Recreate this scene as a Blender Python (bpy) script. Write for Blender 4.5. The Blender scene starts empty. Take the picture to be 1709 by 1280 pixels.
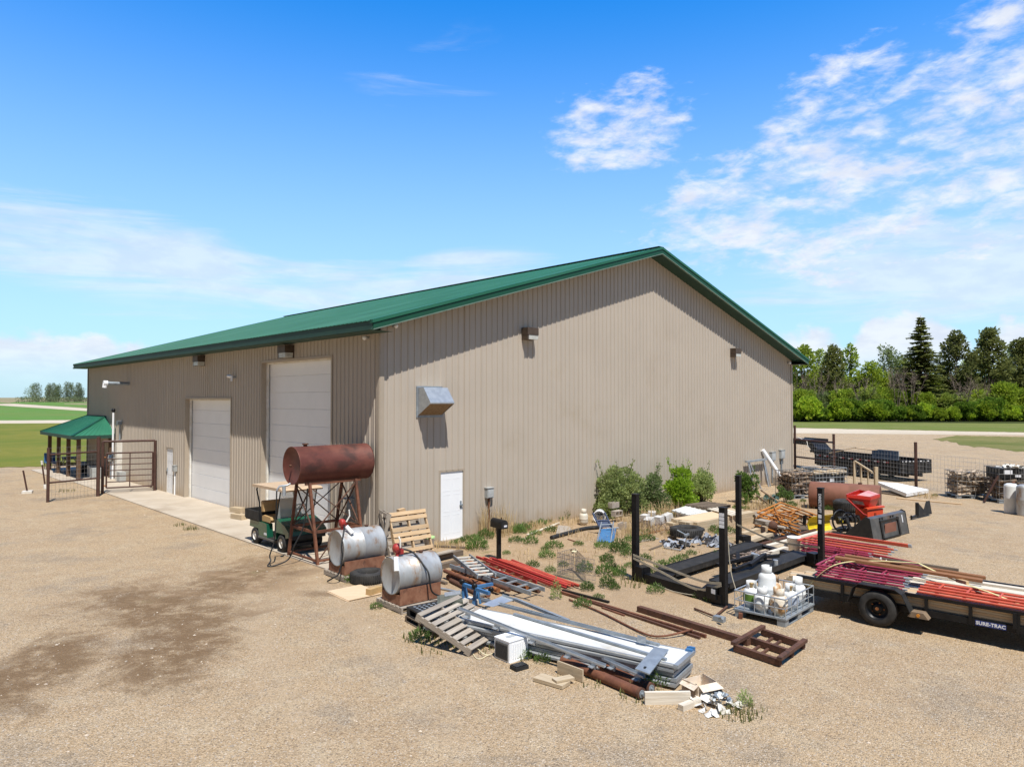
import bpy, math, random
from mathutils import Vector, Matrix, noise
from math import sin, cos, pi, radians, sqrt, atan2
random.seed(7)
SC = bpy.context.scene
COL = SC.collection
# ------------------------------------------------------------------ camera, sun, sky, exposure
FPX, PIT, HC = 1178.5, 0.02306, 4.15
cam = bpy.data.cameras.new('camera'); cam.sensor_width = 36; cam.lens = FPX / 1709 * 36
cam.clip_end = 20000; cam.clip_start = 0.1
camo = bpy.data.objects.new('camera', cam); COL.objects.link(camo)
camo.location = (0, 0, HC); camo.rotation_euler = (pi / 2 + PIT, 0, 0)
SC.camera = camo
SUN_EL, SUN_AZ = radians(62.5), radians(160.0)
sl = bpy.data.lights.new('sun', 'SUN'); sl.energy = 5.0; sl.angle = radians(0.5); sl.color = (1, 0.955, 0.89)
so = bpy.data.objects.new('sun', sl); COL.objects.link(so)
sdir = Vector((sin(SUN_AZ) * cos(SUN_EL), cos(SUN_AZ) * cos(SUN_EL), sin(SUN_EL)))
so.rotation_euler = sdir.to_track_quat('Z', 'Y').to_euler(); so.location = (10, -20, 40)
SC.view_settings.view_transform = 'Standard'; SC.view_settings.look = 'None'
SC.view_settings.exposure = 0.27; SC.view_settings.gamma = 1

def nd(nt, typ, **kw):
    n = nt.nodes.new('ShaderNode' + typ)
    for k, v in kw.items():
        if k in ('operation', 'blend_type', 'data_type', 'sky_type', 'sun_disc', 'sun_elevation', 'sun_rotation', 'feature',
                 'noise_dimensions', 'interpolation_type', 'air_density', 'dust_density', 'ozone_density', 'altitude', 'distance', 'clamp', 'vector_type', 'normalize'):
            setattr(n, k, v)
    return n
def lk(nt, a, b): nt.links.new(a, b)
def mth(nt, op, a, b=None, c=None, clamp=False):
    n = nt.nodes.new('ShaderNodeMath'); n.operation = op; n.use_clamp = clamp
    for i, x in enumerate((a, b, c)):
        if x is None: continue
        if isinstance(x, (int, float)): n.inputs[i].default_value = x
        else: nt.links.new(x, n.inputs[i])
    return n.outputs[0]
def sstep(nt, x, a, b):
    n = nt.nodes.new('ShaderNodeMapRange'); n.interpolation_type = 'SMOOTHSTEP'
    nt.links.new(x, n.inputs[0]); n.inputs[1].default_value = a; n.inputs[2].default_value = b
    return n.outputs[0]
def mixc(nt, f, a, b, mode='MIX'):
    n = nt.nodes.new('ShaderNodeMix'); n.data_type = 'RGBA'; n.blend_type = mode
    for i, x in ((0, f), (6, a), (7, b)):
        if isinstance(x, (int, float)): n.inputs[i].default_value = x
        elif isinstance(x, (tuple, list)): n.inputs[i].default_value = (*x[:3], 1)
        else: nt.links.new(x, n.inputs[i])
    return n.outputs[2]
def noi(nt, vec, scale, detail=4, rough=.55, dist=0, out=0):
    n = nt.nodes.new('ShaderNodeTexNoise'); n.inputs['Scale'].default_value = scale; n.inputs['Detail'].default_value = detail
    n.inputs['Roughness'].default_value = rough; n.inputs['Distortion'].default_value = dist
    nt.links.new(vec, n.inputs['Vector']); return n.outputs[out]
def mapv(nt, vec, loc=(0, 0, 0), rot=(0, 0, 0), sc=(1, 1, 1)):
    n = nt.nodes.new('ShaderNodeMapping'); n.inputs[1].default_value = loc; n.inputs[2].default_value = rot; n.inputs[3].default_value = sc
    nt.links.new(vec, n.inputs[0]); return n.outputs[0]

W = bpy.data.worlds.new('World'); SC.world = W; W.use_nodes = True
nt = W.node_tree; nt.nodes.clear()
wo = nt.nodes.new('ShaderNodeOutputWorld'); bg = nt.nodes.new('ShaderNodeBackground'); lk(nt, bg.outputs[0], wo.inputs[0])
sky = nt.nodes.new('ShaderNodeTexSky'); sky.sky_type = 'NISHITA'; sky.sun_disc = False
sky.sun_elevation = SUN_EL; sky.sun_rotation = SUN_AZ; sky.air_density = 1.0; sky.dust_density = 0.6; sky.ozone_density = 2.0
SKY_STRENGTH = 0.075
bg.inputs[1].default_value = SKY_STRENGTH
tc = nt.nodes.new('ShaderNodeTexCoord'); sp = nt.nodes.new('ShaderNodeSeparateXYZ'); lk(nt, tc.outputs['Generated'], sp.inputs[0])
az = mth(nt, 'ARCTAN2', sp.outputs[0], sp.outputs[1]); el = mth(nt, 'ARCSINE', sp.outputs[2])
azd = mth(nt, 'MULTIPLY', az, 180 / pi); eld = mth(nt, 'MULTIPLY', el, 180 / pi)
hs = nt.nodes.new('ShaderNodeHueSaturation'); hs.inputs['Saturation'].default_value = 1.35; hs.inputs['Value'].default_value = 2.3; hs.inputs['Hue'].default_value = 0.5
lk(nt, sky.outputs[0], hs.inputs['Color'])
skyc = mixc(nt, 1.0, hs.outputs[0], (.19, 1.03, 1.36), 'MULTIPLY')
cv = nt.nodes.new('ShaderNodeCombineXYZ'); lk(nt, azd, cv.inputs[0]); lk(nt, eld, cv.inputs[1])
v0 = cv.outputs[0]
# cloud density fields live in direction space (degrees of azimuth, elevation)
n1 = noi(nt, mapv(nt, v0, rot=(0, 0, radians(-30)), sc=(0.10, 0.30, 1)), 1.0, 6, .62, .5)
n2 = noi(nt, mapv(nt, v0, rot=(0, 0, radians(-38)), sc=(0.26, 0.62, 1)), 1.0, 6, .6, .3)
n5 = noi(nt, mapv(nt, v0, rot=(0, 0, radians(-35)), sc=(0.6, 1.5, 1)), 1.0, 5, .6, .3)
alt = mth(nt, 'ADD', mth(nt, 'ADD', mth(nt, 'MULTIPLY', n1, .30), mth(nt, 'MULTIPLY', n2, .46)), mth(nt, 'MULTIPLY', n5, .24))
def gauss(cx, cy, rx, ry, rot=0):
    m = mapv(nt, v0, loc=(-cx, -cy, 0))
    m = mapv(nt, m, rot=(0, 0, radians(-rot)))
    m = mapv(nt, m, sc=(1 / rx, 1 / ry, 1))
    n = nt.nodes.new('ShaderNodeVectorMath'); n.operation = 'LENGTH'; lk(nt, m, n.inputs[0])
    return sstep(nt, n.outputs['Value'], 1.25, 0.25)
def addm(*xs):
    r = xs[0]
    for x in xs[1:]: r = mth(nt, 'MAXIMUM', r, x)
    return r
m_alt = addm(gauss(37, 17.5, 25, 11.5, 12), gauss(21, 15, 15, 6.5, 8), gauss(29, 12, 17, 5.5, 5), mth(nt, 'MULTIPLY', gauss(9, 21, 9, 4.8, 5), .88),
             mth(nt, 'MULTIPLY', gauss(25, 21, 9, 5, 25), .8), mth(nt, 'MULTIPLY', gauss(40, 28, 6, 2.5, 20), .7))
thr = mth(nt, 'SUBTRACT', alt, mth(nt, 'SUBTRACT', .71, mth(nt, 'MULTIPLY', mth(nt, 'MINIMUM', m_alt, .82), .315)))
c_alt = mth(nt, 'MULTIPLY', sstep(nt, thr, -.05, .16), sstep(nt, m_alt, 0, .25))
# thin high cloud, low band
n3 = noi(nt, mapv(nt, v0, rot=(0, 0, radians(8)), sc=(0.05, 0.35, 1)), 1.0, 6, .62, .6)
m_low = addm(mth(nt, 'MULTIPLY', gauss(-30, 10, 20, 5, -8), 1.0), mth(nt, 'MULTIPLY', gauss(-3, 10.3, 9, 2.2, 3), 1.0),
             mth(nt, 'MULTIPLY', gauss(31, 9.0, 17, 4.5, 0), 1.25), mth(nt, 'MULTIPLY', gauss(-14, 8.5, 16, 3.5, 0), .9), mth(nt, 'MULTIPLY', gauss(-6, 24, 9, 5, 0), .35))
thr3 = mth(nt, 'SUBTRACT', n3, mth(nt, 'SUBTRACT', .72, mth(nt, 'MULTIPLY', m_low, .35)))
c_low = mth(nt, 'MULTIPLY', mth(nt, 'MULTIPLY', sstep(nt, thr3, -.08, .22), sstep(nt, m_low, 0, .4)), .62)
# cumulus heads near the horizon
n4 = noi(nt, mapv(nt, v0, sc=(0.45, 0.6, 1)), 1.0, 5, .55, .3)
top = mth(nt, 'ADD', mth(nt, 'MULTIPLY', n4, 3.2), addm(mth(nt, 'MULTIPLY', gauss(29, 4, 5, 9), 5.0), mth(nt, 'MULTIPLY', gauss(22.5, 4, 4.5, 9), 3.9), mth(nt, 'MULTIPLY', gauss(36, 4, 3.5, 9), 4.2), mth(nt, 'MULTIPLY', gauss(-36, 4, 14, 9), 3.2)))
c_cum = mth(nt, 'MULTIPLY', sstep(nt, mth(nt, 'SUBTRACT', top, eld), -.1, 1.0), sstep(nt, eld, 0.0, 4.2))
c_cum = mth(nt, 'MULTIPLY', c_cum, .92)
allc = mth(nt, 'MAXIMUM', mth(nt, 'MAXIMUM', c_alt, c_low), c_cum)
shade = noi(nt, mapv(nt, v0, loc=(3, 1, 0), sc=(0.3, 0.7, 1)), 1.0, 4, .6, .2)
cw = mixc(nt, sstep(nt, shade, .35, .65), (8.6, 9.1, 10.4), (10.2, 10.6, 11.2))
haze = mth(nt, 'MULTIPLY', sstep(nt, eld, 33, -3), .85)
hz = mixc(nt, haze, skyc, (7.4, 8.7, 10.2))
fin = mixc(nt, mth(nt, 'MULTIPLY', allc, .93), hz, cw)
# sky darkened outside the view, most to the left, to cut wall fill
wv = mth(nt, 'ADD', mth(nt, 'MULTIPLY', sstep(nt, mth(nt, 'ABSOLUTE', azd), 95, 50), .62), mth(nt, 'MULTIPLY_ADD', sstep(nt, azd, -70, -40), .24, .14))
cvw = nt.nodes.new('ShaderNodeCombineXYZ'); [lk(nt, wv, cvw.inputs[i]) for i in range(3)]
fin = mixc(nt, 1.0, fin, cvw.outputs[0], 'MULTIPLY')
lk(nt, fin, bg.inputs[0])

# ------------------------------------------------------------------ geometry helpers
C0 = Vector((-3.611, 19.287, 0)); TH = radians(43.75)
U = Vector((cos(TH), sin(TH), 0)); V = Vector((-sin(TH), cos(TH), 0)); Z = Vector((0, 0, 1))
def B(u, v, z=0): return C0 + U * u + V * v + Z * z
def hgt(x, y):
    r = sqrt(x * x + y * y)
    if r < 160: return 0.0
    if r < 480: t = (r - 160) / 320; return 2.9 * t * t * (3 - 2 * t) * .9 + .29 * t
    if r < 1500: t = (r - 480) / 1020; return 2.9 + 4.6 * sin(t * pi / 2)
    return 7.5
def ray(px, py):
    a = (px - 854.5) / FPX; b = -(py - 640) / FPX
    return Vector((a, cos(PIT) - b * sin(PIT), sin(PIT) + b * cos(PIT)))
def at(px, py, z=0.0):
    d = ray(px, py); t = (z - HC) / d.z
    return Vector((d.x * t, d.y * t, z))
def ground_at(px, py, off=0.0, tmax=2500):
    d = ray(px, py); t = 5.0
    while t < tmax:
        p = d * t
        if HC + p.z < hgt(p.x, p.y): break
        t *= 1.004
    p = d * min(t, tmax)
    return Vector((p.x, p.y, hgt(p.x, p.y) + off))

class MB:
    def __init__(s): s.v = []; s.f = []; s.uv = []; s.sm = []
    def add(s, vs, fs, uvs=None, smooth=False):
        n = len(s.v); s.v += [Vector(p) for p in vs]
        for i, f in enumerate(fs):
            s.f.append([n + k for k in f]); s.sm.append(smooth)
            s.uv.append(uvs[i] if uvs else [(vs[k][0] + vs[k][2], vs[k][1] + vs[k][2]) for k in f])
        return s
    def bar(s, a, b, w, h, up=(0, 0, 1), taper=1.0):
        a = Vector(a); b = Vector(b); d = b - a; L = d.length
        if L < 1e-6: return s
        x = d / L; up = Vector(up)
        if abs(x.dot(up)) > .999: up = Vector((1, 0, 0)) if abs(x.x) < .9 else Vector((0, 1, 0))
        y = up.cross(x).normalized(); z = x.cross(y)
        vs = []
        for (p, k) in ((a, 1), (b, taper)):
            for (i, j) in ((-1, -1), (1, -1), (1, 1), (-1, 1)): vs.append(p + y * (w / 2 * i * k) + z * (h / 2 * j * k))
        o = random.random() * 20; q = random.random() * 20
        fs = [(0, 3, 2, 1), (4, 5, 6, 7), (0, 1, 5, 4), (1, 2, 6, 5), (2, 3, 7, 6), (3, 0, 4, 7)]
        uv = [[(o, q), (o, q + h), (o + .02, q + h), (o + .02, q)], [(o, q), (o, q + h), (o + .02, q + h), (o + .02, q)]]
        acc = 0
        for k, wd in enumerate((w, h, w, h)):
            uv.append([(o, q + acc), (o, q + acc + wd), (o + L, q + acc + wd), (o + L, q + acc)]); acc += wd
        return s.add(vs, fs, uv)
    def box(s, c, sz, rz=0.0):
        c = Vector(c); d = Vector((cos(rz), sin(rz), 0)) * (sz[0] / 2)
        return s.bar(c - d, c + d, sz[1], sz[2])
    def tube(s, a, b, r, n=8, r2=None, caps=True, smooth=True):
        return s.path([a, b], r, n, r2, caps, smooth)
    def path(s, pts, r, n=8, r2=None, caps=True, smooth=True):
        pts = [Vector(p) for p in pts]; m = len(pts); r2 = r if r2 is None else r2
        vs = []; prev = None; ln = 0; lens = []
        for i, p in enumerate(pts):
            if i: ln += (p - pts[i - 1]).length
            lens.append(ln)
            d = (pts[min(i + 1, m - 1)] - pts[max(i - 1, 0)])
            d = d.normalized() if d.length > 1e-9 else Vector((0, 0, 1))
            if prev is None:
                y = d.cross(Vector((0, 0, 1)));
                if y.length < 1e-3: y = d.cross(Vector((1, 0, 0)))
            else: y = prev - d * prev.dot(d)
            y.normalize(); prev = y; z = d.cross(y)
            rr = r + (r2 - r) * i / (m - 1)
            for k in range(n): t = 2 * pi * k / n; vs.append(p + (y * cos(t) + z * sin(t)) * rr)
        fs = []; uv = []; o = random.random() * 20
        for i in range(m - 1):
            for k in range(n):
                k2 = (k + 1) % n; fs.append((i * n + k, i * n + k2, (i + 1) * n + k2, (i + 1) * n + k))
                c0 = k / n * 2 * pi * r; c1 = (k + 1) / n * 2 * pi * r
                uv.append([(o + lens[i], c0), (o + lens[i], c1), (o + lens[i + 1], c1), (o + lens[i + 1], c0)])
        s.add(vs, fs, uv, smooth)
        if caps:
            s.add([vs[k] for k in range(n)][::-1], [tuple(range(n))]); s.add(vs[-n:], [tuple(range(n))])
        return s
    def lathe(s, prof, M=None, n=20, smooth=True):
        M = M or Matrix(); vs = []; fs = []; m = len(prof); uv = []
        for (r, z) in prof:
            for k in range(n): t = 2 * pi * k / n; vs.append(M @ Vector((r * cos(t), r * sin(t), z)))
        acc = [0]
        for i in range(m - 1): acc.append(acc[-1] + sqrt((prof[i + 1][0] - prof[i][0]) ** 2 + (prof[i + 1][1] - prof[i][1]) ** 2))
        R = max(p[0] for p in prof)
        for i in range(m - 1):
            for k in range(n):
                k2 = (k + 1) % n; fs.append((i * n + k, i * n + k2, (i + 1) * n + k2, (i + 1) * n + k))
                uv.append([(acc[i], k / n * 6.28 * R), (acc[i], (k + 1) / n * 6.28 * R), (acc[i + 1], (k + 1) / n * 6.28 * R), (acc[i + 1], k / n * 6.28 * R)])
        return s.add(vs, fs, uv, smooth)
    def prism(s, poly, a, b, M=None):
        """poly [(x,z)] extruded along local y from a to b"""
        M = M or Matrix(); n = len(poly)
        vs = [M @ Vector((x, a, z)) for x, z in poly] + [M @ Vector((x, b, z)) for x, z in poly]
        fs = [tuple(range(n))[::-1], tuple(range(n, 2 * n))] + [(i, (i + 1) % n, n + (i + 1) % n, n + i) for i in range(n)]
        return s.add(vs, fs)
    def face(s, pts): return s.add(pts, [tuple(range(len(pts)))])
    def sheet(s, pts, t):
        """thin solid from a planar polygon, thickness t downwards along its normal"""
        pts = [Vector(p) for p in pts]; n = len(pts); nn = (pts[1] - pts[0]).cross(pts[2] - pts[0]).normalized()
        vs = pts + [p - nn * t for p in pts]
        fs = [tuple(range(n)), tuple(range(n, 2 * n))[::-1]] + [(i, n + i, n + (i + 1) % n, (i + 1) % n) for i in range(n)]
        return s.add(vs, fs)
    def build(s, name, mat, parent=None, world=False, M=None):
        me = bpy.data.meshes.new(name); vs = s.v
        o = bpy.data.objects.new(name, me); COL.objects.link(o)
        if parent is not None:
            o.parent = parent
            if world:
                Mw = parent.matrix_basis.copy(); q = parent.parent
                while q: Mw = q.matrix_basis @ Mw; q = q.parent
                I = Mw.inverted(); vs = [I @ p for p in vs]
        elif world:
            lo = Vector((sum(p.x for p in vs) / len(vs), sum(p.y for p in vs) / len(vs), min(p.z for p in vs)))
            vs = [p - lo for p in vs]; o.matrix_basis = Matrix.Translation(lo)
        elif M is not None: o.matrix_basis = M
        me.from_pydata([tuple(p) for p in vs], [], s.f)
        ul = me.uv_layers.new(name='UVMap'); flat = [c for f in s.uv for p in f for c in p]
        if len(flat) == 2 * len(me.loops): ul.data.foreach_set('uv', flat)
        me.polygons.foreach_set('use_smooth', s.sm)
        if mat: me.materials.append(mat)
        me.update(); return o
def tag(o, label=None, cat=None, group=None, kind=None):
    for k, x in (('label', label), ('category', cat), ('group', group), ('kind', kind)):
        if x: o[k] = x
    return o
def E(name, label, cat, M=None, group=None):
    o = bpy.data.objects.new(name, None); COL.objects.link(o); o.empty_display_size = .2
    if isinstance(M, Vector): M = Matrix.Translation(M)
    o.matrix_basis = M if M is not None else Matrix()
    return tag(o, label, cat, group)
def S(mb, name, mat, label, cat, group=None, M=None, kind=None):
    return tag(mb.build(name, mat, None, M is None, M), label, cat, group, kind)
def FR(o, rz=0.0): return Matrix.Translation(Vector(o)) @ Matrix.Rotation(rz, 4, 'Z')
def fr2(o, px):
    o = Vector(o); d = Vector(px) - o; return FR(o, atan2(d.y, d.x))
def FX(o, x, y):
    """frame with x axis along x, y in the plane of x and y"""
    x = Vector(x).normalized(); z = x.cross(Vector(y)).normalized(); y = z.cross(x)
    return Matrix(((x.x, y.x, z.x, o[0]), (x.y, y.y, z.y, o[1]), (x.z, y.z, z.z, o[2]), (0, 0, 0, 1)))
def copy_tree(o, M, label=None, parent=None):
    c = o.copy(); COL.objects.link(c)
    if parent is None:
        c.matrix_basis = M
        if label: c['label'] = label
    else: c.parent = parent
    for ch in list(o.children): copy_tree(ch, None, None, c)
    return c

# ------------------------------------------------------------------ materials
MATS = {}
def newmat(name):
    m = bpy.data.materials.new(name); m.use_nodes = True; nt = m.node_tree
    return m, nt, nt.nodes['Principled BSDF']
def pm(name, c1, c2=None, scale=6, rough=.6, metal=0.0, bump=0.0, bscale=None, isl=0.0, coords='Object', sc=(1, 1, 1), lo=.35, hi=.65,
       c3=None, s3=3, t3=(.55, .68), spec=.4, detail=6, trans=0.0, coat=0.0):
    m, nt, b = newmat(name); MATS[name] = m
    tcn = nt.nodes.new('ShaderNodeTexCoord'); vec = mapv(nt, tcn.outputs[coords], sc=sc)
    col = None
    if c2 is None: c2 = tuple(x * .8 for x in c1)
    n = noi(nt, vec, scale, detail, .6)
    col = mixc(nt, sstep(nt, n, lo, hi), c1, c2)
    if c3:
        k = noi(nt, mapv(nt, vec, loc=(5, 3, 1)), s3, 6, .62)
        col = mixc(nt, sstep(nt, k, *t3), col, c3)
    if isl:
        g = nt.nodes.new('ShaderNodeNewGeometry')
        r = mth(nt, 'MULTIPLY_ADD', g.outputs['Random Per Island'], 2 * isl, 1 - isl)
        cb = nt.nodes.new('ShaderNodeCombineXYZ'); [lk(nt, r, cb.inputs[i]) for i in range(3)]
        col = mixc(nt, 1.0, col, cb.outputs[0], 'MULTIPLY')
    lk(nt, col, b.inputs['Base Color'])
    b.inputs['Roughness'].default_value = rough; b.inputs['Metallic'].default_value = metal
    b.inputs['Specular IOR Level'].default_value = spec
    if coat: b.inputs['Coat Weight'].default_value = coat; b.inputs['Coat Roughness'].default_value = .15
    if trans: b.inputs['Transmission Weight'].default_value = trans
    if bump:
        bn = nt.nodes.new('ShaderNodeBump'); bn.inputs['Strength'].default_value = bump; bn.inputs['Distance'].default_value = .02
        lk(nt, noi(nt, vec, bscale or scale * 4, 4), bn.inputs['Height']); lk(nt, bn.outputs[0], b.inputs['Normal'])
    return m
def leafmat(name, c1, c2, c3, clump=1.2):
    m, nt, b = newmat(name); MATS[name] = m
    g = nt.nodes.new('ShaderNodeNewGeometry'); oi = nt.nodes.new('ShaderNodeObjectInfo')
    tcn = nt.nodes.new('ShaderNodeTexCoord')
    n = noi(nt, tcn.outputs['Object'], clump, 3)
    col = mixc(nt, sstep(nt, n, .35, .65), c1, c2)
    col = mixc(nt, mth(nt, 'MULTIPLY', g.outputs['Random Per Island'], .6), col, c3)
    r = mth(nt, 'MULTIPLY_ADD', oi.outputs['Random'], .5, .75)
    cb = nt.nodes.new('ShaderNodeCombineXYZ'); [lk(nt, r, cb.inputs[i]) for i in range(3)]
    col = mixc(nt, 1.0, col, cb.outputs[0], 'MULTIPLY')
    lk(nt, col, b.inputs['Base Color']); b.inputs['Roughness'].default_value = .6; b.inputs['Specular IOR Level'].default_value = .25
    tr = nt.nodes.new('ShaderNodeBsdfTranslucent'); lk(nt, col, tr.inputs[0])
    mx = nt.nodes.new('ShaderNodeMixShader'); mx.inputs[0].default_value = .48
    lk(nt, b.outputs[0], mx.inputs[1]); lk(nt, tr.outputs[0], mx.inputs[2])
    lk(nt, mx.outputs[0], nt.nodes['Material Output'].inputs[0])
    return m
m_wall = pm('taupe_steel', (.46, .40, .33), (.44, .382, .315), .6, .45, 0, .03, 1.2, spec=.35, c3=(.395, .33, .25), s3=.35, t3=(.55, .8))
def splash(m):
    nt = m.node_tree; b = nt.nodes['Principled BSDF']; old = b.inputs['Base Color'].links[0].from_socket
    t = nt.nodes.new('ShaderNodeTexCoord'); sx = nt.nodes.new('ShaderNodeSeparateXYZ'); lk(nt, t.outputs['Object'], sx.inputs[0])
    n = noi(nt, mapv(nt, t.outputs['Object'], sc=(1.6, 1.6, .8)), 1.5, 6, .75)
    f = sstep(nt, mth(nt, 'ADD', sx.outputs[2], mth(nt, 'MULTIPLY', n, -1.3)), .05, -.75)
    st = noi(nt, mapv(nt, t.outputs['Object'], sc=(5, 5, .12)), 1, 4, .6)
    c = mixc(nt, mth(nt, 'MULTIPLY', sstep(nt, st, .52, .75), .14), old, (.33, .275, .21))
    fr = mth(nt, 'FRACT', mth(nt, 'DIVIDE', mth(nt, 'ADD', sx.outputs[0], sx.outputs[1]), .9144))
    c = mixc(nt, mth(nt, 'MULTIPLY', mth(nt, 'LESS_THAN', fr, .022), .24), c, (.2, .165, .125))
    lk(nt, mixc(nt, mth(nt, 'MULTIPLY', f, .75), c, (.36, .265, .17)), b.inputs['Base Color'])
splash(m_wall)
m_trim = pm('taupe_trim', (.40, .335, .26), (.375, .315, .245), 2, .5)
m_green = pm('green_roof_steel', (.012, .098, .056), (.018, .122, .07), .7, .5, 0, spec=.3, c3=(.032, .145, .092), s3=.45, t3=(.45, .75), sc=(.35, 1, 1))
m_greent = pm('green_trim', (.010, .075, .042), (.012, .068, .04), 2, .5, spec=.3)
m_soffit = pm('dark_green_soffit', (.02, .06, .045), (.025, .07, .05), 3, .6)
m_white = pm('white_paint', (.86, .87, .88), (.83, .84, .85), 1.5, .4, spec=.4)
m_whited = pm('dirty_white', (.74, .72, .67), (.62, .58, .5), 3, .6, c3=(.45, .38, .28), s3=5, t3=(.62, .8))
m_conc = pm('concrete', (.50, .43, .34), (.44, .37, .285), .8, .85, 0, .15, 30, c3=(.36, .29, .215), s3=.5, t3=(.5, .72))
m_lampb = pm('bronze_metal', (.07, .05, .035), (.10, .07, .05), 8, .5, .2)
m_lens = pm('frosted_lens', (.55, .55, .5), (.42, .42, .38), 12, .25)
m_galv = pm('galvanised', (.47, .50, .52), (.38, .41, .44), 7, .42, .55, spec=.5, isl=.12)
m_galvd = pm('dull_galvanised', (.32, .36, .39), (.25, .28, .31), 6, .5, .4, c3=(.42, .45, .47), s3=3)
m_rust = pm('rust', (.13, .05, .028), (.21, .085, .045), 5, .8, .1, .25, 40, c3=(.06, .03, .022), s3=2.5, t3=(.5, .7), isl=.12)
m_rustd = pm('dark_rust', (.085, .04, .026), (.13, .06, .035), 6, .8, .1, .25, 40, c3=(.05, .028, .02), s3=3, isl=.15)
m_rusto = pm('orange_rust', (.36, .14, .045), (.22, .08, .03), 5, .8, .1, .2, 40, c3=(.12, .055, .03), s3=4, isl=.2)
m_rtank = pm('red_oxide_tank', (.125, .038, .028), (.165, .058, .04), 2.2, .62, .15, .12, 30, c3=(.065, .028, .022), s3=1.6, t3=(.48, .68), sc=(1, .6, 1.6))
m_rtank2 = pm('brown_rust_tank', (.24, .10, .065), (.185, .08, .05), 2, .75, .1, .12, 30, c3=(.12, .055, .038), s3=1.5, t3=(.5, .7))
m_stank = pm('silver_tank', (.46, .465, .46), (.35, .355, .35), 2.6, .5, .3, .08, 25, c3=(.27, .14, .055), s3=2.3, t3=(.50, .66), sc=(1.3, 1, .55))
m_skid = pm('rusty_skid', (.19, .075, .04), (.27, .13, .075), 4, .8, 0, .2, 40, c3=(.10, .045, .028), s3=5, sc=(1.4, 1.4, 1))
m_red = pm('red_paint', (.42, .04, .03), (.35, .03, .028), 6, .5, c3=(.2, .06, .04), s3=7, t3=(.55, .75), isl=.2)
m_redo = pm('orange_red_paint', (.55, .10, .055), (.46, .075, .045), 5, .5, c3=(.26, .085, .05), s3=6, t3=(.55, .75), isl=.22)
m_maroon = pm('maroon_paint', (.25, .025, .055), (.32, .045, .085), 5, .5, isl=.25, c3=(.2, .07, .06), s3=6, t3=(.58, .78))
m_black = pm('black_paint', (.008, .008, .009), (.013, .013, .014), 6, .4, spec=.25)
m_blackd = pm('dusty_black', (.02, .02, .02), (.032, .031, .03), 5, .6, spec=.25, c3=(.06, .055, .048), s3=3, t3=(.55, .75))
m_rubber = pm('rubber', (.022, .021, .02), (.04, .037, .034), 7, .8, 0, .15, 50, c3=(.07, .062, .052), s3=3, t3=(.58, .75))
m_dkgreen = pm('cart_green', (.008, .075, .042), (.01, .085, .05), 3, .22, spec=.6, coat=.4)
m_tan = pm('tan_vinyl', (.50, .33, .15), (.44, .29, .13), 5, .55)
m_tanp = pm('tan_plastic', (.58, .43, .29), (.52, .385, .26), 4, .5)
m_blue = pm('blue_paint', (.04, .135, .30), (.05, .165, .34), 5, .5, c3=(.09, .15, .23), s3=5, isl=.12)
m_yellow = pm('yellow_paint', (.72, .56, .02), (.65, .48, .02), 6, .45, c3=(.4, .25, .05), s3=6, t3=(.65, .8))
m_orange = pm('orange_scaffold', (.52, .20, .03), (.40, .15, .03), 5, .55, c3=(.16, .07, .03), s3=4, t3=(.52, .7), isl=.2)
def woodmat(name, a, b, c, isl=.18):
    return pm(name, a, b, 1, .8, 0, .25, 3, isl=isl, coords='UV', sc=(1.6, 28, 1), c3=c, s3=.6, t3=(.52, .75), detail=5, spec=.2)
m_wood = woodmat('new_wood', (.56, .40, .24), (.47, .32, .18), (.40, .28, .17))
m_ply = woodmat('pale_plywood', (.66, .50, .33), (.60, .44, .28), (.55, .4, .26), .05)
m_woodg = woodmat('grey_wood', (.36, .31, .25), (.27, .23, .19), (.44, .38, .3))
m_woodd = woodmat('dark_weathered_wood', (.12, .09, .065), (.18, .14, .105), (.075, .058, .045))
m_woodl = woodmat('pale_lumber', (.50, .40, .27), (.41, .32, .21), (.54, .46, .35))
m_woodw = woodmat('bleached_lumber', (.66, .60, .50), (.58, .51, .41), (.5, .42, .31), .1)
m_woodb = woodmat('brown_plank', (.22, .10, .045), (.28, .13, .06), (.17, .08, .04))
m_post = woodmat('brown_post', (.10, .062, .04), (.13, .08, .05), (.075, .048, .034))
m_glass, _nt, _b = newmat('clear_plastic'); _b.inputs['Base Color'].default_value = (.75, .78, .76, 1); _b.inputs['Roughness'].default_value = .15; _b.inputs['Alpha'].default_value = .38
m_hose = pm('black_hose', (.012, .012, .012), (.02, .02, .02), 5, .5)
m_cream = pm('cream_plastic', (.72, .64, .42), (.66, .58, .38), 5, .5)
m_strap = pm('faded_strap', (.50, .45, .34), (.42, .37, .28), 9, .8, isl=.05)
m_strapy = pm('yellow_strap', (.66, .56, .26), (.58, .5, .24), 9, .8)
m_grill = pm('grey_grille', (.11, .105, .10), (.14, .135, .125), 30, .6)
m_label = pm('paper_label', (.75, .76, .78), (.68, .69, .72), 5, .6)
m_bluel = pm('blue_decal', (.03, .05, .2), (.035, .06, .22), 5, .5)
m_gbox = pm('grey_utility_box', (.40, .41, .40), (.36, .37, .36), 5, .5)
m_card = pm('torn_cardboard', (.62, .50, .38), (.70, .60, .48), 6, .85, c3=(.4, .3, .2), s3=4, isl=.2)
m_bag = pm('white_bag', (.76, .74, .70), (.66, .62, .56), 5, .6, isl=.08, bump=.4, bscale=9)
m_tarp = pm('grey_tarp', (.36, .38, .42), (.24, .26, .3), 5, .5, isl=.1)
m_foam = pm('white_foam', (.82, .83, .83), (.78, .79, .79), 3, .8)
m_cmu = pm('concrete_block', (.40, .34, .28), (.33, .28, .23), 8, .9, 0, .3, 60)
m_log = pm('split_log', (.42, .33, .24), (.26, .20, .15), 6, .9, isl=.4, c3=(.60, .50, .38), s3=5)
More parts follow.
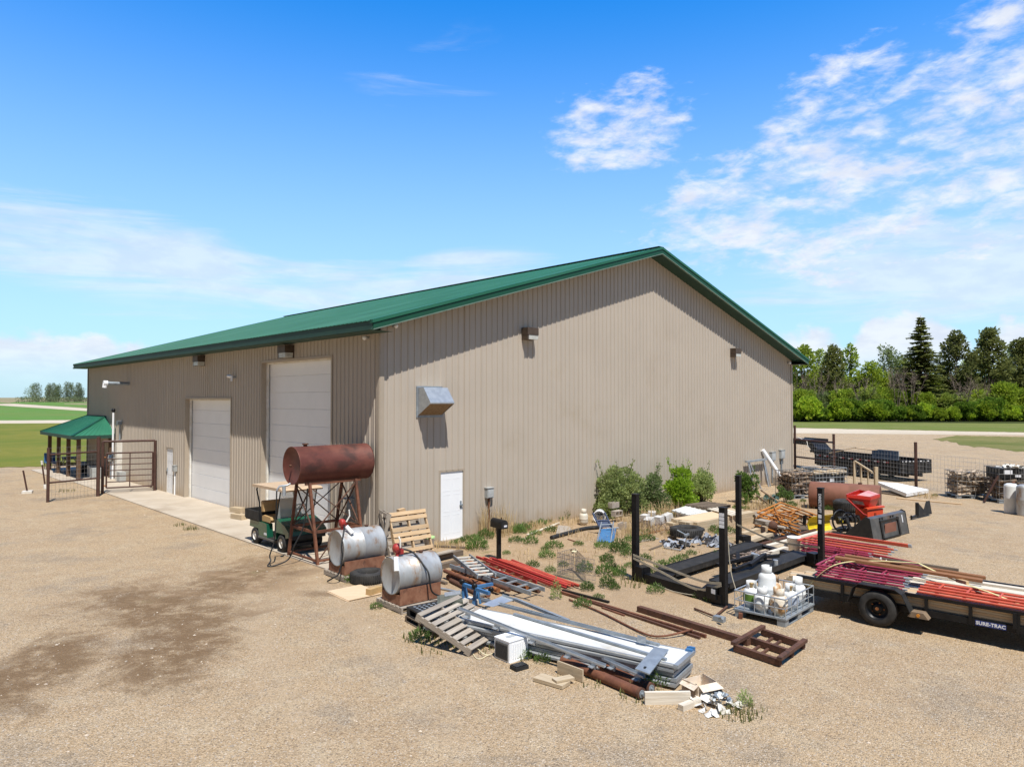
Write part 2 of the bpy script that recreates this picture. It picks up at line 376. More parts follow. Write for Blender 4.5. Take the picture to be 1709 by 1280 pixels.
m_logd = pm('dark_log', (.22, .155, .105), (.13, .095, .07), 6, .9, isl=.5, c3=(.40, .30, .2), s3=5)
m_bark = pm('bark', (.10, .085, .07), (.065, .055, .045), 9, .95, 0, .3, 20)
m_twig = pm('bare_twig', (.26, .20, .165), (.2, .155, .13), 3, .9)
m_straw = pm('dry_grass', (.50, .37, .19), (.42, .30, .15), 3, .9, isl=.25)
m_wire = pm('wire', (.30, .29, .28), (.24, .23, .22), 5, .5, .5)
m_wired = pm('dark_wire', (.16, .155, .15), (.22, .21, .2), 5, .6, .3)
m_pipe = pm('brown_pipe', (.068, .033, .025), (.09, .045, .034), 6, .6, .1)
m_tape = pm('white_reflector', (.8, .8, .8), None, 5, .4)
m_tapr = pm('red_reflector', (.42, .015, .02), None, 5, .4)
m_amber = pm('amber_lens', (.75, .28, .03), None, 5, .3)
m_cyl = pm('cylinder_white', (.72, .73, .72), (.64, .65, .63), 4, .4, c3=(.50, .45, .38), s3=4, t3=(.66, .82))
m_cylr = pm('rusted_cylinder', (.66, .60, .50), (.42, .24, .10), 5, .6, lo=.42, hi=.6)
m_cylg = pm('green_label', (.10, .20, .03), (.16, .26, .05), 6, .5)
m_cylb = pm('blue_label', (.30, .36, .46), (.44, .48, .54), 9, .5)
m_grns = leafmat('sage_leaf', (0.339, 0.432, 0.139), (0.255, 0.334, 0.112), (0.545, 0.587, 0.237))
m_grnb = leafmat('bright_leaf', (0.239, 0.392, 0.026), (0.160, 0.290, 0.022), (0.351, 0.493, 0.043))
m_grnw = leafmat('weed_leaf', (0.134, 0.223, 0.050), (0.100, 0.165, 0.050), (0.216, 0.297, 0.091))
m_grnd = leafmat('olive_leaf', (0.226, 0.302, 0.066), (0.324, 0.412, 0.070), (0.423, 0.467, 0.117), .5)
m_grnh = leafmat('hedge_leaf', (0.311, 0.468, 0.037), (0.209, 0.328, 0.037), (0.571, 0.600, 0.061), .55)
m_grnh2 = leafmat('yellow_green_leaf', (0.302, 0.383, 0.040), (0.216, 0.323, 0.035), (0.431, 0.504, 0.059), .55)
m_grnp = leafmat('pine_needle', (0.182, 0.212, 0.066), (0.133, 0.161, 0.054), (0.302, 0.310, 0.090), .5)
m_grnt = leafmat('pale_tree_leaf', (0.259, 0.341, 0.114), (0.184, 0.265, 0.089), (0.389, 0.437, 0.202), .3)

# ------------------------------------------------------------------ ground
def ground_material():
    m, nt, b = newmat('gravel')
    t = nt.nodes.new('ShaderNodeTexCoord'); v = t.outputs['Object']
    big = noi(nt, v, .22, 5, .6, .4); med = noi(nt, v, 1.6, 5, .65); fin = noi(nt, v, 14, 4, .7)
    col = mixc(nt, sstep(nt, big, .35, .65), (.545, .38, .212), (.48, .327, .18))
    col = mixc(nt, sstep(nt, med, .42, .72), col, (.565, .42, .255))
    # greyer coarse patches of bare stone
    gp = noi(nt, mapv(nt, v, loc=(7, 2, 0)), .55, 6, .7)
    gpm = sstep(nt, gp, .50, .66)
    col = mixc(nt, mth(nt, 'MULTIPLY', gpm, .65), col, (.335, .26, .18))
    gq = sstep(nt, noi(nt, mapv(nt, v, loc=(1, 8, 0)), 2.1, 6, .75), .56, .70)
    col = mixc(nt, mth(nt, 'MULTIPLY', gq, .5), col, (.27, .205, .14))
    # individual stones
    vo = nt.nodes.new('ShaderNodeTexVoronoi'); vo.inputs['Scale'].default_value = 60; lk(nt, v, vo.inputs['Vector'])
    sx = nt.nodes.new('ShaderNodeSeparateColor'); lk(nt, vo.outputs['Color'], sx.inputs[0])
    vo2 = nt.nodes.new('ShaderNodeTexVoronoi'); vo2.inputs['Scale'].default_value = 110; lk(nt, v, vo2.inputs['Vector'])
    sx2 = nt.nodes.new('ShaderNodeSeparateColor'); lk(nt, vo2.outputs['Color'], sx2.inputs[0])
    br = mth(nt, 'ADD', mth(nt, 'MULTIPLY', mth(nt, 'POWER', sx.outputs[0], 1.5), .62), mth(nt, 'MULTIPLY', sx2.outputs[1], .5))
    br = mth(nt, 'ADD', br, mth(nt, 'MULTIPLY', fin, .5)); br = mth(nt, 'ADD', mth(nt, 'MULTIPLY', br, 1.0), .13)
    cb = nt.nodes.new('ShaderNodeCombineXYZ'); [lk(nt, br, cb.inputs[i]) for i in range(3)]
    col = mixc(nt, .85, col, cb.outputs[0], 'MULTIPLY')
    col = mixc(nt, mth(nt, 'MULTIPLY', sx.outputs[0], .42), col, mixc(nt, sx2.outputs[0], (.30, .255, .20), (.56, .47, .36)))
    # odd pale and dark pebbles
    col = mixc(nt, mth(nt, 'MULTIPLY', sstep(nt, sx.outputs[1], .93, .96), .6), col, (.60, .54, .46))
    col = mixc(nt, mth(nt, 'MULTIPLY', sstep(nt, sx.outputs[2], .93, .95), .6), col, (.15, .115, .085))
    edge = mth(nt, 'MULTIPLY', mth(nt, 'SUBTRACT', noi(nt, v, .9, 7, .74, .8), .5), 2.3)
    def addm(*xs):
        r = xs[0]
        for x in xs[1:]: r = mth(nt, 'MAXIMUM', r, x)
        return r
    def ell(p, q, w, soft=(1.15, .35)):
        """mask round the segment p-q with half width w, edge broken by noise"""
        c = ((p[0] + q[0]) / 2, (p[1] + q[1]) / 2); a = atan2(q[1] - p[1], q[0] - p[0]); L = sqrt((p[0] - q[0]) ** 2 + (p[1] - q[1]) ** 2) / 2
        mm = mapv(nt, v, loc=(-c[0], -c[1], 0)); mm = mapv(nt, mm, rot=(0, 0, -a)); mm = mapv(nt, mm, sc=(1 / (L + w), 1 / w, 0))
        n = nt.nodes.new('ShaderNodeVectorMath'); n.operation = 'LENGTH'; lk(nt, mm, n.inputs[0])
        d = mth(nt, 'ADD', n.outputs['Value'], edge)
        return sstep(nt, d, *soft)
    lanes = addm(ell((-1.2, 6), (-11.5, 27), .36, (1.2, .2)), ell((.4, 6.5), (-9.9, 27.8), .36, (1.2, .2)), ell((9.5, 10), (19, 28), .4, (1.2, .2)), ell((11.2, 9.4), (20.7, 27.4), .4, (1.2, .2)))
    col = mixc(nt, mth(nt, 'MULTIPLY', lanes, .32), col, mixc(nt, fin, (.44, .325, .205), (.56, .43, .29)))
    stain = addm(ell((-6.0, 18.2), (-6.5, 15.0), 1.45), ell((-8.2, 15.2), (-5.9, 13.2), 1.5), ell((-7.6, 12.8), (-7.0, 9.2), .95), ell((-5.9, 13.2), (-5.5, 10.8), 1.15))
    col = mixc(nt, mth(nt, 'MULTIPLY', mth(nt, 'MULTIPLY', stain, sstep(nt, noi(nt, v, 2.2, 6, .72), .28, .55)), .92), col, mixc(nt, fin, (.15, .09, .045), (.235, .15, .08)))
    st2 = addm(ell((-5.35, 17.0), (-4.75, 17.25), .42, (1.0, .55)), ell((-4.4, 15.3), (-3.7, 15.1), .3))
    col = mixc(nt, mth(nt, 'MULTIPLY', st2, .6), col, (.16, .10, .055))
    # weedy, finer soil between the scrap and the wall
    dirt = addm(ell((-2.5, 18.6), (11, 27), 3.4, (1.3, .7)), ell((0, 15.5), (7, 17.5), 2.2, (1.4, .7)))
    dc = mixc(nt, noi(nt, v, 3.2, 6, .7), (.30, .205, .125), (.52, .37, .225))
    col = mixc(nt, mth(nt, 'MULTIPLY', dirt, .7), col, dc)
    gr = mth(nt, 'MULTIPLY', sstep(nt, noi(nt, v, .7, 6, .75, .5), .56, .66), dirt)
    col = mixc(nt, mth(nt, 'MULTIPLY', gr, .55), col, (.17, .17, .06))
    # far away the sheet is open pale farmland
    sp = nt.nodes.new('ShaderNodeVectorMath'); sp.operation = 'LENGTH'; lk(nt, v, sp.inputs[0])
    far = sstep(nt, sp.outputs['Value'], 150, 420)
    fc = mixc(nt, noi(nt, mapv(nt, v, sc=(.004, .012, 1)), 1, 4, .5), (.30, .235, .15), (.22, .21, .10))
    col = mixc(nt, far, col, fc)
    lk(nt, col, b.inputs['Base Color']); b.inputs['Roughness'].default_value = .95; b.inputs['Specular IOR Level'].default_value = .15
    bn = nt.nodes.new('ShaderNodeBump'); bn.inputs['Strength'].default_value = .7; bn.inputs['Distance'].default_value = .025
    lk(nt, mth(nt, 'ADD', mth(nt, 'MULTIPLY', vo.outputs['Distance'], -1.2), fin), bn.inputs['Height']); lk(nt, bn.outputs[0], b.inputs['Normal'])
    return m
m_gravel = ground_material()
mb = MB(); rs = [0, 4, 8, 14, 22, 32, 45, 60, 80, 110, 140, 160] + [160 + 20 * i for i in range(1, 17)] + [540, 620, 720, 840, 1000, 1200, 1500, 2200, 3500, 6000, 9000]
NA = 120; vs = [(0, 0, 0)]; fs = []
for r in rs[1:]:
    for k in range(NA): a = 2 * pi * k / NA; vs.append((r * cos(a), r * sin(a), hgt(r, 0)))
for k in range(NA): fs.append((0, 1 + k, 1 + (k + 1) % NA))
for i in range(len(rs) - 2):
    for k in range(NA): k2 = (k + 1) % NA; fs.append((1 + i * NA + k, 1 + (i + 1) * NA + k, 1 + (i + 1) * NA + k2, 1 + i * NA + k2))
mb.add(vs, fs); tag(mb.build('ground', m_gravel), kind='structure')
def grassmat(name, a, b_, c, s=.8, road=False):
    m, nt, b = newmat(name); t = nt.nodes.new('ShaderNodeTexCoord'); v = t.outputs['Object']
    n = noi(nt, v, s, 6, .65); n2 = noi(nt, v, s * .12, 4, .55, .5); n3 = noi(nt, v, 9, 3, .7)
    col = mixc(nt, sstep(nt, n, .35, .65), a, b_); col = mixc(nt, sstep(nt, n2, .4, .65), col, c)
    r = mth(nt, 'MULTIPLY_ADD', n3, .8, .6); cb = nt.nodes.new('ShaderNodeCombineXYZ'); [lk(nt, r, cb.inputs[i]) for i in range(3)]
    col = mixc(nt, .8, col, cb.outputs[0], 'MULTIPLY')
    lk(nt, col, b.inputs['Base Color']); b.inputs['Roughness'].default_value = .95; b.inputs['Specular IOR Level'].default_value = .1
    if not road:
        bn = nt.nodes.new('ShaderNodeBump'); bn.inputs['Strength'].default_value = .6; bn.inputs['Distance'].default_value = .08
        lk(nt, n3, bn.inputs['Height']); lk(nt, bn.outputs[0], b.inputs['Normal'])
    return m
m_lawn = grassmat('lawn', (.155, .165, .028), (.20, .185, .036), (.125, .155, .024))
m_field = grassmat('crop', (.10, .20, .04), (.12, .22, .05), (.135, .20, .05), .3)
m_verge = grassmat('verge', (.15, .17, .045), (.18, .19, .06), (.13, .165, .035))
m_patch = grassmat('patch', (.165, .16, .05), (.22, .19, .075), (.12, .135, .035), 1.2)
m_road = grassmat('gravel_road', (.52, .44, .33), (.48, .40, .30), (.55, .47, .36), .4, True)
m_floor = grassmat('woodland_floor', (.04, .055, .015), (.055, .065, .02), (.035, .045, .015))
def band(name, mat, xs, rows, off, kind='structure'):
    """a ground sheet through rows of view rays, lying on the terrain"""
    mb = MB(); pts = []
    for r in rows: pts += [ground_at(x, r(x) if callable(r) else r, off) for x in xs]
    n = len(xs); fs = [(i * n + k, (i + 1) * n + k, (i + 1) * n + k + 1, i * n + k + 1) for i in range(len(rows) - 1) for k in range(n - 1)]
    mb.add(pts, fs); return tag(mb.build(name, mat), kind=kind)
def jag(f, a, s=.11): return lambda x: f(x) + a * noise.noise(Vector((x * s, 3.1, 0))) + a * .6 * noise.noise(Vector((x * s * 3.1, 9.1, 0)))
xsl = [-420 + 12 * i for i in range(58)]
band('lawn', m_lawn, xsl, [jag(lambda x: 781 - .03 * x, 2.2), 765, 750, 735, 720, lambda x: 707 - .004 * x], .02)
band('path', m_road, xsl, [lambda x: 707 - .004 * x, lambda x: 702 - .006 * x], .03)
rl = lambda x: 676.3 + 13.2 * max(0, (x + 60) / 205 - .25) ** .95 if x > -8 else 676.3
ru = lambda x: rl(x) - 4.6
band('crop_field', m_field, xsl, [lambda x: 702 - .006 * x, 697, 692, lambda x: max(rl(x), 682) + (692 - max(rl(x), 682)) * .2 if rl(x) < 690 else 691.5, lambda x: min(rl(x), 691)], .05)
band('gravel_road', m_road, xsl, [rl, ru], .08)
band('far_field', m_field, xsl, [ru, lambda x: max(672.5 - .012 * (x - 145), 671) if x < 60 and ru(x) < 674 else min(ru(x) - 1, 671.5)], .12)
xsr = [1235 + 10 * i for i in range(70)]
band('woodland_floor', m_floor, xsr, [lambda x: 704.5 + .006 * (x - 1320), 698, 692], .012)
band('verge', m_verge, xsr, [jag(lambda x: 714.0 + .020 * (x - 1320), .8), lambda x: 709 + .01 * (x - 1320), lambda x: 704.5 + .006 * (x - 1320)], .016)
band('road', m_road, xsr, [lambda x: 723 + .009 * (x - 1320), lambda x: 718 + .012 * (x - 1320), lambda x: 714.4 + .020 * (x - 1320)], .008)
xsp = [1556 + 5 * i for i in range(75)]
pl_ = lambda x: 734 + min(x - 1556, 240) * .115 + (3 if x > 1600 else 0)
pu_ = lambda x: 733.5 - min(1, (x - 1556) / 40) * 6.5 + .022 * (x - 1600 if x > 1600 else 0)
band('grass_patch', m_patch, xsp, [jag(pl_, 3.2, .09), lambda x: (pl_(x) + pu_(x)) / 2, jag(pu_, .7, .2)], .012)
# concrete apron along the doors, with saw joints
mb = MB(); j = [-.95, 2.3, 5.4, 8.6, 11.8, 15, 18.2, 21.4, 24.6, 27.8, 33.4]
for a, c in zip(j, j[1:]):
    w = -2.02 if a < 24 else -2.35
    mb.sheet([B(w, a + .008, .035), B(.2, a + .008, .035), B(.2, c - .008, .035), B(w, c - .008, .035)][::-1] if False else [B(.2, a + .008, .035), B(.2, c - .008, .035), B(w, c - .008, .035), B(w, a + .008, .035)], .12)
tag(mb.build('concrete_apron', m_conc, None, True), kind='structure')

# ------------------------------------------------------------------ the steel building
GW, GL, GH, GR = 25.06, 30.86, 6.17, 3.68; SLP = GR / (GW / 2); OV = .62
MB_ = FR(C0, TH)
bld = E('metal_building', 'large taupe steel shop building with green gable roof and white doors', 'building', MB_)
gtop = lambda s: GH + SLP * min(s, GW - s)
def ribbed(length, topf, openings, place, sp=.2286, dep=.025):
    br = {0.0: 0, length: 0}
    n = int(length / sp)
    for i in range(n + 1):
        for o, d in ((0, 0), (.012, dep), (.044, dep), (.056, 0), (.130, .006), (.150, .006), (.155, 0)):
            s = i * sp + o
            if s < length: br[s] = d
    for (a, b, t) in openings:
        br = {s: d for s, d in br.items() if abs(s - a) > .012 and abs(s - b) > .012}; br[a] = 0; br[b] = 0
    br = {s: d for s, d in br.items() if abs(s - GW / 2) > .004}; 
    if length < 28: br[GW / 2] = 0
    ss = sorted(br); mb = MB()
    for a, b in zip(ss, ss[1:]):
        z0 = 0
        for (p, q, t) in openings:
            if p - 1e-6 <= a and b <= q + 1e-6: z0 = t
        mb.add([place(a, br[a], z0), place(b, br[b], z0), place(b, br[b], topf(b)), place(a, br[a], topf(a))], [(0, 1, 2, 3)])
    return mb
ribbed(GW, gtop, [(2.06, 3.0, 2.07)], lambda s, d, z: Vector((s, -d, z))).build('gable_wall', m_wall, bld)
EO = [(2.52, 7.46, 5.5), (9.96, 14.86, 4.25), (16.24, 17.16, 2.03)]
ribbed(GL, lambda s: 5.975, EO, lambda s, d, z: Vector((-d, s, z))).build('eave_wall', m_wall, bld)
ribbed(GW, gtop, [], lambda s, d, z: Vector((s, GL + d, z))).build('rear_wall', m_wall, bld)
ribbed(GL, lambda s: 5.975, [], lambda s, d, z: Vector((GW + d, s, z))).build('side_wall', m_wall, bld)
# corner trims and base trim
for (x, y) in ((-.01, -.01), (GW + .01, -.01), (-.01, GL + .01)):
    mb = MB(); mb.box((x + (.055 if x < 1 else -.055), y + (-.036 if y < 1 else .036), 3.0), (.13, .012, 5.98)); mb.box((x + (-.036 if x < 1 else .036), y + (.055 if y < 1 else -.055), 2.98), (.012, .13, 5.94))
    mb.box((x + (-.015 if x < 1 else .015), y + (-.015 if y < 1 else .015), 2.99), (.04, .04, 5.9)); mb.build('corner_trim', m_trim, bld)
# roof sheets
def rz_(u): return GH + SLP * min(u, GW - u)
TK = .23
mb = MB()
for side in (0, 1):
    br = []
    n = int((GL + 2 * OV) / .2286)
    for i in range(n + 1):
        for o, d in ((0, 0), (.02, .022), (.05, .022), (.07, 0)):
            y = -OV + i * .2286 + o
            if y < GL + OV: br.append((y, d))
    br.append((GL + OV, 0))
    x0 = -OV - .05 if side == 0 else GW + OV + .05
    for (a, da), (b, db) in zip(br, br[1:]):
        e = GH - SLP * (OV + .05) + TK + .012; t = GH + GR + TK + .012
        mb.add([(x0, a, e + da), (x0, b, e + db), (GW / 2, b, t + db), (GW / 2, a, t + da)], [(0, 1, 2, 3)])
roof = mb.build('roof', m_green, bld)
mb = MB()
for sg, x0 in ((1, -OV), (-1, GW + OV)):
    mb.bar((GW / 2 - sg * .0, -.6, GH + GR + TK + .045), (GW / 2, GL + .6, GH + GR + TK + .045), .34, .03) if sg == 1 else None
mb.build('ridge_cap', m_greent, roof)
# rake fascia, two tone: green face with a brighter upper leg and a pale drip edge
m_edge = pm('pale_green_edge', (.16, .24, .19), None, 4, .4)
for yv, sg in ((-OV, -1), (GL + OV, 1)):
    for x0, x1 in ((-OV, GW / 2), (GW + OV, GW / 2)):
        a = rz_(x0) if 0 <= x0 <= GW else GH - SLP * OV; t = GH + GR
        mb = MB(); mb.prism([(x0, a + .02), (x1, t + .02), (x1, t + TK - .065), (x0, a + TK - .065)], yv, yv + sg * .02); mb.build('rake_fascia', m_greent, bld)
        mb = MB(); mb.prism([(x0 - (.04 if x0 < 1 else -.04), a + TK - .062), (x1, t + TK - .05), (x1, t + TK + .04), (x0 - (.04 if x0 < 1 else -.04), a + TK + .03)], yv + .1 * -sg, yv + sg * .045); mb.build('rake_trim', m_green, bld)
        mb = MB(); mb.prism([(x0, a - .012), (x1, t - .012), (x1, t + .017), (x0, a + .017)], yv - sg * .04, yv + sg * .035); mb.build('drip_edge', m_edge, bld)
for x in (-OV, GW + OV):
    mb = MB(); sg = -1 if x < 0 else 1
    mb.box((x + sg * .012, GL / 2, 5.975 + .125), (.024, GL + 2 * OV, .27)); mb.box((x + sg * .03, GL / 2, 5.975 + .03), (.06, GL + 2 * OV, .05))
    mb.build('eave_fascia', m_soffit, bld)
mb = MB(); t = GH + GR
for y0, y1 in ((-OV, .03), (GL - .03, GL + OV)):
    for x0, x1 in ((-OV, GW / 2), (GW + OV, GW / 2)):
        a = GH - SLP * OV; mb.add([(x0, y0, a), (x1, y0, t), (x1, y1, t), (x0, y1, a)], [(0, 1, 2, 3)])
        n = 26
for x0, x1 in ((-OV, .03), (GW - .03, GW + OV)): mb.add([(x0, -OV, 5.975), (x1, -OV, 5.975), (x1, GL + OV, 5.975), (x0, GL + OV, 5.975)], [(0, 1, 2, 3)])
mb.build('soffit', m_soffit, bld)
# overhead doors, recessed, sectioned
for (a, b, t), ns in ((EO[0], 10), (EO[1], 8)):
    mb = MB(); h = t / ns; r = .27
    for i in range(ns):
        z0, z1 = i * h + .001, (i + 1) * h - .001
        mb.prism([(r, z0), (r - .012, z0 + .012), (r - .012, z1 - .012), (r, z1), (r + .05, z1), (r + .05, z0)], a + .06, b - .06)
        nb = 1
        for q in range(1, nb):
            zz = z0 + (z1 - z0) * q / nb; mb.box((r - .013, (a + b) / 2, zz), (.006, b - a - .2, .012))
    d = mb.build('overhead_door', m_white, bld)
    mb = MB(); mb.box((.15, b - .04, t / 2), (.36, .07, t)); mb.box((.15, a + .04, t / 2), (.36, .07, t)); mb.box((.15, (a + b) / 2, t - .035), (.362, b - a - .16, .068))
    mb.build('door_jamb', m_trim, d)
    mb = MB(); mb.box((.185, b - .12, t / 2 - .05), (.07, .09, t - .12)); mb.box((.185, a + .12, t / 2 - .05), (.07, .09, t - .12)); mb.box((.185, (a + b) / 2, t - .1), (.07, b - a - .16, .055))
    mb.build('door_seal', m_whited, d)
def entry_door(w, h, place, knob):
    """place maps (s along wall, d out, z) to building coords"""
    def q(s0, s1, z0, z1, d0, d1):
        mbq.add([place(s, d, z) for d in (d0, d1) for z in (z0, z1) for s in (s0, s1)], [(0, 1, 3, 2), (4, 6, 7, 5), (0, 4, 5, 1), (2, 3, 7, 6), (0, 2, 6, 4), (1, 5, 7, 3)])
    mbq = MB(); q(.045, w - .045, .03, h - .045, -.06, -.02)
    for s0, s1 in ((.15, w / 2 - .05), (w / 2 + .05, w - .15)):
        for z0, z1 in ((.2, .75), (.85, 1.35), (1.45, h - .25)):
            q(s0, s1, z0, z0 + .015, -.021, -.0165); q(s0, s1, z1 - .015, z1, -.021, -.0165); q(s0, s0 + .015, z0 + .016, z1 - .016, -.021, -.0165); q(s1 - .015, s1, z0 + .016, z1 - .016, -.021, -.0165)
    d = mbq.build('entry_door', m_white, bld)
    mbq = MB(); q(-.02, .043, 0, h + .02, -.07, .012); q(w - .043, w + .02, 0, h + .02, -.07, .012); q(.044, w - .044, h - .043, h + .02, -.07, .012); q(.044, w - .044, -.02, .028, -.07, .05)
    mbq.build('door_frame', m_trim, d)
    mbq = MB(); q(knob - .03, knob + .03, .9, 1.12, -.018, -.005); q(knob - .05, knob + .05, .98, 1.02, -.004, .035)
    mbq.build('handle', m_galvd, d)
entry_door(.94, 2.07, lambda s, d, z: Vector((2.06 + s, -d, z)), .82)
entry_door(.92, 2.03, lambda s, d, z: Vector((-d, 17.16 - s, z)), .12)

# fixtures on the walls
def wallM(side, s, z):
    """frame on a wall: x along the wall to the viewer's right, -y outward"""
    if side == 'g': return FR(B(s, -.005, z), TH)
    return FR(B(-.005, s, z), TH - pi / 2)
def wall_lamp(side, s, z, w, h, d, label):
    t = E('wall_lamp', label, 'wall lamp', wallM(side, s, z), 'wall lamps under the eaves')
    mb = MB(); mb.prism([(0, h * .42), (w, h * .42), (w, h), (0, h)], -d, 0); mb.box((w / 2, -.02, h * .5), (w * .96, .04, h * .98)); mb.box((w * .06, -d / 2, h * .22), (w * .1, d * .9, h * .40)); mb.build('housing', m_lampb, t)
    mb = MB(); mb.prism([(w * .13, 0.02), (w * .96, .02), (w, h * .41), (w * .13, h * .41)], -d * .95, -.041); mb.build('lens', m_lens, t)
wall_lamp('g', 5.42, 6.1, .50, .40, .30, 'bronze wall pack lamp on the gable, nearer the low hood vent')
wall_lamp('g', 18.8, 6.1, .50, .40, .30, 'bronze wall pack lamp on the gable near the hedge side')
wall_lamp('e', 5.55, 5.5, .55, .42, .32, 'dark wall pack lamp just above the tall overhead door')
wall_lamp('e', 13.15, 5.5, .55, .42, .32, 'dark wall pack lamp above the shorter overhead door')
t = E('exhaust_hood', 'galvanised slanted exhaust hood sticking out of the gable wall', 'exhaust hood', wallM('g', 1.25, 3.68))
mb = MB(); Mx = Matrix.Rotation(pi / 2, 4, 'Z')
P = [(0, .0), (0, .82), (-.30, .82), (-.62, .40), (-.62, .36)]
vs = [(x, y, z) for x in (0, .86) for y, z in P]
mb.add(vs, [(4, 3, 2, 1, 0), (5, 6, 7, 8, 9), (1, 2, 7, 6), (2, 3, 8, 7), (3, 4, 9, 8)]); mb.build('hood', m_galv, t)
mb = MB(); mb.add([(.01, -.01, .02), (.85, -.01, .02), (.85, -.6, .37), (.01, -.6, .37)], [(0, 1, 2, 3)]); mb.build('screen', pm('rusty_screen', (.20, .13, .07), (.27, .19, .11), 20, .8, isl=0), t)
mb = MB(); mb.box((.43, -.012, .41), (.94, .02, .9)); mb.build('flange', m_galvd, t)
def cam_fix(name, side, s, z, label, big=False):
    t = E(name, label, 'security camera', wallM(side, s, z))
    mb = MB(); mb.tube((0, 0, 0), (0, -.13, 0), .035); mb.build('bracket', m_galv, t)
    mb = MB()
    if big: mb.path([(0, -.13, .03), (-.05, -.17, .03), (-.22, -.2, .05)], .06); mb.tube((0, -.15, .06), (0, -.15, -.14), .045)
    else: mb.lathe([(0, .05), (.05, .05), (.065, 0), (.055, -.04), (.0, -.075)], Matrix.Translation((0, -.14, -.01)), 12)
    mb.build('camera_body', m_white, t)
cam_fix('security_camera', 'e', 9.62, 4.98, 'white cylindrical camera on the wall between the overhead doors', True)
cam_fix('security_camera', 'e', .55, 5.88, 'small white dome camera under the eave by the corner')
cam_fix('security_camera', 'g', .42, 6.2, 'small white dome camera at the low end of the gable')
cam_fix('security_camera', 'g', 24.6, 6.05, 'tiny pale camera under the far end of the gable')
def meter_box(side, s, z, w, h, d, label, conduit=None, cm=None):
    t = E('utility_box', label, 'utility box', wallM(side, s, z))
    mb = MB(); mb.prism([(0, 0), (w, 0), (w, h), (0, h)], -d, 0); mb.prism([(-.015, h + .002), (w + .015, h + .002), (w + .015, h + .02), (-.015, h + .02)], -d - .02, 0); mb.build('enclosure', m_gbox, t)
    mb = MB(); mb.box((w * .5, -d - .006, h * .45), (w * .8, .01, h * .75)); mb.build('cover', pm('box_cover', (.47, .48, .47), None, 5, .5), t)
    if conduit: mb = MB(); mb.tube((w / 2, -.05, -.002), (w / 2, -.05, -conduit), .035); mb.build('conduit', cm or m_galvd, t)
meter_box('g', 3.82, 1.12, .26, .30, .14, 'grey electrical box by the white gable door with rusty conduit', 1.1, m_rust)
meter_box('g', 22.55, 1.15, .42, .42, .14, 'grey meter box on the far gable, beside the leaning white pipe', 1.1)
meter_box('g', 23.55, 1.2, .42, .42, .14, 'grey meter box on the gable wall closest to the far corner', 1.1)
meter_box('e', 16.0, 1.05, .26, .24, .12, 'small pale electrical box next to the shorter overhead door', 1.05, m_white)
t = E('wall_spigot', 'pale wall outlet box in the rusty tank\'s shadow', 'outlet', wallM('e', 1.5, 1.1))
mb = MB(); mb.box((.12, -.05, .1), (.22, .1, .3)); mb.build('box', m_gbox, t); mb = MB(); mb.path([(.0, -.1, .22), (-.08, -.2, .24), (-.1, -.22, .12)], .035); mb.build('spout', m_galv, t)
t = E('heater_vent', 'horizontal metal heater vent on the eave wall above the porch', 'vent pipe', wallM('e', 22.75, 4.95))
mb = MB(); mb.tube((0, 0, 0), (0, -1.0, .02), .09, 12); mb.build('pipe', m_galvd, t); mb = MB(); mb.tube((0, -1.0, .02), (0, -1.18, .02), .13, 12); mb.tube((0, -1.1, .02), (-.02, -1.12, -.2), .11, 12); mb.build('cap', m_white, t)
t = E('plumbing_vent', 'tall thin white plastic pipe with black cap beside the porch roof', 'pipe', wallM('e', 24.6, 0))
mb = MB(); mb.tube((0, -.25, .03), (0, -.25, 3.55), .05, 10); mb.build('pipe', m_white, t); mb = MB(); mb.lathe([(.06, 3.5), (.09, 3.55), (.1, 3.62), (.06, 3.7), (0, 3.72)], Matrix.Translation((0, -.25, 0)), 10); mb.build('cap', m_black, t)
t = E('service_riser', 'stout cream riser duct standing by the pipe gate', 'duct', wallM('e', 23.9, 0))
mb = MB(); mb.box((0, -.16, 1.05), (.30, .26, 2.05)); mb.build('duct', m_whited, t); mb = MB(); mb.path([(0, -.12, 2.05), (0, -.12, 2.9), (.0, -.2, 3.0)], .04); mb.box((.02, -.16, 2.97), (.24, .2, .2)); mb.build('mast', m_galvd, t)
mb = MB(); mb.box((.05, -.3, .25), (.5, .3, .5)); S(mb, 'utility_cabinet', m_gbox, 'low grey utility cabinet against the wall behind the gate', 'cabinet', None, wallM('e', 22.9, .04))
t = E('propane_regulator', 'grey gas meter with thin pipes seen through the pipe gate', 'gas meter', wallM('e', 24.9, .04))
mb = MB(); mb.lathe([(0, .9), (.12, .92), (.14, 1.1), (.1, 1.25), (0, 1.27)], Matrix.Translation((.3, -.35, 0)), 12); mb.build('meter', m_galv, t); mb = MB(); mb.path([(.3, -.35, 0), (.3, -.35, .9)], .03); mb.path([(.42, -.35, 1.1), (.5, -.2, 1.1), (.5, -.05, .8)], .025); mb.build('pipe', m_galvd, t)
mb = MB(); mb.box((.2, -.7, .3), (.55, .5, .6)); mb.box((.95, -.75, .27), (.5, .5, .5)); S(mb, 'condenser', m_gbox, 'pair of squat grey condensers under the porch edge', 'condenser', None, wallM('e', 26.6, .04))

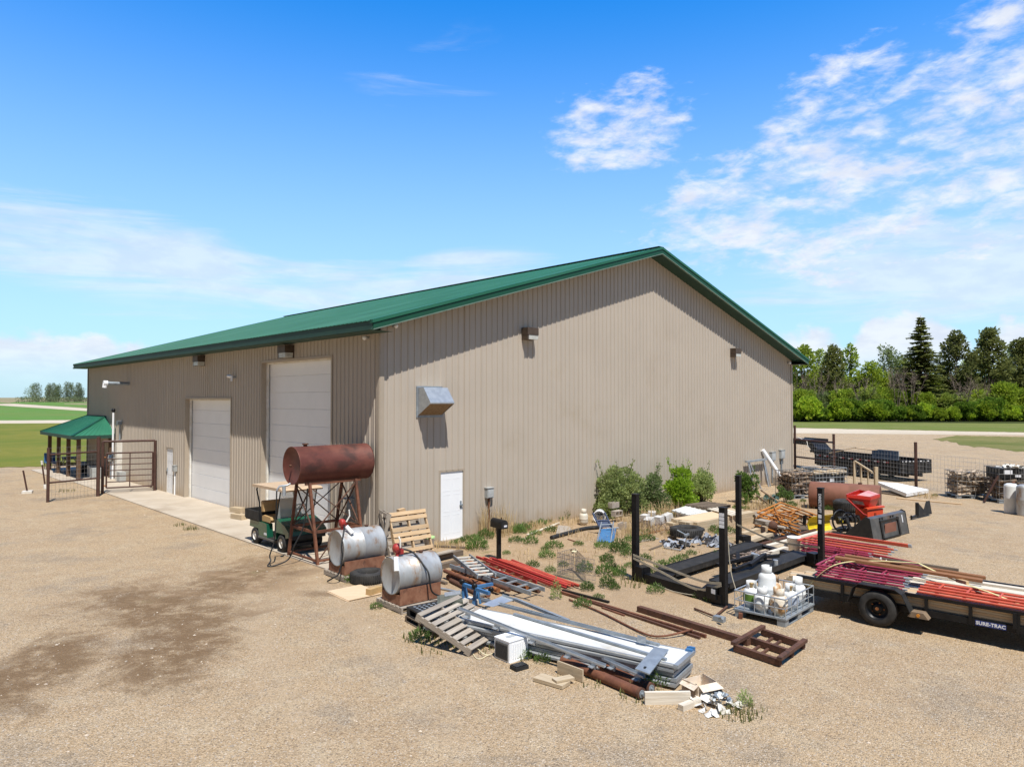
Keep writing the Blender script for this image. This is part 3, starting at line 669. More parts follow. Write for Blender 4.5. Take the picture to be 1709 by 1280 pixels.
# ------------------------------------------------------------------ porch at the far corner
pr = E('porch', 'hip roofed green porch on brown posts wrapped round the far corner', 'porch', MB_)
e0, e1, ez, rz0 = -1.98, GL + 2.0, 2.30, 3.24; f0 = 25.2; rd = f0 + 1.85
ridge = [Vector((0, rd, rz0)), Vector((0, GL, rz0))]
mb = MB()
def ribbed_quad(mb, a, b, c, d, n):
    """sheet a-b (eave) d-c (top) with standing ribs running up the slope"""
    a, b, c, d = map(Vector, (a, b, c, d)); nn = (b - a).cross(d - a).normalized()
    if nn.z < 0: nn = -nn
    mb.add([a, b, c, d], [(0, 1, 2, 3)])
    for i in range(1, n):
        t = i / n; mb.bar(a.lerp(b, t) + nn * .01, d.lerp(c, t) + nn * .01, .03, .02, nn)
ribbed_quad(mb, (e0, f0, ez), (e0, e1, ez), ridge[1], ridge[0], 30)
ribbed_quad(mb, (0, f0, ez), (e0, f0, ez), (0, rd, rz0), (0, rd, rz0), 8)
ribbed_quad(mb, (e0, e1, ez), (9, e1, ez), (9, GL, rz0), ridge[1], 40)
proof = mb.build('roof', pm('porch_green', (.025, .15, .09), (.032, .17, .10), .8, .45, spec=.4), pr)
mb = MB(); mb.bar((e0, f0, ez + .015), (0, rd, rz0 + .02), .14, .03); mb.bar((e0, e1, ez + .015), (0, GL, rz0 + .02), .14, .03); mb.bar((0, rd, rz0 + .02), (0, GL, rz0 + .02), .12, .03); mb.build('hip_cap', m_greent, proof)
mb = MB(); mb.bar((e0 - .015, f0 - .02, ez - .085), (e0 - .015, e1, ez - .085), .03, .17); mb.bar((e0 - .03, f0 - .015, ez - .085), (0, f0 - .015, ez - .085), .03, .17); mb.bar((e0, e1 + .015, ez - .085), (9, e1 + .015, ez - .085), .03, .17); mb.build('fascia', m_soffit, pr)
mb = MB(); mb.sheet([(e0, f0, ez - .12), (0, f0, ez - .12), (0, e1, ez - .12), (e0, e1, ez - .12)], .02); mb.build('ceiling', m_woodd, pr)
for (x, y) in ((-1.62, 25.5), (-1.62, 27.7), (-1.62, 30.0), (-1.62, 32.3), (-.14, 25.5), (.9, 32.3), (3.2, 32.3)):
    mb = MB(); mb.box((x, y, 1.09), (.17, .17, 2.12)); mb.build('post', m_post, pr)
mb = MB(); mb.box((-1.62, 28.9, 2.14), (.15, 7.0, .16)); mb.box((3.5, 32.3, 2.14), (10, .15, .16)); mb.build('beam', m_post, pr)
def picnic(M, label):
    t = E('picnic_table', label, 'picnic table', M)
    mb = MB(); [mb.box((0, -.3 + .15 * i, .75), (1.8, .14, .04)) for i in range(5)]; mb.build('table_top', m_woodd, t)
    for y in (-.72, .72): mb = MB(); mb.box((0, y, .44), (1.8, .26, .04)); mb.build('bench', m_woodd, t)
    for x in (-.65, .65):
        mb = MB(); mb.bar((x, -.7, .02), (x, -.2, .73), .09, .05); mb.bar((x, .7, .02), (x, .2, .73), .09, .05); mb.bar((x, -.75, .40), (x, .75, .40), .05, .09); mb.build('leg_frame', m_woodd, t)
picnic(FR(B(-.9, 30.9, .036), TH + 1.4), 'dark wooden picnic table in the shade of the porch')
t = E('patio_chair', 'blue seated patio chair at the outer end of the porch', 'chair', FR(B(-1.45, 32.9, .036), TH))
mb = MB(); mb.box((0, 0, .42), (.6, .55, .07)); mb.box((.0, .26, .7), (.58, .06, .5)); mb.build('cushion', m_blue, t)
for x in (-.26, .26):
    for y in (-.24, .24): mb = MB(); mb.tube((x, y, 0), (x, y, .39), .022); mb.build('leg', m_woodd, t)
t = E('patio_table', 'low dark bench under the middle of the porch', 'bench', FR(B(-.6, 28.3, .036), TH))
mb = MB(); mb.box((0, 0, .5), (.8, 1.5, .07)); mb.build('top', m_blackd, t)
for y in (-.6, .6): mb = MB(); mb.box((0, y, .23), (.5, .06, .46)); mb.build('leg', m_blackd, t)

# ------------------------------------------------------------------ pipe fence, gate and stakes on the apron side
pf = E('pipe_fence', 'short brown pipe fence section with wire beside the gate', 'fence', at(79.7, 838))
a, b = at(79.7, 838), at(163.4, 828); b2 = Vector(b)
for p, h, r in ((a, 2.2, .058), (b, 2.55, .075)):
    mb = MB(); mb.tube(p - Z * .1, p + Z * h, r, 12); mb.build('post', m_pipe, pf, True)
for z in (.78, 1.92): mb = MB(); mb.tube(a + Z * z, b + Z * z, .038, 10); mb.build('rail', m_pipe, pf, True)
mb = MB()
for i in range(1, 14): p = a.lerp(b, i / 14); mb.tube(p, p + Z * 2.2, .004, 4)
for i in range(12): z = .1 + .19 * i; mb.tube(a + Z * z, b + Z * z, .004, 4)
mb.build('wire_mesh', m_wire, pf, True)
g0, g1 = at(170.8, 824), at(258.3, 819.6)
gt = E('pipe_gate', 'brown welded pipe gate in a tall goalpost frame against the eave wall', 'gate', g0)
for p in (g0, g1): mb = MB(); mb.tube(p - Z * .1, p + Z * 2.3, .062, 12); mb.build('post', m_pipe, gt, True)
mb = MB(); mb.tube(g0 + Z * 2.3, g1 + Z * 2.3, .05, 12); mb.build('header', m_pipe, gt, True)
q0, q1 = g0.lerp(g1, .07), g0.lerp(g1, .955)
mb = MB()
for z in (.25, 1.78): mb.tube(q0 + Z * z, q1 + Z * z, .036, 10)
for f in (0, .5, 1): p = q0.lerp(q1, f); mb.tube(p + Z * .25, p + Z * 1.78, .036 if f != .5 else .025, 10)
leaf = mb.build('gate_leaf', m_pipe, gt, True)
mb = MB(); [mb.tube(q0 + Z * (.25 + 1.53 * i / 6), q1 + Z * (.25 + 1.53 * i / 6), .022, 8) for i in range(1, 6)]; mb.build('gate_rails', m_pipe, leaf, True) if False else mb.build('gate_rails', m_pipe, gt, True)
for z in (.35, 1.6): mb = MB(); mb.tube(q0 + Z * z, g0 + Z * z, .03); mb.build('hinge', m_rusto, gt, True)
for (p, q, lab, sl) in (((46, 823), (38, 785), 'leaning dark stake in a white block nearest the lawn', 0), ((76, 816), (69, 770), 'pale tipped steel stake with a white sleeve beside the pipe fence', 1)):
    o = at(*p); h = (p[1] - q[1]) / (p[1] - 667) * HC; tpt = o + Vector(((q[0] - p[0]) / (p[1] - 667) * HC, 0, h))
    t = E('stake', lab, 'stake', o, 'stakes by the pipe fence')
    mb = MB(); mb.bar(o, tpt, .05, .05); mb.build('post', m_pipe, t, True)
    mb = MB()
    if sl: mb.tube(o, o + (tpt - o) * .17, .075, 10); mb.bar(o + (tpt - o) * .88, o + (tpt - o) * 1.03, .06, .06)
    else: mb.box(o + Vector((0, 0, .05)), (.38, .3, .12), .4)
    mb.build('sleeve' if sl else 'base_block', m_whited, t, True)

# ------------------------------------------------------------------ utility cart
D3 = -V
ct = E('golf_cart', 'dark green utility golf cart with tan seat and canopy parked by the tall door', 'golf cart', FR((at(429, 908) + at(475, 922)) / 2 + U * .46 + Z * .035, TH - pi / 2))
mb = MB()
for y0, y1 in ((-.56, -.38), (.38, .56)):
    mb.prism([(-1.12, .42), (-1.12, .62), (-.5, .66), (-.32, .62), (.02, .60), (.02, .30), (.38, .30), (.5, .52), (.5, .22), (-.45, .22), (-.5, .5), (-.98, .5), (-1.05, .42)], y0, y1) if False else None
    mb.prism([(-1.15, .46), (-1.12, .66), (-.35, .66), (-.35, .24), (-.52, .24), (-.58, .46)], y0, y1)
    mb.prism([(-.35, .24), (-.35, .66), (-.05, .64), (.0, .30), (.0, .24)], y0, y1)
mb.prism([(.46, .46), (.46, .78), (.62, .86), (1.05, .72), (1.28, .58), (1.30, .44), (1.12, .40), (1.08, .50), (.62, .50)], -.56, .56)
mb.prism([(.42, .3), (.42, .84), (.5, .86), (.5, .3)], -.54, .54)
mb.build('body', m_dkgreen, ct)
mb = MB(); mb.box((.1, 0, .21), (2.2, .9, .08)); mb.box((.2, 0, .255), (.5, 1.06, .02)); mb.build('chassis', m_blackd, ct)
mb = MB(); mb.box((-.05, -.565, .235), (1.0, .03, .05)); mb.box((-.05, .565, .235), (1.0, .03, .05)); mb.build('rocker_trim', m_grill, ct)
mb = MB(); x0, x1, z0, z1 = -1.42, -.52, .67, .92
mb.box(((x0 + x1) / 2, 0, z0), (x1 - x0, 1.14, .04))
for y in (-.57, .57): mb.box(((x0 + x1) / 2, y, (z0 + z1) / 2 + .02), (x1 - x0, .04, z1 - z0))
for x in (x0, x1): mb.box((x, 0, (z0 + z1) / 2 + .02), (.04, 1.1, z1 - z0))
mb.build('cargo_bed', m_blackd, ct)
mb = MB(); mb.prism([(-.46, .68), (-.46, .82), (-.38, .85), (.06, .83), (.10, .76), (.06, .68)], -.5, .5); mb.build('seat', m_tan, ct)
mb = MB(); mb.prism([(-.50, .93), (-.54, 1.22), (-.48, 1.25), (-.40, 1.22), (-.36, .95)], -.5, .5); mb.build('backrest', m_tan, ct)
mb = MB(); mb.prism([(-.95, 1.64), (-.9, 1.695), (.86, 1.705), (1.0, 1.66), (.98, 1.62), (.86, 1.63), (-.85, 1.62)], -.6, .6); mb.build('canopy', m_tanp, ct)
mb = MB()
for y in (-.54, .54):
    mb.path([(-.5, y, .68), (-.56, y, 1.2), (-.74, y, 1.55), (-.7, y, 1.62)], .022); mb.path([(.52, y, .8), (.76, y, 1.63)], .018)
mb.build('canopy_frame', m_black, ct)
mb = MB(); mb.sheet([(.56, -.53, .86), (.56, .53, .86), (.765, .53, 1.60), (.765, -.53, 1.60)], .006); mb.build('windshield', m_glass, ct)
mb = MB(); Ms = Matrix.Translation((.28, .25, 1.08)) @ Matrix.Rotation(-.6, 4, 'Y'); ring = [Ms @ Vector((.18 * cos(2 * pi * k / 20), .18 * sin(2 * pi * k / 20), 0)) for k in range(21)]
mb.path(ring, .016, 6, None, False); mb.bar(Ms @ Vector((-.17, 0, 0)), Ms @ Vector((.17, 0, 0)), .03, .015); mb.tube(Ms @ Vector((0, 0, 0)), (.5, .25, .72), .02); mb.build('steering_wheel', m_blackd, ct)
for x in (-.82, .84):
    for sy in (-1, 1):
        mb = MB(); Mw = Matrix.Translation((x, sy * .47, .235)) @ Matrix.Rotation(-sy * pi / 2, 4, 'X') if False else Matrix.Translation((x, sy * .47, .235)) @ Matrix.Rotation(pi / 2 * -sy, 4, 'X')
        mb.lathe([(.125, -.09), (.2, -.1), (.232, -.07), (.235, 0), (.232, .07), (.2, .1), (.125, .09)], Mw, 24); w = mb.build('wheel', m_rubber, ct)
        mb = MB(); mb.lathe([(.128, .085), (.118, .05), (.05, .045), (.04, .075), (0, .078)], Mw, 20); mb.build('rim', m_whited, w)
mb = MB(); mb.box((1.31, 0, .42), (.06, 1.0, .1)); mb.box((1.0, 0, .3), (.25, .5, .12)); mb.build('bumper', m_blackd, ct)
mb = MB(); mb.box((-.12, -.562, .36), (.16, .006, .06)); mb.build('side_decal', m_label, ct)

# ------------------------------------------------------------------ rusty tank on its tower
AB = Vector((-5.39, 18.285, 0)); ut = lambda t, s, z: AB + U * t + V * s + Z * z
tw = E('elevated_fuel_tank', 'rusty red brown fuel tank raised on a braced angle iron tower', 'fuel tank', FR(AB, TH))
mb = MB(); My = Matrix.Translation((-.33, 0, 2.47)) @ Matrix.Rotation(pi / 2, 4, 'Y')
mb.lathe([(0, .035), (.45, .035), (.478, 0), (.486, .0), (.486, .02), (.48, .03), (.48, 2.13), (.486, 2.14), (.486, 2.17), (.45, 2.14), (0, 2.14)], My, 40)
tk = mb.build('tank', m_rtank, tw)
mb = MB(); mb.lathe([(.05, .45), (.05, .52), (.08, .52), (.08, .55), (0, .55)], Matrix.Translation((.05, 0, 2.47)), 12); mb.lathe([(0, 0), (.03, 0), (.03, -.05), (0, -.05)], Matrix.Translation((-.33, .0, 2.47)) @ Matrix.Rotation(pi / 2, 4, 'Y'), 10); mb.build('filler_cap', m_rustd, tk)
for (t0, t1) in ((0, 0), (1.32, 1.34)):
    for sy in (-1, 1):
        mb = MB(); mb.bar((t0, sy * .79, .0), (t1, sy * .34, 2.04), .065, .065); mb.build('leg', m_rust, tw)
sp_ = lambda z: .79 - .45 * z / 2.04
mb = MB()
for z in (.12, .82):
    s = sp_(z)
    for a, b in (((0, -s), (1.32, -s)), ((0, s), (1.32, s)), ((0, -s), (0, s)), ((1.32, -s), (1.32, s))): mb.bar((a[0], a[1], z), (b[0], b[1], z), .05, .05 if z < .5 else .07)
mb.build('crossbar', m_rust, tw)
mb = MB()
def xb(p, q, r, s): mb.bar(p, q, .035, .02); mb.bar(r, s, .035, .02)
for s in (-1, 1):
    xb((0.02, s * sp_(.85), .85), (1.33, s * sp_(1.95), 1.95), (1.32, s * (sp_(.85) + .02), .85), (0.02, s * (sp_(1.9) + .02), 1.9))
for t in (0, 1.33): xb((t - .03, -sp_(.85), .85), (t - .03, sp_(1.95), 1.95), (t + .03, sp_(.85), .85), (t + .03, -sp_(1.95), 1.95))
mb.bar((0, -.77, .1), (.7, -.62, .8), .03, .02); mb.build('diagonal_brace', m_rustd, tw)
mb = MB(); mb.bar((-.1, -.3, 2.0), (1.5, -.3, 2.0), .06, .05); mb.bar((-.1, .3, 2.0), (1.5, .3, 2.0), .06, .05); mb.build('saddle', m_rust, tw)
mb = MB(); hp = [(-.35, .0, 2.02), (-.42, .02, 1.98), (-.6, .1, 1.96), (-.66, .12, 1.85)]; mb.path(hp, .025); mb.tube((-.5, .05, 1.95), (-.5, .05, 1.72), .045, 10); mb.build('valve', m_galv, tw)
g = at(447, 946) + Z * .02
mb = MB(); I = tw.matrix_basis.inverted(); ge = I @ g
pts = [Vector((-.66, .12, 1.85)), Vector((-.67, .13, 1.2)), Vector((-.70, .15, .6)), Vector((-.8, .18, .25)), ge + Vector((.12, .1, .1)), ge, ge + Vector((.2, -.1, .02)), ge + Vector((.5, -.1, .12)), Vector((-.35, -.25, .5)), Vector((-.12, -.3, 1.0)), Vector((-.05, -.33, 1.9))]
sm = []
for i in range(len(pts) - 1):
    for k in range(5):
        t = k / 5; p0 = pts[max(i - 1, 0)]; p1 = pts[i]; p2 = pts[i + 1]; p3 = pts[min(i + 2, len(pts) - 1)]
        sm.append(.5 * ((2 * p1) + (p2 - p0) * t + (2 * p0 - 5 * p1 + 4 * p2 - p3) * t * t + (3 * p1 - p0 - 3 * p2 + p3) * t ** 3))
sm.append(pts[-1]); mb.path(sm, .018, 8); mb.build('hose', m_hose, tw)
def spline(pts, k=6):
    pts = [Vector(p) for p in pts]; out = []
    for i in range(len(pts) - 1):
        p0 = pts[max(i - 1, 0)]; p1 = pts[i]; p2 = pts[i + 1]; p3 = pts[min(i + 2, len(pts) - 1)]
        for j in range(k):
            t = j / k; out.append(.5 * ((2 * p1) + (p2 - p0) * t + (2 * p0 - 5 * p1 + 4 * p2 - p3) * t * t + (3 * p1 - p0 - 3 * p2 + p3) * t ** 3))
    return out + [pts[-1]]

# ------------------------------------------------------------------ pallets
def pallet(M, label, mat, w=1.2, d=1.02, nd_=7, h=.13, gap=None, missing=()):
    """x along the deck boards (w), y along the stringers (d)"""
    t = E('pallet', label, 'pallet', M, 'wooden pallets')
    for x in (.02, w / 2, w - .02): mb = MB(); mb.bar((x, 0, h / 2), (x, d, h / 2), .04, h - .045); mb.build('stringer', mat, t)
    mb = MB(); bw = .1
    for i in range(nd_):
        if i in missing: continue
        y = bw / 2 + (d - bw) * i / (nd_ - 1); mb.bar((0, y, h - .011), (w, y, h - .011 + random.uniform(-.003, .003)), bw * random.uniform(.85, 1.1), .02)
    mb.build('deck_boards', mat, t)
    mb = MB(); [mb.bar((0, bw / 2 + (d - bw) * f, .011), (w, bw / 2 + (d - bw) * f, .011), bw, .02) for f in (0, .5, 1)]; mb.build('bottom_boards', mat, t)
    return t
# ------------------------------------------------------------------ the two silver tanks
def silver_tank(M, label, flip, L=1.32, r=.43):
    t = E('silver_fuel_tank', label, 'fuel tank', M)
    mb = MB(); Mx = Matrix.Translation((0, 0, r + .16)) @ Matrix.Rotation(pi / 2, 4, 'Y')
    mb.lathe([(0, .02), (r - .02, .02), (r, .0), (r, .03), (r, L * .5 - .004), (r + .004, L * .5), (r, L * .5 + .004), (r, L - .03), (r, L), (r - .02, L - .02), (0, L - .02)], Mx, 40); mb.build('tank', m_stank, t)
    mb = MB(); h = .31
    for y in (-1, 1): mb.bar((.03, y * r * .92, h / 2), (L - .03, y * r * .92, h / 2), .012, h)
    mb.bar((.03, -r * .92, .1), (.03, r * .92, .1), .012, .2); mb.bar((L - .03, -r * .92, .1), (L - .03, r * .92, .1), .012, .2); mb.build('skid', m_skid, t)
    px = .17; zt = 2 * r + .15
    mb = MB(); Mp = Matrix.Translation((px, 0, zt + .17)) @ Matrix.Rotation(pi / 2, 4, 'X' if flip else 'Y')
    mb.tube((px, 0, zt), (px, 0, zt + .1), .035); mb.lathe([(0, -.06), (.08, -.06), (.095, -.04), (.095, .02), (.075, .05), (.03, .08), (0, .08)], Mp, 16); mb.box((px + .06, -.02, zt + .1), (.1, .1, .09)); mb.build('pump', m_red, t)
    mb = MB(); mb.path([(px + .05, -.1, zt + .2), (px + .12, -.13, zt + .34), (px + .10, -.13, zt + .48)], .018) if not flip else mb.path([(px, -.12, zt + .2), (px - .02, -.14, zt + .36), (px - .03, -.1, zt + .42)], .018); mb.build('crank', m_whited, t)
    mb = MB(); mb.tube((px + .02, -.16, zt + .10), (px + .10, -.3, zt - .05), .05, 10) if not flip else mb.tube((px - .15, -.2, zt + .05), (px - .2, -.3, zt - .2), .05, 10); mb.build('filter', m_white, t)
    mb = MB()
    if not flip: q = [(px, -.1, zt + .12), (px - .1, -.25, zt), (-.04, -.36, zt - .3), (-.05, -.42, .45), (-.15, -.45, .1), (-.28, -.4, .0), (-.3, -.2, -.1)]
    else: q = [(px + .08, 0, zt + .15), (px + .3, -.12, zt + .06), (px + .42, -.36, zt - .2), (px + .44, -.47, .55), (px + .5, -.5, .2), (px + .75, -.52, .05), (px + .72, -.5, .02)]
    mb.path(spline(q), .018, 8); mb.build('hose', m_hose, t)
    mb = MB(); mb.lathe([(.04, zt - .02), (.04, zt + .03), (.05, zt + .03), (.05, zt + .05), (0, zt + .05)], Matrix.Translation((L * .72, 0, 0)), 10); mb.build('vent_cap', m_rustd, t)
    return t
pA = at(540, 952); M1 = fr2(pA, at(576, 972)); 
M1 = FR(at(576, 973), TH - .04)
pallet(FR(at(576, 973) , TH - .04) @ Matrix.Translation((.0, 0, 0)), 'weathered pallet under the silver tank next to the rusty tower', m_woodg, 1.22, 1.05)
silver_tank(FR(at(576, 973), TH - .04) @ Matrix.Translation((.03, .52, .132)), 'silver tank with rust streaks on a pallet beside the rusty tower', False, 1.12, .41)
pallet(FR(at(670, 1026), TH - .05), 'weathered pallet under the silver tank nearest the plastic pallet', m_woodg, 1.08, .95)
silver_tank(FR(at(670, 1026), TH - .05) @ Matrix.Translation((.02, .47, .132)), 'silver tank with black hose draped over its middle', True, 1.02, .365)
# plywood, block and tyre between the tanks
pa, pb, pc = at(547, 988), at(581, 1004), at(637, 992); pd = pa + (pc - pb)
mb = MB(); mb.sheet([p + Z * .03 for p in (pa, pb, pc, pd)], .015); mb.bar(pa + Z * .008, pb + Z * .008, .05, .014)
S(mb, 'plywood_sheet', m_ply, 'pale plywood sheet lying flat in front of the silver tanks', 'plywood')
mb = MB(); a, b = at(614, 993, .03), at(634, 987, .03); mb.bar(a + Z * .065, b + Z * .065, .13, .12); S(mb, 'wood_block', m_tan, 'yellowish wood block sitting on the plywood sheet', 'wood block')
def tyre(M, label, R=.36, w=.22, mat=None, group=None, rim=None):
    t = E('tyre', label, 'tyre', M, group); r = R * .58
    mb = MB(); mb.lathe([(r, -w / 2), (r + .03, -w / 2 - .01), (R * .86, -w / 2 - .012), (R * .97, -w * .40), (R, -w * .2), (R * 1.004, 0), (R, w * .2), (R * .97, w * .40), (R * .86, w / 2 + .012), (r + .03, w / 2 + .01), (r, w / 2), (r - .01, 0), (r, -w / 2)], None, 36); mb.build('tread', mat or m_rubber, t)
    mb = MB()
    for k in range(48):
        a = 2 * pi * k / 48; p = Vector((cos(a) * R * .985, sin(a) * R * .985, 0)); mb.bar(p - Z * w * .42 + Vector((-sin(a), cos(a), 0)) * .01, p + Z * w * .42, .02, .03, (cos(a), sin(a), 0))
    mb.build('tread_blocks', mat or m_rubber, t)
    if rim: mb = MB(); mb.lathe([(r, w * .3), (r * .9, .0), (r * .35, -.02), (r * .3, .03), (0, .03)], None, 24); mb.build('rim', rim, t)
    return t
tyre(FR(at(614, 970) + Z * .12), 'black tyre lying flat between the two silver tanks', .40, .22)
# leaning pallets by the gable
b0, b1 = at(660, 935), at(716, 925); xd = (b1 - b0).normalized(); lean = (Z * .93 + V * .36)
pallet(FX(b0, xd, lean) , 'new yellow pallet leaning towards the gable wall', m_wood, 1.16, 1.22, 9, .13, missing=(2, 6))
pallet(FX(b0 - U * .12 + V * .12, xd, lean * 1.0 + V * .05), 'grey pallet leaning directly behind the new yellow one', m_woodg, 1.1, 1.2, 7)
pallet(FX(at(634, 938) + V * .1, (U * .35 + V * .95), Z + V * .12 + U * .25), 'grey pallet standing on edge behind the silver tank', m_woodg, .9, 1.22, 6)
mb = MB(); mb.bar(b0 + V * .5 + Z * 1.14 + U * .42, b0 + V * .5 + Z * 1.16 + U * .62, .13, .14); S(mb, 'wood_offcut', m_wood, 'short wood offcut perched on top of the leaning yellow pallet', 'wood offcut')
def bucket(M, label, r=.15, h=.37, lid=None, mat=None):
    t = E('bucket', label, 'bucket', M)
    mb = MB(); mb.lathe([(0, 0), (r * .86, 0), (r, h * .93), (r * 1.06, h * .94), (r * 1.06, h), (r * .97, h), (r * .83, .02), (0, .02)], None, 24); mb.build('pail', mat or m_white, t)
    mb = MB(); mb.path([Vector((r * 1.05 * cos(a), r * 1.05 * sin(a) , h * .86 - .12 * sin(a))) for a in [pi * k / 10 for k in range(11)]], .006, 5); mb.build('handle', m_wire, t)
    if lid: mb = MB(); mb.lathe([(r * 1.08, h - .02), (r * 1.09, h + .02), (r * .95, h + .025), (0, h + .02)], None, 24); mb.build('lid', lid, t)
    return t
bucket(FR(at(716, 918)), 'white bucket with a pale green lid beside the leaning pallets', .15, .36, pm('pale_green_lid', (.42, .62, .26), None, 5, .5))
# timber edging and dark boards behind the second tank
for (p, q, w, h, z, mt_, lab) in ((( 660, 950), (770, 926), .16, .14, .07, m_woodd, 'long dark timber lying behind the nearer silver tank'),
                             ((700, 958), (778, 938), .14, .12, .06, m_woodd, 'dark timber ending beside the aluminium ladder'),
                             ((690, 947), (756, 931), .20, .03, .20, m_woodg, 'grey board resting on the dark timbers'),
                             ((715, 912), (790, 916), .10, .04, .03, m_woodd, 'thin dark board lying towards the white gable door')):
    mb = MB(); mb.bar(at(*p) + Z * z, at(*q) + Z * z, w, h); S(mb, 'timber', mt_, lab, 'timber')
for (p, q, lab) in (((390, 866), (408, 869), 'lower squared timber block at the foot of the wall between the doors'), ((388, 864), (405, 866), 'upper squared timber block at the foot of the wall between the doors')):
    z = .12 if 'lower' in lab else .30; mb = MB(); mb.bar(at(*p) + Z * z, at(*q) + Z * z, .25, .17); S(mb, 'timber_block', m_woodl, lab, 'timber block')

# ------------------------------------------------------------------ plastic pallet heap, tilted pallet, air conditioner
pk0, pk1, pk2 = at(737, 1071), at(675, 1036), at(700, 1012)
o = at(676, 1037); ex = (at(736, 1071) - o).normalized()
M = FX(o, ex, Vector((-ex.y, ex.x, 0)))
pallet(M, 'dark broken pallet at the bottom of the heap beside the tilted grey pallet', m_woodd, 1.1, .75, 5, .12)
t = E('plastic_pallet', 'black plastic pallet with round holes lying on the dark pallet', 'plastic pallet', M @ Matrix.Translation((.02, .02, .122)))
mb = MB(); w, d, h = 1.02, .78, .16
mb.box((w / 2, d / 2, h - .015), (w, d, .03)); mb.box((w / 2, d / 2, .012), (w, d, .024))
for x in (.06, w / 2, w - .06):
    for y in (.06, d / 2, d - .06): mb.box((x, y, h / 2), (.12, .12, h - .056))
mb.build('body', m_blackd, t)
mb = MB()
for i in range(9):
    for j in range(6): mb.lathe([(0, .001), (.026, .001), (.03, .0)], Matrix.Translation((.1 + i * .1, .12 + j * .1, h + .001)), 8)
mb.build('holes', m_galvd, t)
t = E('control_box', 'flat olive metal cabinet with a pale corner on the plastic pallet', 'metal cabinet', M @ Matrix.Translation((.30, .55, .30)) @ Matrix.Rotation(-.5, 4, 'Z') @ Matrix.Rotation(.12, 4, 'X'))
mb = MB(); mb.box((.30, .22, .08), (.62, .46, .16)); mb.build('case', pm('olive_metal', (.10, .11, .085), (.14, .15, .12), 5, .45, .3), t)
mb = MB(); mb.box((.28, .22, .168), (.54, .36, .014)); mb.box((.2, .2, .18), (.04, .04, .012)); mb.build('door_panel', pm('olive_panel', (.14, .145, .11), (.19, .19, .15), 4, .4, .3), t)
mb = MB(); mb.box((.1, .28, .19), (.24, .3, .02)); mb.build('pale_plate', m_galv, t)
q0, q1, q3 = at(782.6, 1096), at(846, 1057), at(714, 1028, .42)
M = FX(q0, q1 - q0, q3 - q0)
pallet(M, 'grey weathered pallet tilted against the plastic pallet heap', m_woodg, (q1 - q0).length, (q3 - q0).length, 8, .13)
ac = E('window_air_conditioner', 'white window air conditioner with grey grille standing on the gravel', 'air conditioner', FR(at(850, 1107), atan2((at(877.5, 1098) - at(850, 1107)).y, (at(877.5, 1098) - at(850, 1107)).x)))
w, d, h = .40, .36, .335
mb = MB(); mb.box((w / 2, d / 2, h / 2), (w, d, h)); mb.box((w / 2, d / 2, h - .004), (w + .014, d + .014, .014)); mb.box((w / 2, -.004, .01), (w, .014, .02)); [mb.box((.08 + i * .05, -.004, h / 2), (.02, .012, h * .7)) for i in range(6)]; mb.build('case', m_white, ac)
mb = MB(); mb.box((-.006, d / 2, h * .47), (.012, d * .84, h * .78)); gr_ = mb.build('grille', m_grill, ac)
mb = MB(); [mb.box((-.014, d / 2, h * (.14 + .052 * i)), (.005, d * .8, .005)) for i in range(13)]; mb.build('louvres', m_blackd, gr_)
mb = MB(); mb.box((w * .45, d * .5, h + .006), (.16, .1, .008)); mb.build('top_recess', m_gbox, ac)
mb = MB(); I = ac.matrix_basis.inverted(); cp = [at(822, 1090, .05), at(812, 1094, .015), at(803, 1099, .012), at(795, 1098, .012), at(789, 1089, .012), at(792, 1083, .03), at(798, 1083, .06), at(806, 1090, .05), at(815, 1093, .02)]
mb.path(spline([I @ p for p in cp]), .008, 6); mb.build('power_cord', m_cream, ac)
t = E('battery_case', 'small black flat case lying on the gravel near the air conditioner', 'case', fr2(at(862, 1121), at(884, 1115)))
mb = MB(); mb.box((.11, .08, .03), (.24, .17, .055)); mb.build('tray', m_blackd, t); mb = MB(); mb.box((.11, .08, .065), (.21, .14, .014)); mb.build('lid', m_black, t)

# ------------------------------------------------------------------ stack of insulated door panels
o = at(1128, 1152); ex = (at(1163, 1118) - o).normalized(); far = at(800, 1028); ey = (far - o).normalized()
ey = (ey - ex * ey.dot(ex)).normalized()
PW, PL_ = .70, (far - o).length + .1
o = Vector(o)
Mp = FX(o, ex, ey)
m_steel = pm('grey_panel_steel', (.36, .39, .42), (.30, .33, .36), 3, .4, .4)
m_panel = pm('white_panel_face', (.66, .66, .64), (.60, .60, .57), 1.2, .5, c3=(.50, .46, .38), s3=1.6, t3=(.55, .8))
for i in range(5):
    t = E('door_panel', ('topmost', 'second from top', 'middle', 'second from bottom', 'lowest')[4 - i] + ' insulated white door panel in the long stack', 'door panel', Mp @ Matrix.Translation((random.uniform(-.02, .02), random.uniform(-.06, .06), .045 + i * .068)) @ Matrix.Rotation(random.uniform(-.008, .008), 4, 'Z'), 'insulated door panels in the stack')
    mb = MB(); mb.box((PW / 2, PL_ / 2, .024), (PW, PL_, .046)); mb.build('skin', m_panel, t)
    mb = MB(); mb.box((PW / 2, .03, .025), (PW + .01, .07, .056)); mb.box((PW / 2, PL_ - .04, .025), (PW + .01, .08, .056)); mb.build('end_cap', m_steel, t)
    mb = MB()
    for x in (0, PW): mb.box((x, PL_ / 2, .018), (.02, PL_, .034)); mb.box((x + (.02 if x == 0 else -.02), PL_ / 2, .049), (.03, PL_, .006))
    mb.build('edge_channel', m_steel, t)
mb = MB()
for y in (.25, 1.6, 3.2): mb.bar((-.02, y, .022), (PW, y, .022), .09, .04)
S(mb, 'bearers', m_woodd, 'dark wood bearers under the stack of door panels', 'bearers', None, Mp)
ZT = .045 + 4 * .068 + .055
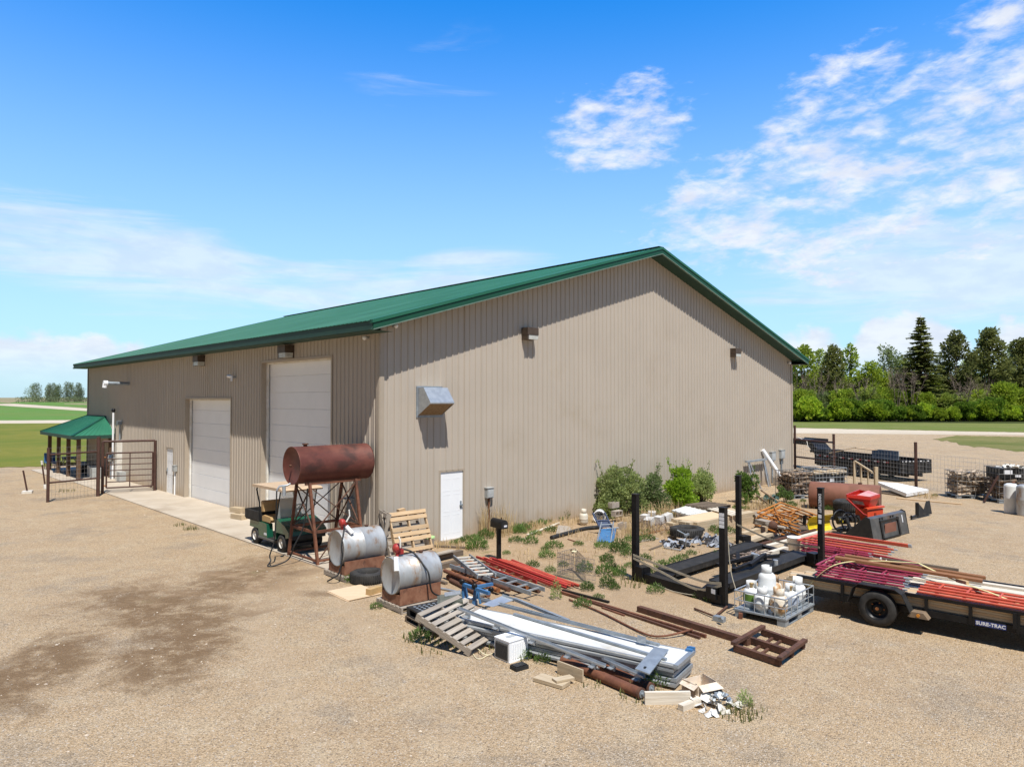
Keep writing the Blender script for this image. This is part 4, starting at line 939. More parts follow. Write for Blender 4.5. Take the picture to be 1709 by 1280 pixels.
def loc_top(px, py, z=ZT + .03): return at(px, py, z)
mb = MB(); a, b = loc_top(804, 1003), loc_top(1100, 1078); n = (b - a).normalized(); mb.bar(a + Z * .02, b + Z * .02, .05, .04); mb.bar(a + Z * .05 + V * .05, b + Z * .03 + V * .03, .02, .03)
mb.bar(loc_top(858, 1024, ZT + .02), loc_top(1112, 1100, ZT + .015), .05, .03)
S(mb, 'door_strut', m_galvd, 'long galvanised strut lying on top of the white panels', 'strut')
t = E('sheet_bracket', 'large bent galvanised plate at the far end of the white panel stack', 'bracket', Matrix.Translation(loc_top(815, 1010)))
a, b, c, d = loc_top(805, 1008, ZT + .10), loc_top(823, 1012, ZT + .06), loc_top(858, 1001, ZT + .08), loc_top(838, 994, ZT + .14); mb = MB(); mb.sheet([a, b, c, d], .008); mb.build('plate', m_galv, t, True)
mb = MB(); mb.bar(d, c, .01, .07); mb.bar(c + Z * .02, c + (loc_top(960, 1040) - c) * .9, .06, .05); mb.build('flange', m_galvd, t, True)
t = E('end_stile', 'flat grey end plate lying askew over the near end of the white panels', 'plate', Matrix.Translation(loc_top(1085, 1100)))
a, b, c, d = loc_top(1060, 1115, ZT + .03), loc_top(1084, 1124, ZT + .0), loc_top(1116, 1083, ZT + .05), loc_top(1092, 1079, ZT + .06); mb = MB(); mb.sheet([a, b, c, d], .02); mb.build('plate', m_galvd, t, True)
mb = MB(); mb.bar(a.lerp(b, .5).lerp(c.lerp(d, .5), .1) + Z * .006, a.lerp(b, .5).lerp(c.lerp(d, .5), .16) + Z * .006, .03, .012); mb.build('slot', m_black, t, True)
t = E('roller_bracket', 'small clear folded bracket standing on the near white panel', 'bracket', Matrix.Translation(loc_top(1070, 1072)))
mb = MB(); a, b = loc_top(1062, 1071), loc_top(1078, 1074); mb.sheet([a, b, b + Z * .1, a + Z * .1 + U * .03], .01); mb.build('plate', m_galv, t, True); mb = MB(); mb.sheet([a, b, b + V * -.06, a + V * -.06], .01); mb.build('foot', m_galv, t, True)
mb = MB(); c = loc_top(1152, 1086, ZT - .02); mb.bar(c - ex * .08, c + ex * .09, .10, .09); mb.bar(c - ex * .0 + Z * .05, c + ex * .01 + Z * .05, .11, .02); S(mb, 'hinge_block', m_blue, 'blue painted bracket at the near right corner of the panels', 'bracket')
# tracks
def track(p, q, label, brk, z0, z1, w=.05):
    a, b = at(*p, z0), at(*q, z1); t = E('door_track', label, 'door track', Matrix.Translation(a), 'galvanised door tracks')
    d = (b - a).normalized(); s = Vector((-d.y, d.x, 0)).normalized()
    mb = MB(); mb.bar(a, b, w, .008); mb.bar(a + s * w / 2 + Z * .02, b + s * w / 2 + Z * .02, .006, .045); mb.bar(a - s * w / 2 + Z * .014, b - s * w / 2 + Z * .014, .006, .03); mb.build('rail', m_galv, t, True)
    for f in brk:
        c = a.lerp(b, f); mb = MB(); mb.bar(c - d * .05 - Z * .045, c + d * .05 - Z * .045, .03, .09); mb.bar(c - d * .04 - Z * .05 - s * .05, c + d * .04 - Z * .05 - s * .05, .08, .012); mb.build('bracket', m_galv, t, True)
track((764, 1016), (1010, 1113), 'long galvanised door track crossing from the tilted pallet along the panels', (.08, .3, .55, .78, .93), .52, .22)
track((1006, 1100), (1075, 1131), 'shorter galvanised track continuing over the rusty pipes', (.25, .85), .24, .2)
track((880, 1081), (960, 1112), 'galvanised track on the ground behind the air conditioner', (.5,), .05, .05, .07)
t = E('spring_bracket', 'galvanised shaft bracket box with round bore beside the panels', 'bracket box', Matrix.Translation(at(885, 1070)))
a = at(872, 1066, .16); b = at(900, 1074, .16); mb = MB(); mb.bar(a, b, .16, .16); mb.bar(a + Z * .13 + d * 0, b + Z * .13, .05, .09); mb.build('box', m_galv, t, True)
mb = MB(); c = (a + b) / 2; [mb.bar(a.lerp(b, f) + Z * .13, a.lerp(b, f + .2) + Z * .13, .1, .11) for f in (.0, .4, .8)]; mb.build('lugs', m_galv, t, True)
mb = MB(); dd = (b - a).normalized(); mb.tube(a - dd * .03, a + dd * .02, .055, 14); mb.build('bore', m_black, t, True)
mb = MB(); a, b = at(908, 1086, .12), at(944, 1096, .10); mb.sheet([a - Z * .06, b - Z * .06, b + Z * .05 + V * .05, a + Z * .05 + V * .05], .01); pl = S(mb, 'punched_plate', m_galv, 'galvanised plate with three round holes by the track', 'plate')
mb = MB()
for f in (.25, .5, .75): c = a.lerp(b, f) + V * .02 - V * .03; mb.tube(c - V * .02, c + V * .01, .03, 12)
pl2 = mb.build('holes', m_black, pl, True)
# blue frame with knobs
t = E('blue_stand', 'blue steel roller stand with black knobs at the far end of the panels', 'stand', Matrix.Translation(at(790, 1012)))
L0, L1 = at(771, 1006), at(791, 1010); mb = MB()
for p, h in ((L0, .36), (L1, .40)): mb.bar(p, p + Z * h + U * .06, .07, .05); mb.bar(p + U * .16, p + Z * h + U * .06, .05, .05)
mb.build('leg', m_blue, t, True)
mb = MB(); a, b = L0 + Z * .38 + U * .02, L0 + Z * .34 + U * .05 - V * .78; mb.bar(a, b, .06, .06); mb.build('crossbar', m_blue, t, True); mb = MB(); mb.bar(L1 + Z * .36, L1 + Z * .34 + U * .5, .06, .06); mb.build('crossbar', m_blue, t, True)
for c in (a, a.lerp(b, .48), a.lerp(b, .95) + U * .1): mb = MB(); mb.lathe([(0, -.03), (.05, -.03), (.06, 0), (.05, .03), (0, .03)], Matrix.Translation(c + Z * .05 - U * .02) @ Matrix.Rotation(pi / 2, 4, 'X'), 12); mb.build('knob', m_black, t, True)
mb = MB(); mb.tube(L1 + Z * .2 + U * .12, L1 + Z * .2 + U * .42, .06, 14); mb.build('roller', m_galv, t, True)
mb = MB(); mb.bar(L0 + Z * .05 + U * .1, L1 + Z * .05 + U * .15, .2, .1); S(mb, 'white_box', m_whited, 'small white carton tucked under the blue stand', 'carton')
# rusty pipes with caps
for (p, q, lab) in (((958, 1117), (1070, 1166), 'capped rusty pipe lying nearest the camera under the tracks'), ((975, 1108), (1086, 1157), 'capped rusty pipe lying against the panel stack')):
    r = .075; a, b = at(*p) + Z * r, at(*q) + Z * r; d = (b - a).normalized(); a = a - d * .25
    t = E('rusty_pipe', lab, 'pipe', Matrix.Translation(a)); mb = MB(); mb.tube(a, b, r, 20); mb.build('pipe', m_rust, t, True)
    mb = MB(); mb.tube(b - d * .03, b + d * .012, r * 1.08, 20); mb.build('collar', m_rustd, t, True)
    mb = MB(); mb.tube(b + d * .0125, b + d * .02, r * .72, 18); mb.tube(b + d * .02, b + d * .05, r * .3, 8); mb.build('end_cap', m_galvd, t, True)
def board(p, q, w, h, mat, label, z0=0, z1=None, name='board', cat='board', group=None, up=(0, 0, 1)):
    a = at(*p, z0); b = at(*q, z0 if z1 is None else z1); mb = MB(); mb.bar(a + Z * h / 2, b + Z * h / 2, w, h, up); return S(mb, name, mat, label, cat, group)
board((931, 1122), (973, 1138), .03, .18, m_woodb if False else m_woodl, 'wide tan board on edge beside the rusty pipes', .01)
board((897, 1132), (945, 1146), .22, .05, m_woodl, 'wide pale board lying flat near the rusty pipes', .01)
board((925, 1137), (955, 1131), .14, .03, m_woodl, 'short pale offcut lying on the wide flat board', .065)
board((1076, 1175), (1152, 1174), .05, .17, m_woodw, 'grey bleached plank on edge in front of the panel stack', 0)
board((1136, 1186), (1166, 1174), .09, .08, m_woodw, 'short bleached wood chunk by the torn cartons', 0)
# torn cartons with scrap
def crumple(c, r, n, name, mat, label, cat, flat=.5, seed=1):
    rnd = random.Random(seed); mb = MB(); c = Vector(c)
    for i in range(n):
        a = rnd.uniform(0, 6.28); rr = r * sqrt(rnd.random()); p = c + Vector((cos(a) * rr, sin(a) * rr, rnd.random() * r * flat * (1.1 - rr / r)))
        s = r * rnd.uniform(.25, .6); n1 = Vector((rnd.uniform(-1, 1), rnd.uniform(-1, 1), rnd.uniform(.2, 1))).normalized(); x = n1.cross(Vector((rnd.uniform(-1, 1), 1, .3))).normalized(); y = n1.cross(x)
        pts = [p + x * s * ca + y * s * sa * .7 + n1 * rnd.uniform(-.12, .12) * s for ca, sa in ((-.5, -.5), (0.05, -.6), (.5, -.45), (.55, .1), (.5, .5), (-.1, .55), (-.5, .4))]
        pts = [Vector((q.x, q.y, max(q.z, .008))) for q in pts]; cc = sum(pts, Vector()) / 7 + n1 * s * .12; cc.z = max(cc.z, .01)
        mb.add(pts + [cc], [(k, (k + 1) % 7, 7) for k in range(7)])
    return S(mb, name, mat, label, cat)
def open_box(c, rz, w, d, h, name, mat, label):
    t = E(name, label, 'carton', FR(c, rz)); mb = MB()
    for x in (-w / 2, w / 2): mb.bar((x, -d / 2, h / 2), (x * 1.15, d / 2, h / 2 + .01), .006, h)
    for y in (-d / 2, d / 2): mb.bar((-w / 2, y, h / 2), (w / 2, y * 1.1, h / 2 - .01), .006, h * .9)
    mb.box((0, 0, .005), (w, d, .006)); mb.build('sides', mat, t)
    mb = MB(); mb.sheet([(-w / 2, -d / 2, h), (w / 2, -d / 2, h * .95), (w / 2 * 1.3, -d * .8, h * .6), (-w / 2, -d * .82, h * .7)], .005); mb.sheet([(-w / 2, d / 2, h), (-w * .8, d * .4, h * .8), (-w * .75, -d / 2, h * .75), (-w / 2, -d / 2, h)], .005); mb.build('flap', m_card, t)
    return t
open_box(at(1168, 1158), .5, .34, .3, .2, 'carton', m_card, 'torn open carton with grey scrap next to the panel corner')
crumple(at(1172, 1160, 0) + Z * .1, .14, 12, 'metal_scraps', m_galvd, 'grey metal scraps filling the torn open carton', 'scrap', .5, 5)
crumple(at(1192, 1178), .33, 26, 'torn_carton', m_whited, 'flattened torn cardboard beside the green weed', 'cardboard', .35, 2)
crumple(at(1197, 1170) + Z * .06, .19, 26, 'metal_scraps', m_galvd, 'dark metal scraps spilled on the flattened cardboard', 'scrap', .6, 3)

# ------------------------------------------------------------------ ladders, pipe heap and red tubes
def ladder(p, q, width, n, label, rail, rung, side, z0=.1, z1=None, group=None):
    a = at(*p, z0); b = at(*q, z0 if z1 is None else z1); d = (b - a).normalized(); s = Vector((-d.y, d.x, 0)).normalized() * side
    t = E('ladder', label, 'ladder', Matrix.Translation(a), group)
    for k in (0, width): mb = MB(); mb.bar(a + s * k, b + s * k, .028, .085); mb.build('rail', rail, t, True)
    for i in range(n):
        c = a.lerp(b, (i + .5) / n); mb = MB(); mb.bar(c + s * .014, c + s * (width - .014), .04, .03); mb.build('rung', rung, t, True)
    return t
ladder((757, 929), (797, 962), .40, 7, 'short aluminium ladder section with bright rungs on the pipe heap', m_galvd, m_whited, 1, .34, .40)
ladder((751, 944), (886, 990), .42, 8, 'long aluminium ladder lying across the rusty pipes', m_galvd, m_galv, 1, .30, .16)
for i, (p, q, r, m_, z) in enumerate((((750, 955), (832, 985), .055, m_rusto, .10), ((748, 962), (815, 992), .06, m_rust, .06), ((756, 950), (850, 984), .05, m_rustd, .14),
        ((760, 946), (870, 985), .06, m_rust, .06), ((752, 968), (806, 995), .05, m_rustd, .05), ((768, 944), (880, 980), .05, m_rusto, .07), ((742, 952), (800, 975), .045, m_rust, .19), ((775, 940), (900, 985), .05, m_rustd, .06), ((780, 938), (880, 968), .06, m_rusto, .06))):
    mb = MB(); a = at(*p, z); b = at(*q, z); mb.tube(a, b, r, 12); S(mb, 'rusty_pipe', m_, 'one of the rusty pipes heaped under the aluminium ladders', 'pipe', 'rusty pipes in the heap')
for i in range(15):
    f = i / 14; jx = random.uniform(-3, 3); p = (794 + 60 * f + jx, 929 + 6 * f + random.uniform(-1, 2)); q = (940 + 27 * f + random.uniform(-14, 6), 979 - 3 * f + random.uniform(-3, 2)); r = random.uniform(.017, .028); z0 = .06 + .16 * (1 - abs(2 * f - 1)) * random.random() + .03; z1 = .04 + .06 * random.random()
    t = E('gate_tube', 'one of the orange red steel tubes bundled beside the mailbox post', 'tube', Matrix.Translation(at(*p, z0)), 'orange red tubes by the mailbox'); mb = MB()
    a, b = at(*p, z0), at(*q, z1)
    if i % 4 == 0: mb.bar(a, b, .035, .055)
    else: mb.tube(a, b, r, 10)
    mb.build('tube', m_redo if i % 2 else m_red, t, True)
    mb = MB(); d = (b - a).normalized(); mb.tube(b, b + d * .02, r * .6, 8); mb.build('end_plug', m_rustd, t, True)
ladder((797, 940), (880, 974), .26, 6, 'narrow pinkish red ladder frame between the ladders and red tubes', m_red, m_rust, 1, .26, .18)
crumple(at(833, 962) + Z * .1, .16, 9, 'sacking', m_whited, 'crumpled pale sacking snagged on the ladder', 'sacking', .4, 11)
crumple(at(865, 983) + Z * .02, .14, 7, 'red_tin', m_red, 'crumpled dull red tin between the ladder rungs', 'tin', .5, 12)
mb = MB(); mb.tube(at(718, 978, .03), at(768, 988, .03), .025, 8); S(mb, 'grey_pipe', m_galv, 'thin grey pipe lying behind the blue stand', 'pipe')
def bars(p, q, w, h, mat, label, z0=.0, z1=None, name='steel_bar', cat='steel bar', grp=None): return board(p, q, w, h, mat, label, z0, z1, name, cat, grp)
bars((936, 990), (1178, 1064), .055, .055, m_rust, 'long rusty square bar lying from the weed to the open gravel', .005)
bars((946, 993), (1168, 1066), .05, .04, m_rustd, 'rusty angle bar lying close along the longest rusty bar', .005)
bars((939, 986), (1016, 1006), .06, .04, m_black, 'thin black pipe lying below the wire dog crate', .005)
bars((1005, 1015), (1042, 1028), .04, .03, m_rust, 'short rusty bar lying on the gravel behind the longest bar', .0)
mb = MB(); mb.path(spline([at(950, 1000, .03), at(1000, 1020, .03), at(1060, 1050, .03), at(1090, 1061, .04), at(1120, 1059, .06), at(1155, 1050, .09)]), .018, 8); S(mb, 'bent_rod', m_rust, 'bent rusty rod curving up beside the panel stack', 'rod')
# beam with welded frame
mb = MB()
bars((1066, 1020), (1250, 1077), .11, .11, m_rustd, 'long rusty square beam running up to the welded frame', .0)
c1, c2, c3, c4 = at(1226, 1087), at(1303, 1113), at(1342, 1084), at(1272, 1060)
t = E('welded_frame', 'rusty rectangular welded steel frame at the end of the long beam', 'steel frame', Matrix.Translation(c1))
for a, b in ((c1, c2), (c4, c3), ((c1 + c4) / 2, (c2 + c3) / 2)): mb = MB(); mb.bar(a + Z * .07, b + Z * .07, .075, .10); mb.build('long_member', m_rustd, t, True)
for a, b in ((c1, c4), (c2, c3)): mb = MB(); e = (b - a).normalized() * .06; mb.bar(a + Z * .145 - e, b + Z * .145 + e, .08, .05); mb.build('end_member', m_rustd, t, True)
for f in (.35, .6): mb = MB(); mb.bar(c1.lerp(c2, f * .8) + Z * .03, c4.lerp(c3, f * .8) + Z * .03, .04, .03); mb.build('cross_strip', m_rustd, t, True)
t = E('jack_tool', 'rusty rod tool with grey cast head lying near the lift post', 'tool', Matrix.Translation(at(1200, 1030)))
mb = MB(); mb.tube(at(1159, 1015, .03), at(1195, 1029, .05), .02, 8); mb.tube(at(1196, 1026, .05), at(1213, 1012, .05), .022, 8); mb.build('rod', m_rustd, t, True)
mb = MB(); mb.bar(at(1192, 1030, .05), at(1209, 1034, .05), .12, .09); mb.tube(at(1200, 1031, .1), at(1206, 1031, .14), .03, 8); mb.build('head', m_galvd, t, True)
board((1236, 1033), (1238, 1019), .07, .10, m_rust, 'small rusty block standing by the caged cylinders', 0, None, 'rust_block', 'steel block')

# ------------------------------------------------------------------ mailbox, dog crate, junk along the wall
o = at(832.5, 936)
t = E('mailbox', 'black mailbox on a black post in front of the red tubes', 'mailbox', FR(o, .62))
mb = MB(); mb.bar((0, 0, -.05), (0, 0, .86), .09, .09); mb.build('post', m_black, t)
mb = MB(); r = .105; prof = [(-r, 0), (r, 0), (r, .12)] + [(r * cos(a), .12 + r * sin(a)) for a in [pi * k / 10 for k in range(1, 10)]] + [(-r, .12)]
mb.prism([(x, z + .86) for x, z in prof], -.26, .24); mb.build('box', m_black, t)
mb = MB(); mb.prism([(x * .96, z * .96 + .865) for x, z in prof], -.268, -.262); dr_ = mb.build('door', m_blackd, t); mb = MB(); mb.box((.02, -.272, .93), (.09, .004, .045)); mb.build('label_plate', m_label, dr_)
mb = MB(); mb.box((r + .008, .05, 1.02), (.008, .04, .16)); mb.build('flag', m_rustd, t)
c0, c1 = at(930, 962), at(994, 975)
t = E('dog_crate', 'collapsed black wire dog crate standing among the weeds', 'dog crate', Matrix.Translation(c0))
def wirepanel(name, a, b, h, lean=Vector(), nx=14, nz=6, par=None, mat=None, r=.0035, z0=0.0):
    mb = MB()
    for i in range(nx + 1): p = a.lerp(b, i / nx); mb.tube(p + Z * z0, p + Z * h + lean, r, 4, None, False)
    for i in range(nz + 1): k = i / nz; mb.tube(a + Z * (z0 + (h - z0) * k) + lean * k, b + Z * (z0 + (h - z0) * k) + lean * k, r * 1.3, 4, None, False)
    return mb.build(name, mat or m_wired, par, True)
mid = at(957, 969); bk = at(960, 953)
wirepanel('panel', c0, mid, .56, Vector(), 16, 6, t); wirepanel('panel', mid, c1, .55, V * .03, 16, 6, t); wirepanel('panel', c0, bk, .56, Vector(), 10, 5, t); wirepanel('panel', bk, c1 + V * .3, .54, Vector(), 16, 5, t)
crumple((c0 + bk) / 2 + Z * .5 + U * .2, .18, 6, 'yellow_cloth', m_cream, 'pale yellow rag draped on the wire dog crate', 'rag', .12, 21)
def cylinder(M, label, r=.155, h=.42, mat=None, band=None, collar=True, group='propane cylinders in the cut cage'):
    t = E('propane_cylinder', label, 'propane cylinder', M, group); m_ = mat or m_cyl
    mb = MB(); mb.lathe([(r * .55, .02), (r * .6, 0), (r * .7, .0), (r * .7, .05), (r * .88, .06), (r * .98, .10), (r, .13), (r, h * .52), (r * 1.008, h * .525), (r, h * .53), (r, h - .1), (r * .93, h - .05), (r * .7, h - .012), (r * .3, h), (0, h)], None, 28); mb.build('tank', m_, t)
    if collar:
        mb = MB(); R = r * .62; n = 18; vs = []; fs = []
        for k in range(n + 1):
            a = -pi * .75 + 1.5 * pi * k / n
            for rr, z in ((R, h - .03), (R, h + .13), (R - .006, h + .13), (R - .006, h - .03)): vs.append((rr * cos(a), rr * sin(a), z))
        for k in range(n):
            for j in range(4): fs.append((4 * k + j, 4 * k + (j + 1) % 4, 4 * (k + 1) + (j + 1) % 4, 4 * (k + 1) + j))
        mb.add(vs, fs, None, True); mb.build('collar', m_, t)
    mb = MB(); mb.lathe([(0, h - .01), (.028, h - .01), (.028, h + .06), (.045, h + .065), (.045, h + .095), (0, h + .1)], None, 10); mb.build('valve', pm('brass_valve', (.30, .2, .09), (.38, .28, .14), 20, .5, .5), t)
    if band: mb = MB(); mb.lathe([(r + .002, h * .3), (r + .002, h * .72)], None, 28); mb.build('printed_label', band, t)
    return t
o = at(974, 876); cylinder(FR(o), 'cream propane cylinder standing against the gable wall in dry grass', .15, .40, pm('cream_cylinder', (.60, .54, .44), (.52, .45, .35), 4, .5), None, True, None)
a = at(1000, 873); d = (at(1019, 858) - a).normalized(); t = E('bucket', 'large white bucket lying on its side by the wall', 'bucket', FX(a + Z * .21, V * .5 - U * .2, Z).to_4x4())
M = Matrix.Translation(a + Z * .21) @ (U * .75 + V * .55 + Z * .05).normalized().to_track_quat('Z', 'Y').to_matrix().to_4x4(); t.matrix_basis = M
mb = MB(); mb.lathe([(.20, 0), (.215, 0), (.215, .03), (.205, .04), (.185, .44), (0, .44), (0, .43), (.175, .43), (.195, .02), (.2, 0)], None, 26); mb.build('pail', m_white, t)
def block(M, label):
    t = E('concrete_block', label, 'concrete block', M, 'concrete blocks by the bucket'); mb = MB(); w, d, h = .39, .19, .19
    for y in (0.015, d - .015): mb.box((w / 2, y, h / 2), (w, .03, h))
    for x in (.016, w / 2, w - .016): mb.box((x, d / 2, h / 2), (.032, d - .06, h))
    mb.build('shell', m_cmu, t)
block(FX(at(1020, 871) + Z * .19, U, Z), 'hollow concrete block lying with its cores showing by the bucket')
block(FR(at(1022, 868) + Z * .40, TH), 'concrete block resting flat on top of another block')
block(FR(at(1040, 884), TH + .3), 'concrete block alone by the dry stalks near the lift post')
mb = MB(); mb.path(spline([at(920, 897, .06), at(945, 890, .06), at(975, 882, .06), at(1000, 879, .07), at(1006, 876, .06)]), .06, 10); S(mb, 'drain_pipe', m_blackd, 'black corrugated drain pipe lying on the bare soil', 'drain pipe')
a, b, c, d = at(928, 890, .10), at(958, 888, .03), at(950, 878, .10), at(932, 876, .16); mb = MB(); mb.sheet([a, b, c, d], .02); S(mb, 'grey_board', m_woodg, 'weathered grey board tilted over the weeds', 'board')
for i in range(3): board((880 + i * 5, 893 - i * 2), (925 + i * 4, 877 - i * 2), .07, .03, m_woodw, 'bleached slat lying in the weeds along the wall', .02, .03, 'slat', 'slat', 'bleached slats along the wall')
# broken blue chair
f0, f1 = at(996, 905), at(1019, 906); k0, k1 = at(1004, 892), at(1024, 891)
t = E('blue_chair', 'broken blue camp chair tipped over with its frame showing', 'chair', Matrix.Translation(f0))
mb = MB(); mb.sheet([f0 + Z * .03 + U * .05, f1 + Z * .03, k1 + Z * .18, k0 + Z * .18], .02); mb.build('seat', m_blue, t, True)
mb = MB(); mb.sheet([f1 + U * .02 + Z * .03, f1 + U * .15 + Z * .06, k1 + U * .14 + Z * .16, k1 + U * .02 + Z * .17], .015); mb.build('side_panel', m_blue, t, True)
mb = MB(); mb.tube(f0, k0 + Z * .38, .02); mb.tube(f1, k1 + Z * .38, .02); mb.tube(k0 + Z * .3, k1 + Z * .3, .018); mb.tube(k0 + Z * .22 - V * .2, k1 + Z * .22 - V * .2, .018); mb.build('frame', m_galvd, t, True)
mb = MB(); mb.tube(k0 + Z * .1, k0 + V * .35 + Z * .62, .03); mb.tube(k1 + Z * .1, k1 + V * .35 + Z * .62, .03); mb.tube(k0 + V * .2 + Z * .4, k1 + V * .2 + Z * .4, .025); mb.sheet([k0 + V * .1 + Z * .2, k1 + V * .1 + Z * .2, k1 + V * .2 + Z * .4, k0 + V * .2 + Z * .4], .01); mb.build('back_frame', pm('dark_blue_frame', (.03, .05, .10), (.05, .07, .13), 6, .5), t, True)

# ------------------------------------------------------------------ four post lift
A_, B_, C_, D_ = at(1061, 966), at(1208, 1010), at(1233, 911), at(1371, 948)
lf = E('four_post_lift', 'black four post car lift standing lowered in the weeds', 'car lift', Matrix.Translation((A_ + B_ + C_ + D_) / 4))
e1 = ((C_ + D_) / 2 - (A_ + B_) / 2).normalized(); e2 = Vector((e1.y, -e1.x, 0))
for p, h in ((A_, 1.95), (B_, 1.96), (C_, 1.98), (D_, 1.96)):
    mb = MB(); w = .128; q = Matrix.Translation(p) @ Matrix.Rotation(atan2(e2.y, e2.x), 4, 'Z')
    mb.prism([(-w / 2, 0), (w / 2, 0), (w / 2, h), (-w / 2, h)], -w / 2, w / 2, q); po = mb.build('post', m_black, lf, True)
    mb = MB(); mb.prism([(-.19, 0), (.19, 0), (.19, .015), (-.19, .015)], -.17, .17, q); mb.build('base_plate', m_black, po, True)
    mb = MB(); mb.prism([(-w / 2 - .01, h + .001), (w / 2 + .01, h + .001), (w / 2 + .01, h + .02), (-w / 2 - .01, h + .02)], -w / 2 - .01, w / 2 + .01, q); mb.build('cap', m_blackd, po, True)
zr = .17; L = 4.3; s0 = (A_ + e1 * .25)
w_ab = (B_ - A_).dot(e2)
def runway(off, st):
    a = A_ + e2 * off + e1 * st + Z * zr; b = a + e1 * L
    mb = MB(); mb.bar(a, b, .50, .11); mb.bar(a + e2 * .245 + Z * .06, b + e2 * .245 + Z * .06, .015, .03); mb.bar(a - e2 * .245 + Z * .06, b - e2 * .245 + Z * .06, .015, .03); r = mb.build('runway', m_blackd, lf, True)
    mb = MB(); q = [a + e2 * x for x in (-.24, .24)]; mb.sheet([q[0] - Z * .0, q[1], q[1] - e1 * .6 - Z * .14, q[0] - e1 * .6 - Z * .14], .02); mb.build('approach_ramp', m_black, r, True)
runway(.55, .45); runway(w_ab - .55, .35)
for a, b in ((A_, B_), (C_, D_)):
    mb = MB(); mb.bar(a + Z * .12, b + Z * .12, .20, .17); mb.build('crossbeam', m_black, lf, True)
    for c, s in ((a, 1), (b, -1)):
        mb = MB(); n = (b - a).normalized(); mb.bar(c + n * s * .1 + Z * .22, c + n * s * .34 + Z * .22, .28, .24); mb.build('beam_head', m_black, lf, True)
mb = MB(); pm_ = A_.lerp(D_, .62)
for k, (x, y, z, l, an) in enumerate(((-.5, -.2, .3, 1.3, .2), (-.2, .2, .34, 1.1, -.15), (.2, .0, .28, 1.2, .5), (.0, -.4, .26, .9, -.5), (-.9, .2, .3, .8, .1))):
    c = pm_ + e1 * x + e2 * y + Z * z; d = e1 * cos(an) + e2 * sin(an); mb.bar(c - d * l / 2, c + d * l / 2 + Z * .05, .09, .07)
mb.build('jack_linkage', m_black, lf, True)
mb = MB(); c = pm_ + e1 * .1; mb.tube(c + Z * .25, c + Z * .42, .07, 12); mb.tube(c + e2 * .5 + Z * .22, c + e2 * .5 + Z * .36, .06, 12); mb.tube(c + e2 * .1 + Z * .3 + e1 * .2, c - e2 * .2 + Z * .36 + e1 * .2, .05, 10); mb.build('power_unit', m_galv, lf, True)
mb = MB(); [mb.path(spline([A_ + n1 * .2 + Z * .1, A_.lerp(B_, .5) - e1 * .15 + Z * .03, B_ - n1 * .1 + Z * .12]), .008, 6) for n1 in [(B_ - A_).normalized()]]; mb.path(spline([B_ + Z * 1.4 + e2 * .1, B_ + Z * .7 + e2 * .16, B_ + Z * .1 + e2 * .35, B_ + e2 * .2 + Z * .02]), .01, 6); mb.build('cable', m_strap, lf, True)
# marks on the posts (lettering is real raised vinyl)
FW = bpy.data.curves.new('lettering', 'FONT')
def text(body, size, M, mat, name='lettering', parent=None, spacing=1.0, bold=0.0):
    cu = bpy.data.curves.new(name, 'FONT'); cu.body = body; cu.size = size; cu.extrude = .001; cu.align_x = 'CENTER'; cu.align_y = 'CENTER'; cu.space_character = spacing; cu.offset = bold
    tmp = bpy.data.objects.new('tmp', cu); COL.objects.link(tmp); dg = bpy.context.evaluated_depsgraph_get()
    me = bpy.data.meshes.new_from_object(tmp.evaluated_get(dg)); bpy.data.objects.remove(tmp)
    me.materials.clear(); me.materials.append(mat); o = bpy.data.objects.new(name, me); COL.objects.link(o)
    if parent is not None: o.parent = parent; o.matrix_basis = parent.matrix_basis.inverted() @ M
    else: o.matrix_basis = M
    return o
def facing(p, n, down=False, roll=0.0):
    """frame at p whose z is n and whose y is up; down turns the reading direction downwards"""
    n = n.normalized(); x = Z.cross(n).normalized(); y = n.cross(x)
    M = Matrix(((x.x, y.x, n.x, p.x), (x.y, y.y, n.y, p.y), (x.z, y.z, n.z, p.z), (0, 0, 0, 1)))
    return M @ Matrix.Rotation(-pi / 2 if down else roll, 4, 'Z')
fn = -e1
fcol = e2 if (Vector((0, 0, HC)) - D_).dot(e2) > .3 else -e1
pface = D_ - e1 * (.064 + .002)
text('DIRECTLIFT', .088, facing(pface + Z * 1.60, -e1, True), m_label, 'lettering', lf, 1.02, .003)
mb = MB(); mb.bar(pface + Z * 1.28 - e2 * .04, pface + Z * 1.28 + e2 * .04, .003, .09); mb.bar(pface + Z * 1.15 - e2 * .035, pface + Z * 1.15 + e2 * .035, .003, .10); mb.build('post_label', m_label, lf, True)
bface = B_ - e1 * (.064 + .002)
mb = MB()
for i in range(4): mb.bar(bface + Z * (1.83 - i * .078) - e2 * .055, bface + Z * (1.83 - i * .078) + e2 * .055, .003, .066)
mb.build('white_label', m_label, lf, True)
mb = MB(); mb.bar(bface + Z * .28 - e2 * .0 - (B_ - A_).normalized() * .2 - e1 * .12, bface + Z * .28 - (B_ - A_).normalized() * .1 - e1 * .12, .004, .09); mb.build('white_label', m_label, lf, True)
def strap(pts, w, mat, label, nrm=None, name='ratchet_strap'):
    mb = MB(); pts = spline(pts, 5)
    for a, b in zip(pts, pts[1:]): mb.bar(a, b, w, .004, nrm or Z)
    return S(mb, name, mat, label, 'strap')
nAB = (B_ - A_).normalized(); fr = -e1 * .10
strap([A_ + Z * .50 + fr, A_.lerp(B_, .35) + Z * .36 + fr, A_.lerp(B_, .75) + Z * .20 + fr, B_ + Z * .42 + fr], .05, m_strap, 'lower grey strap tied between the two nearer lift posts', -e1)
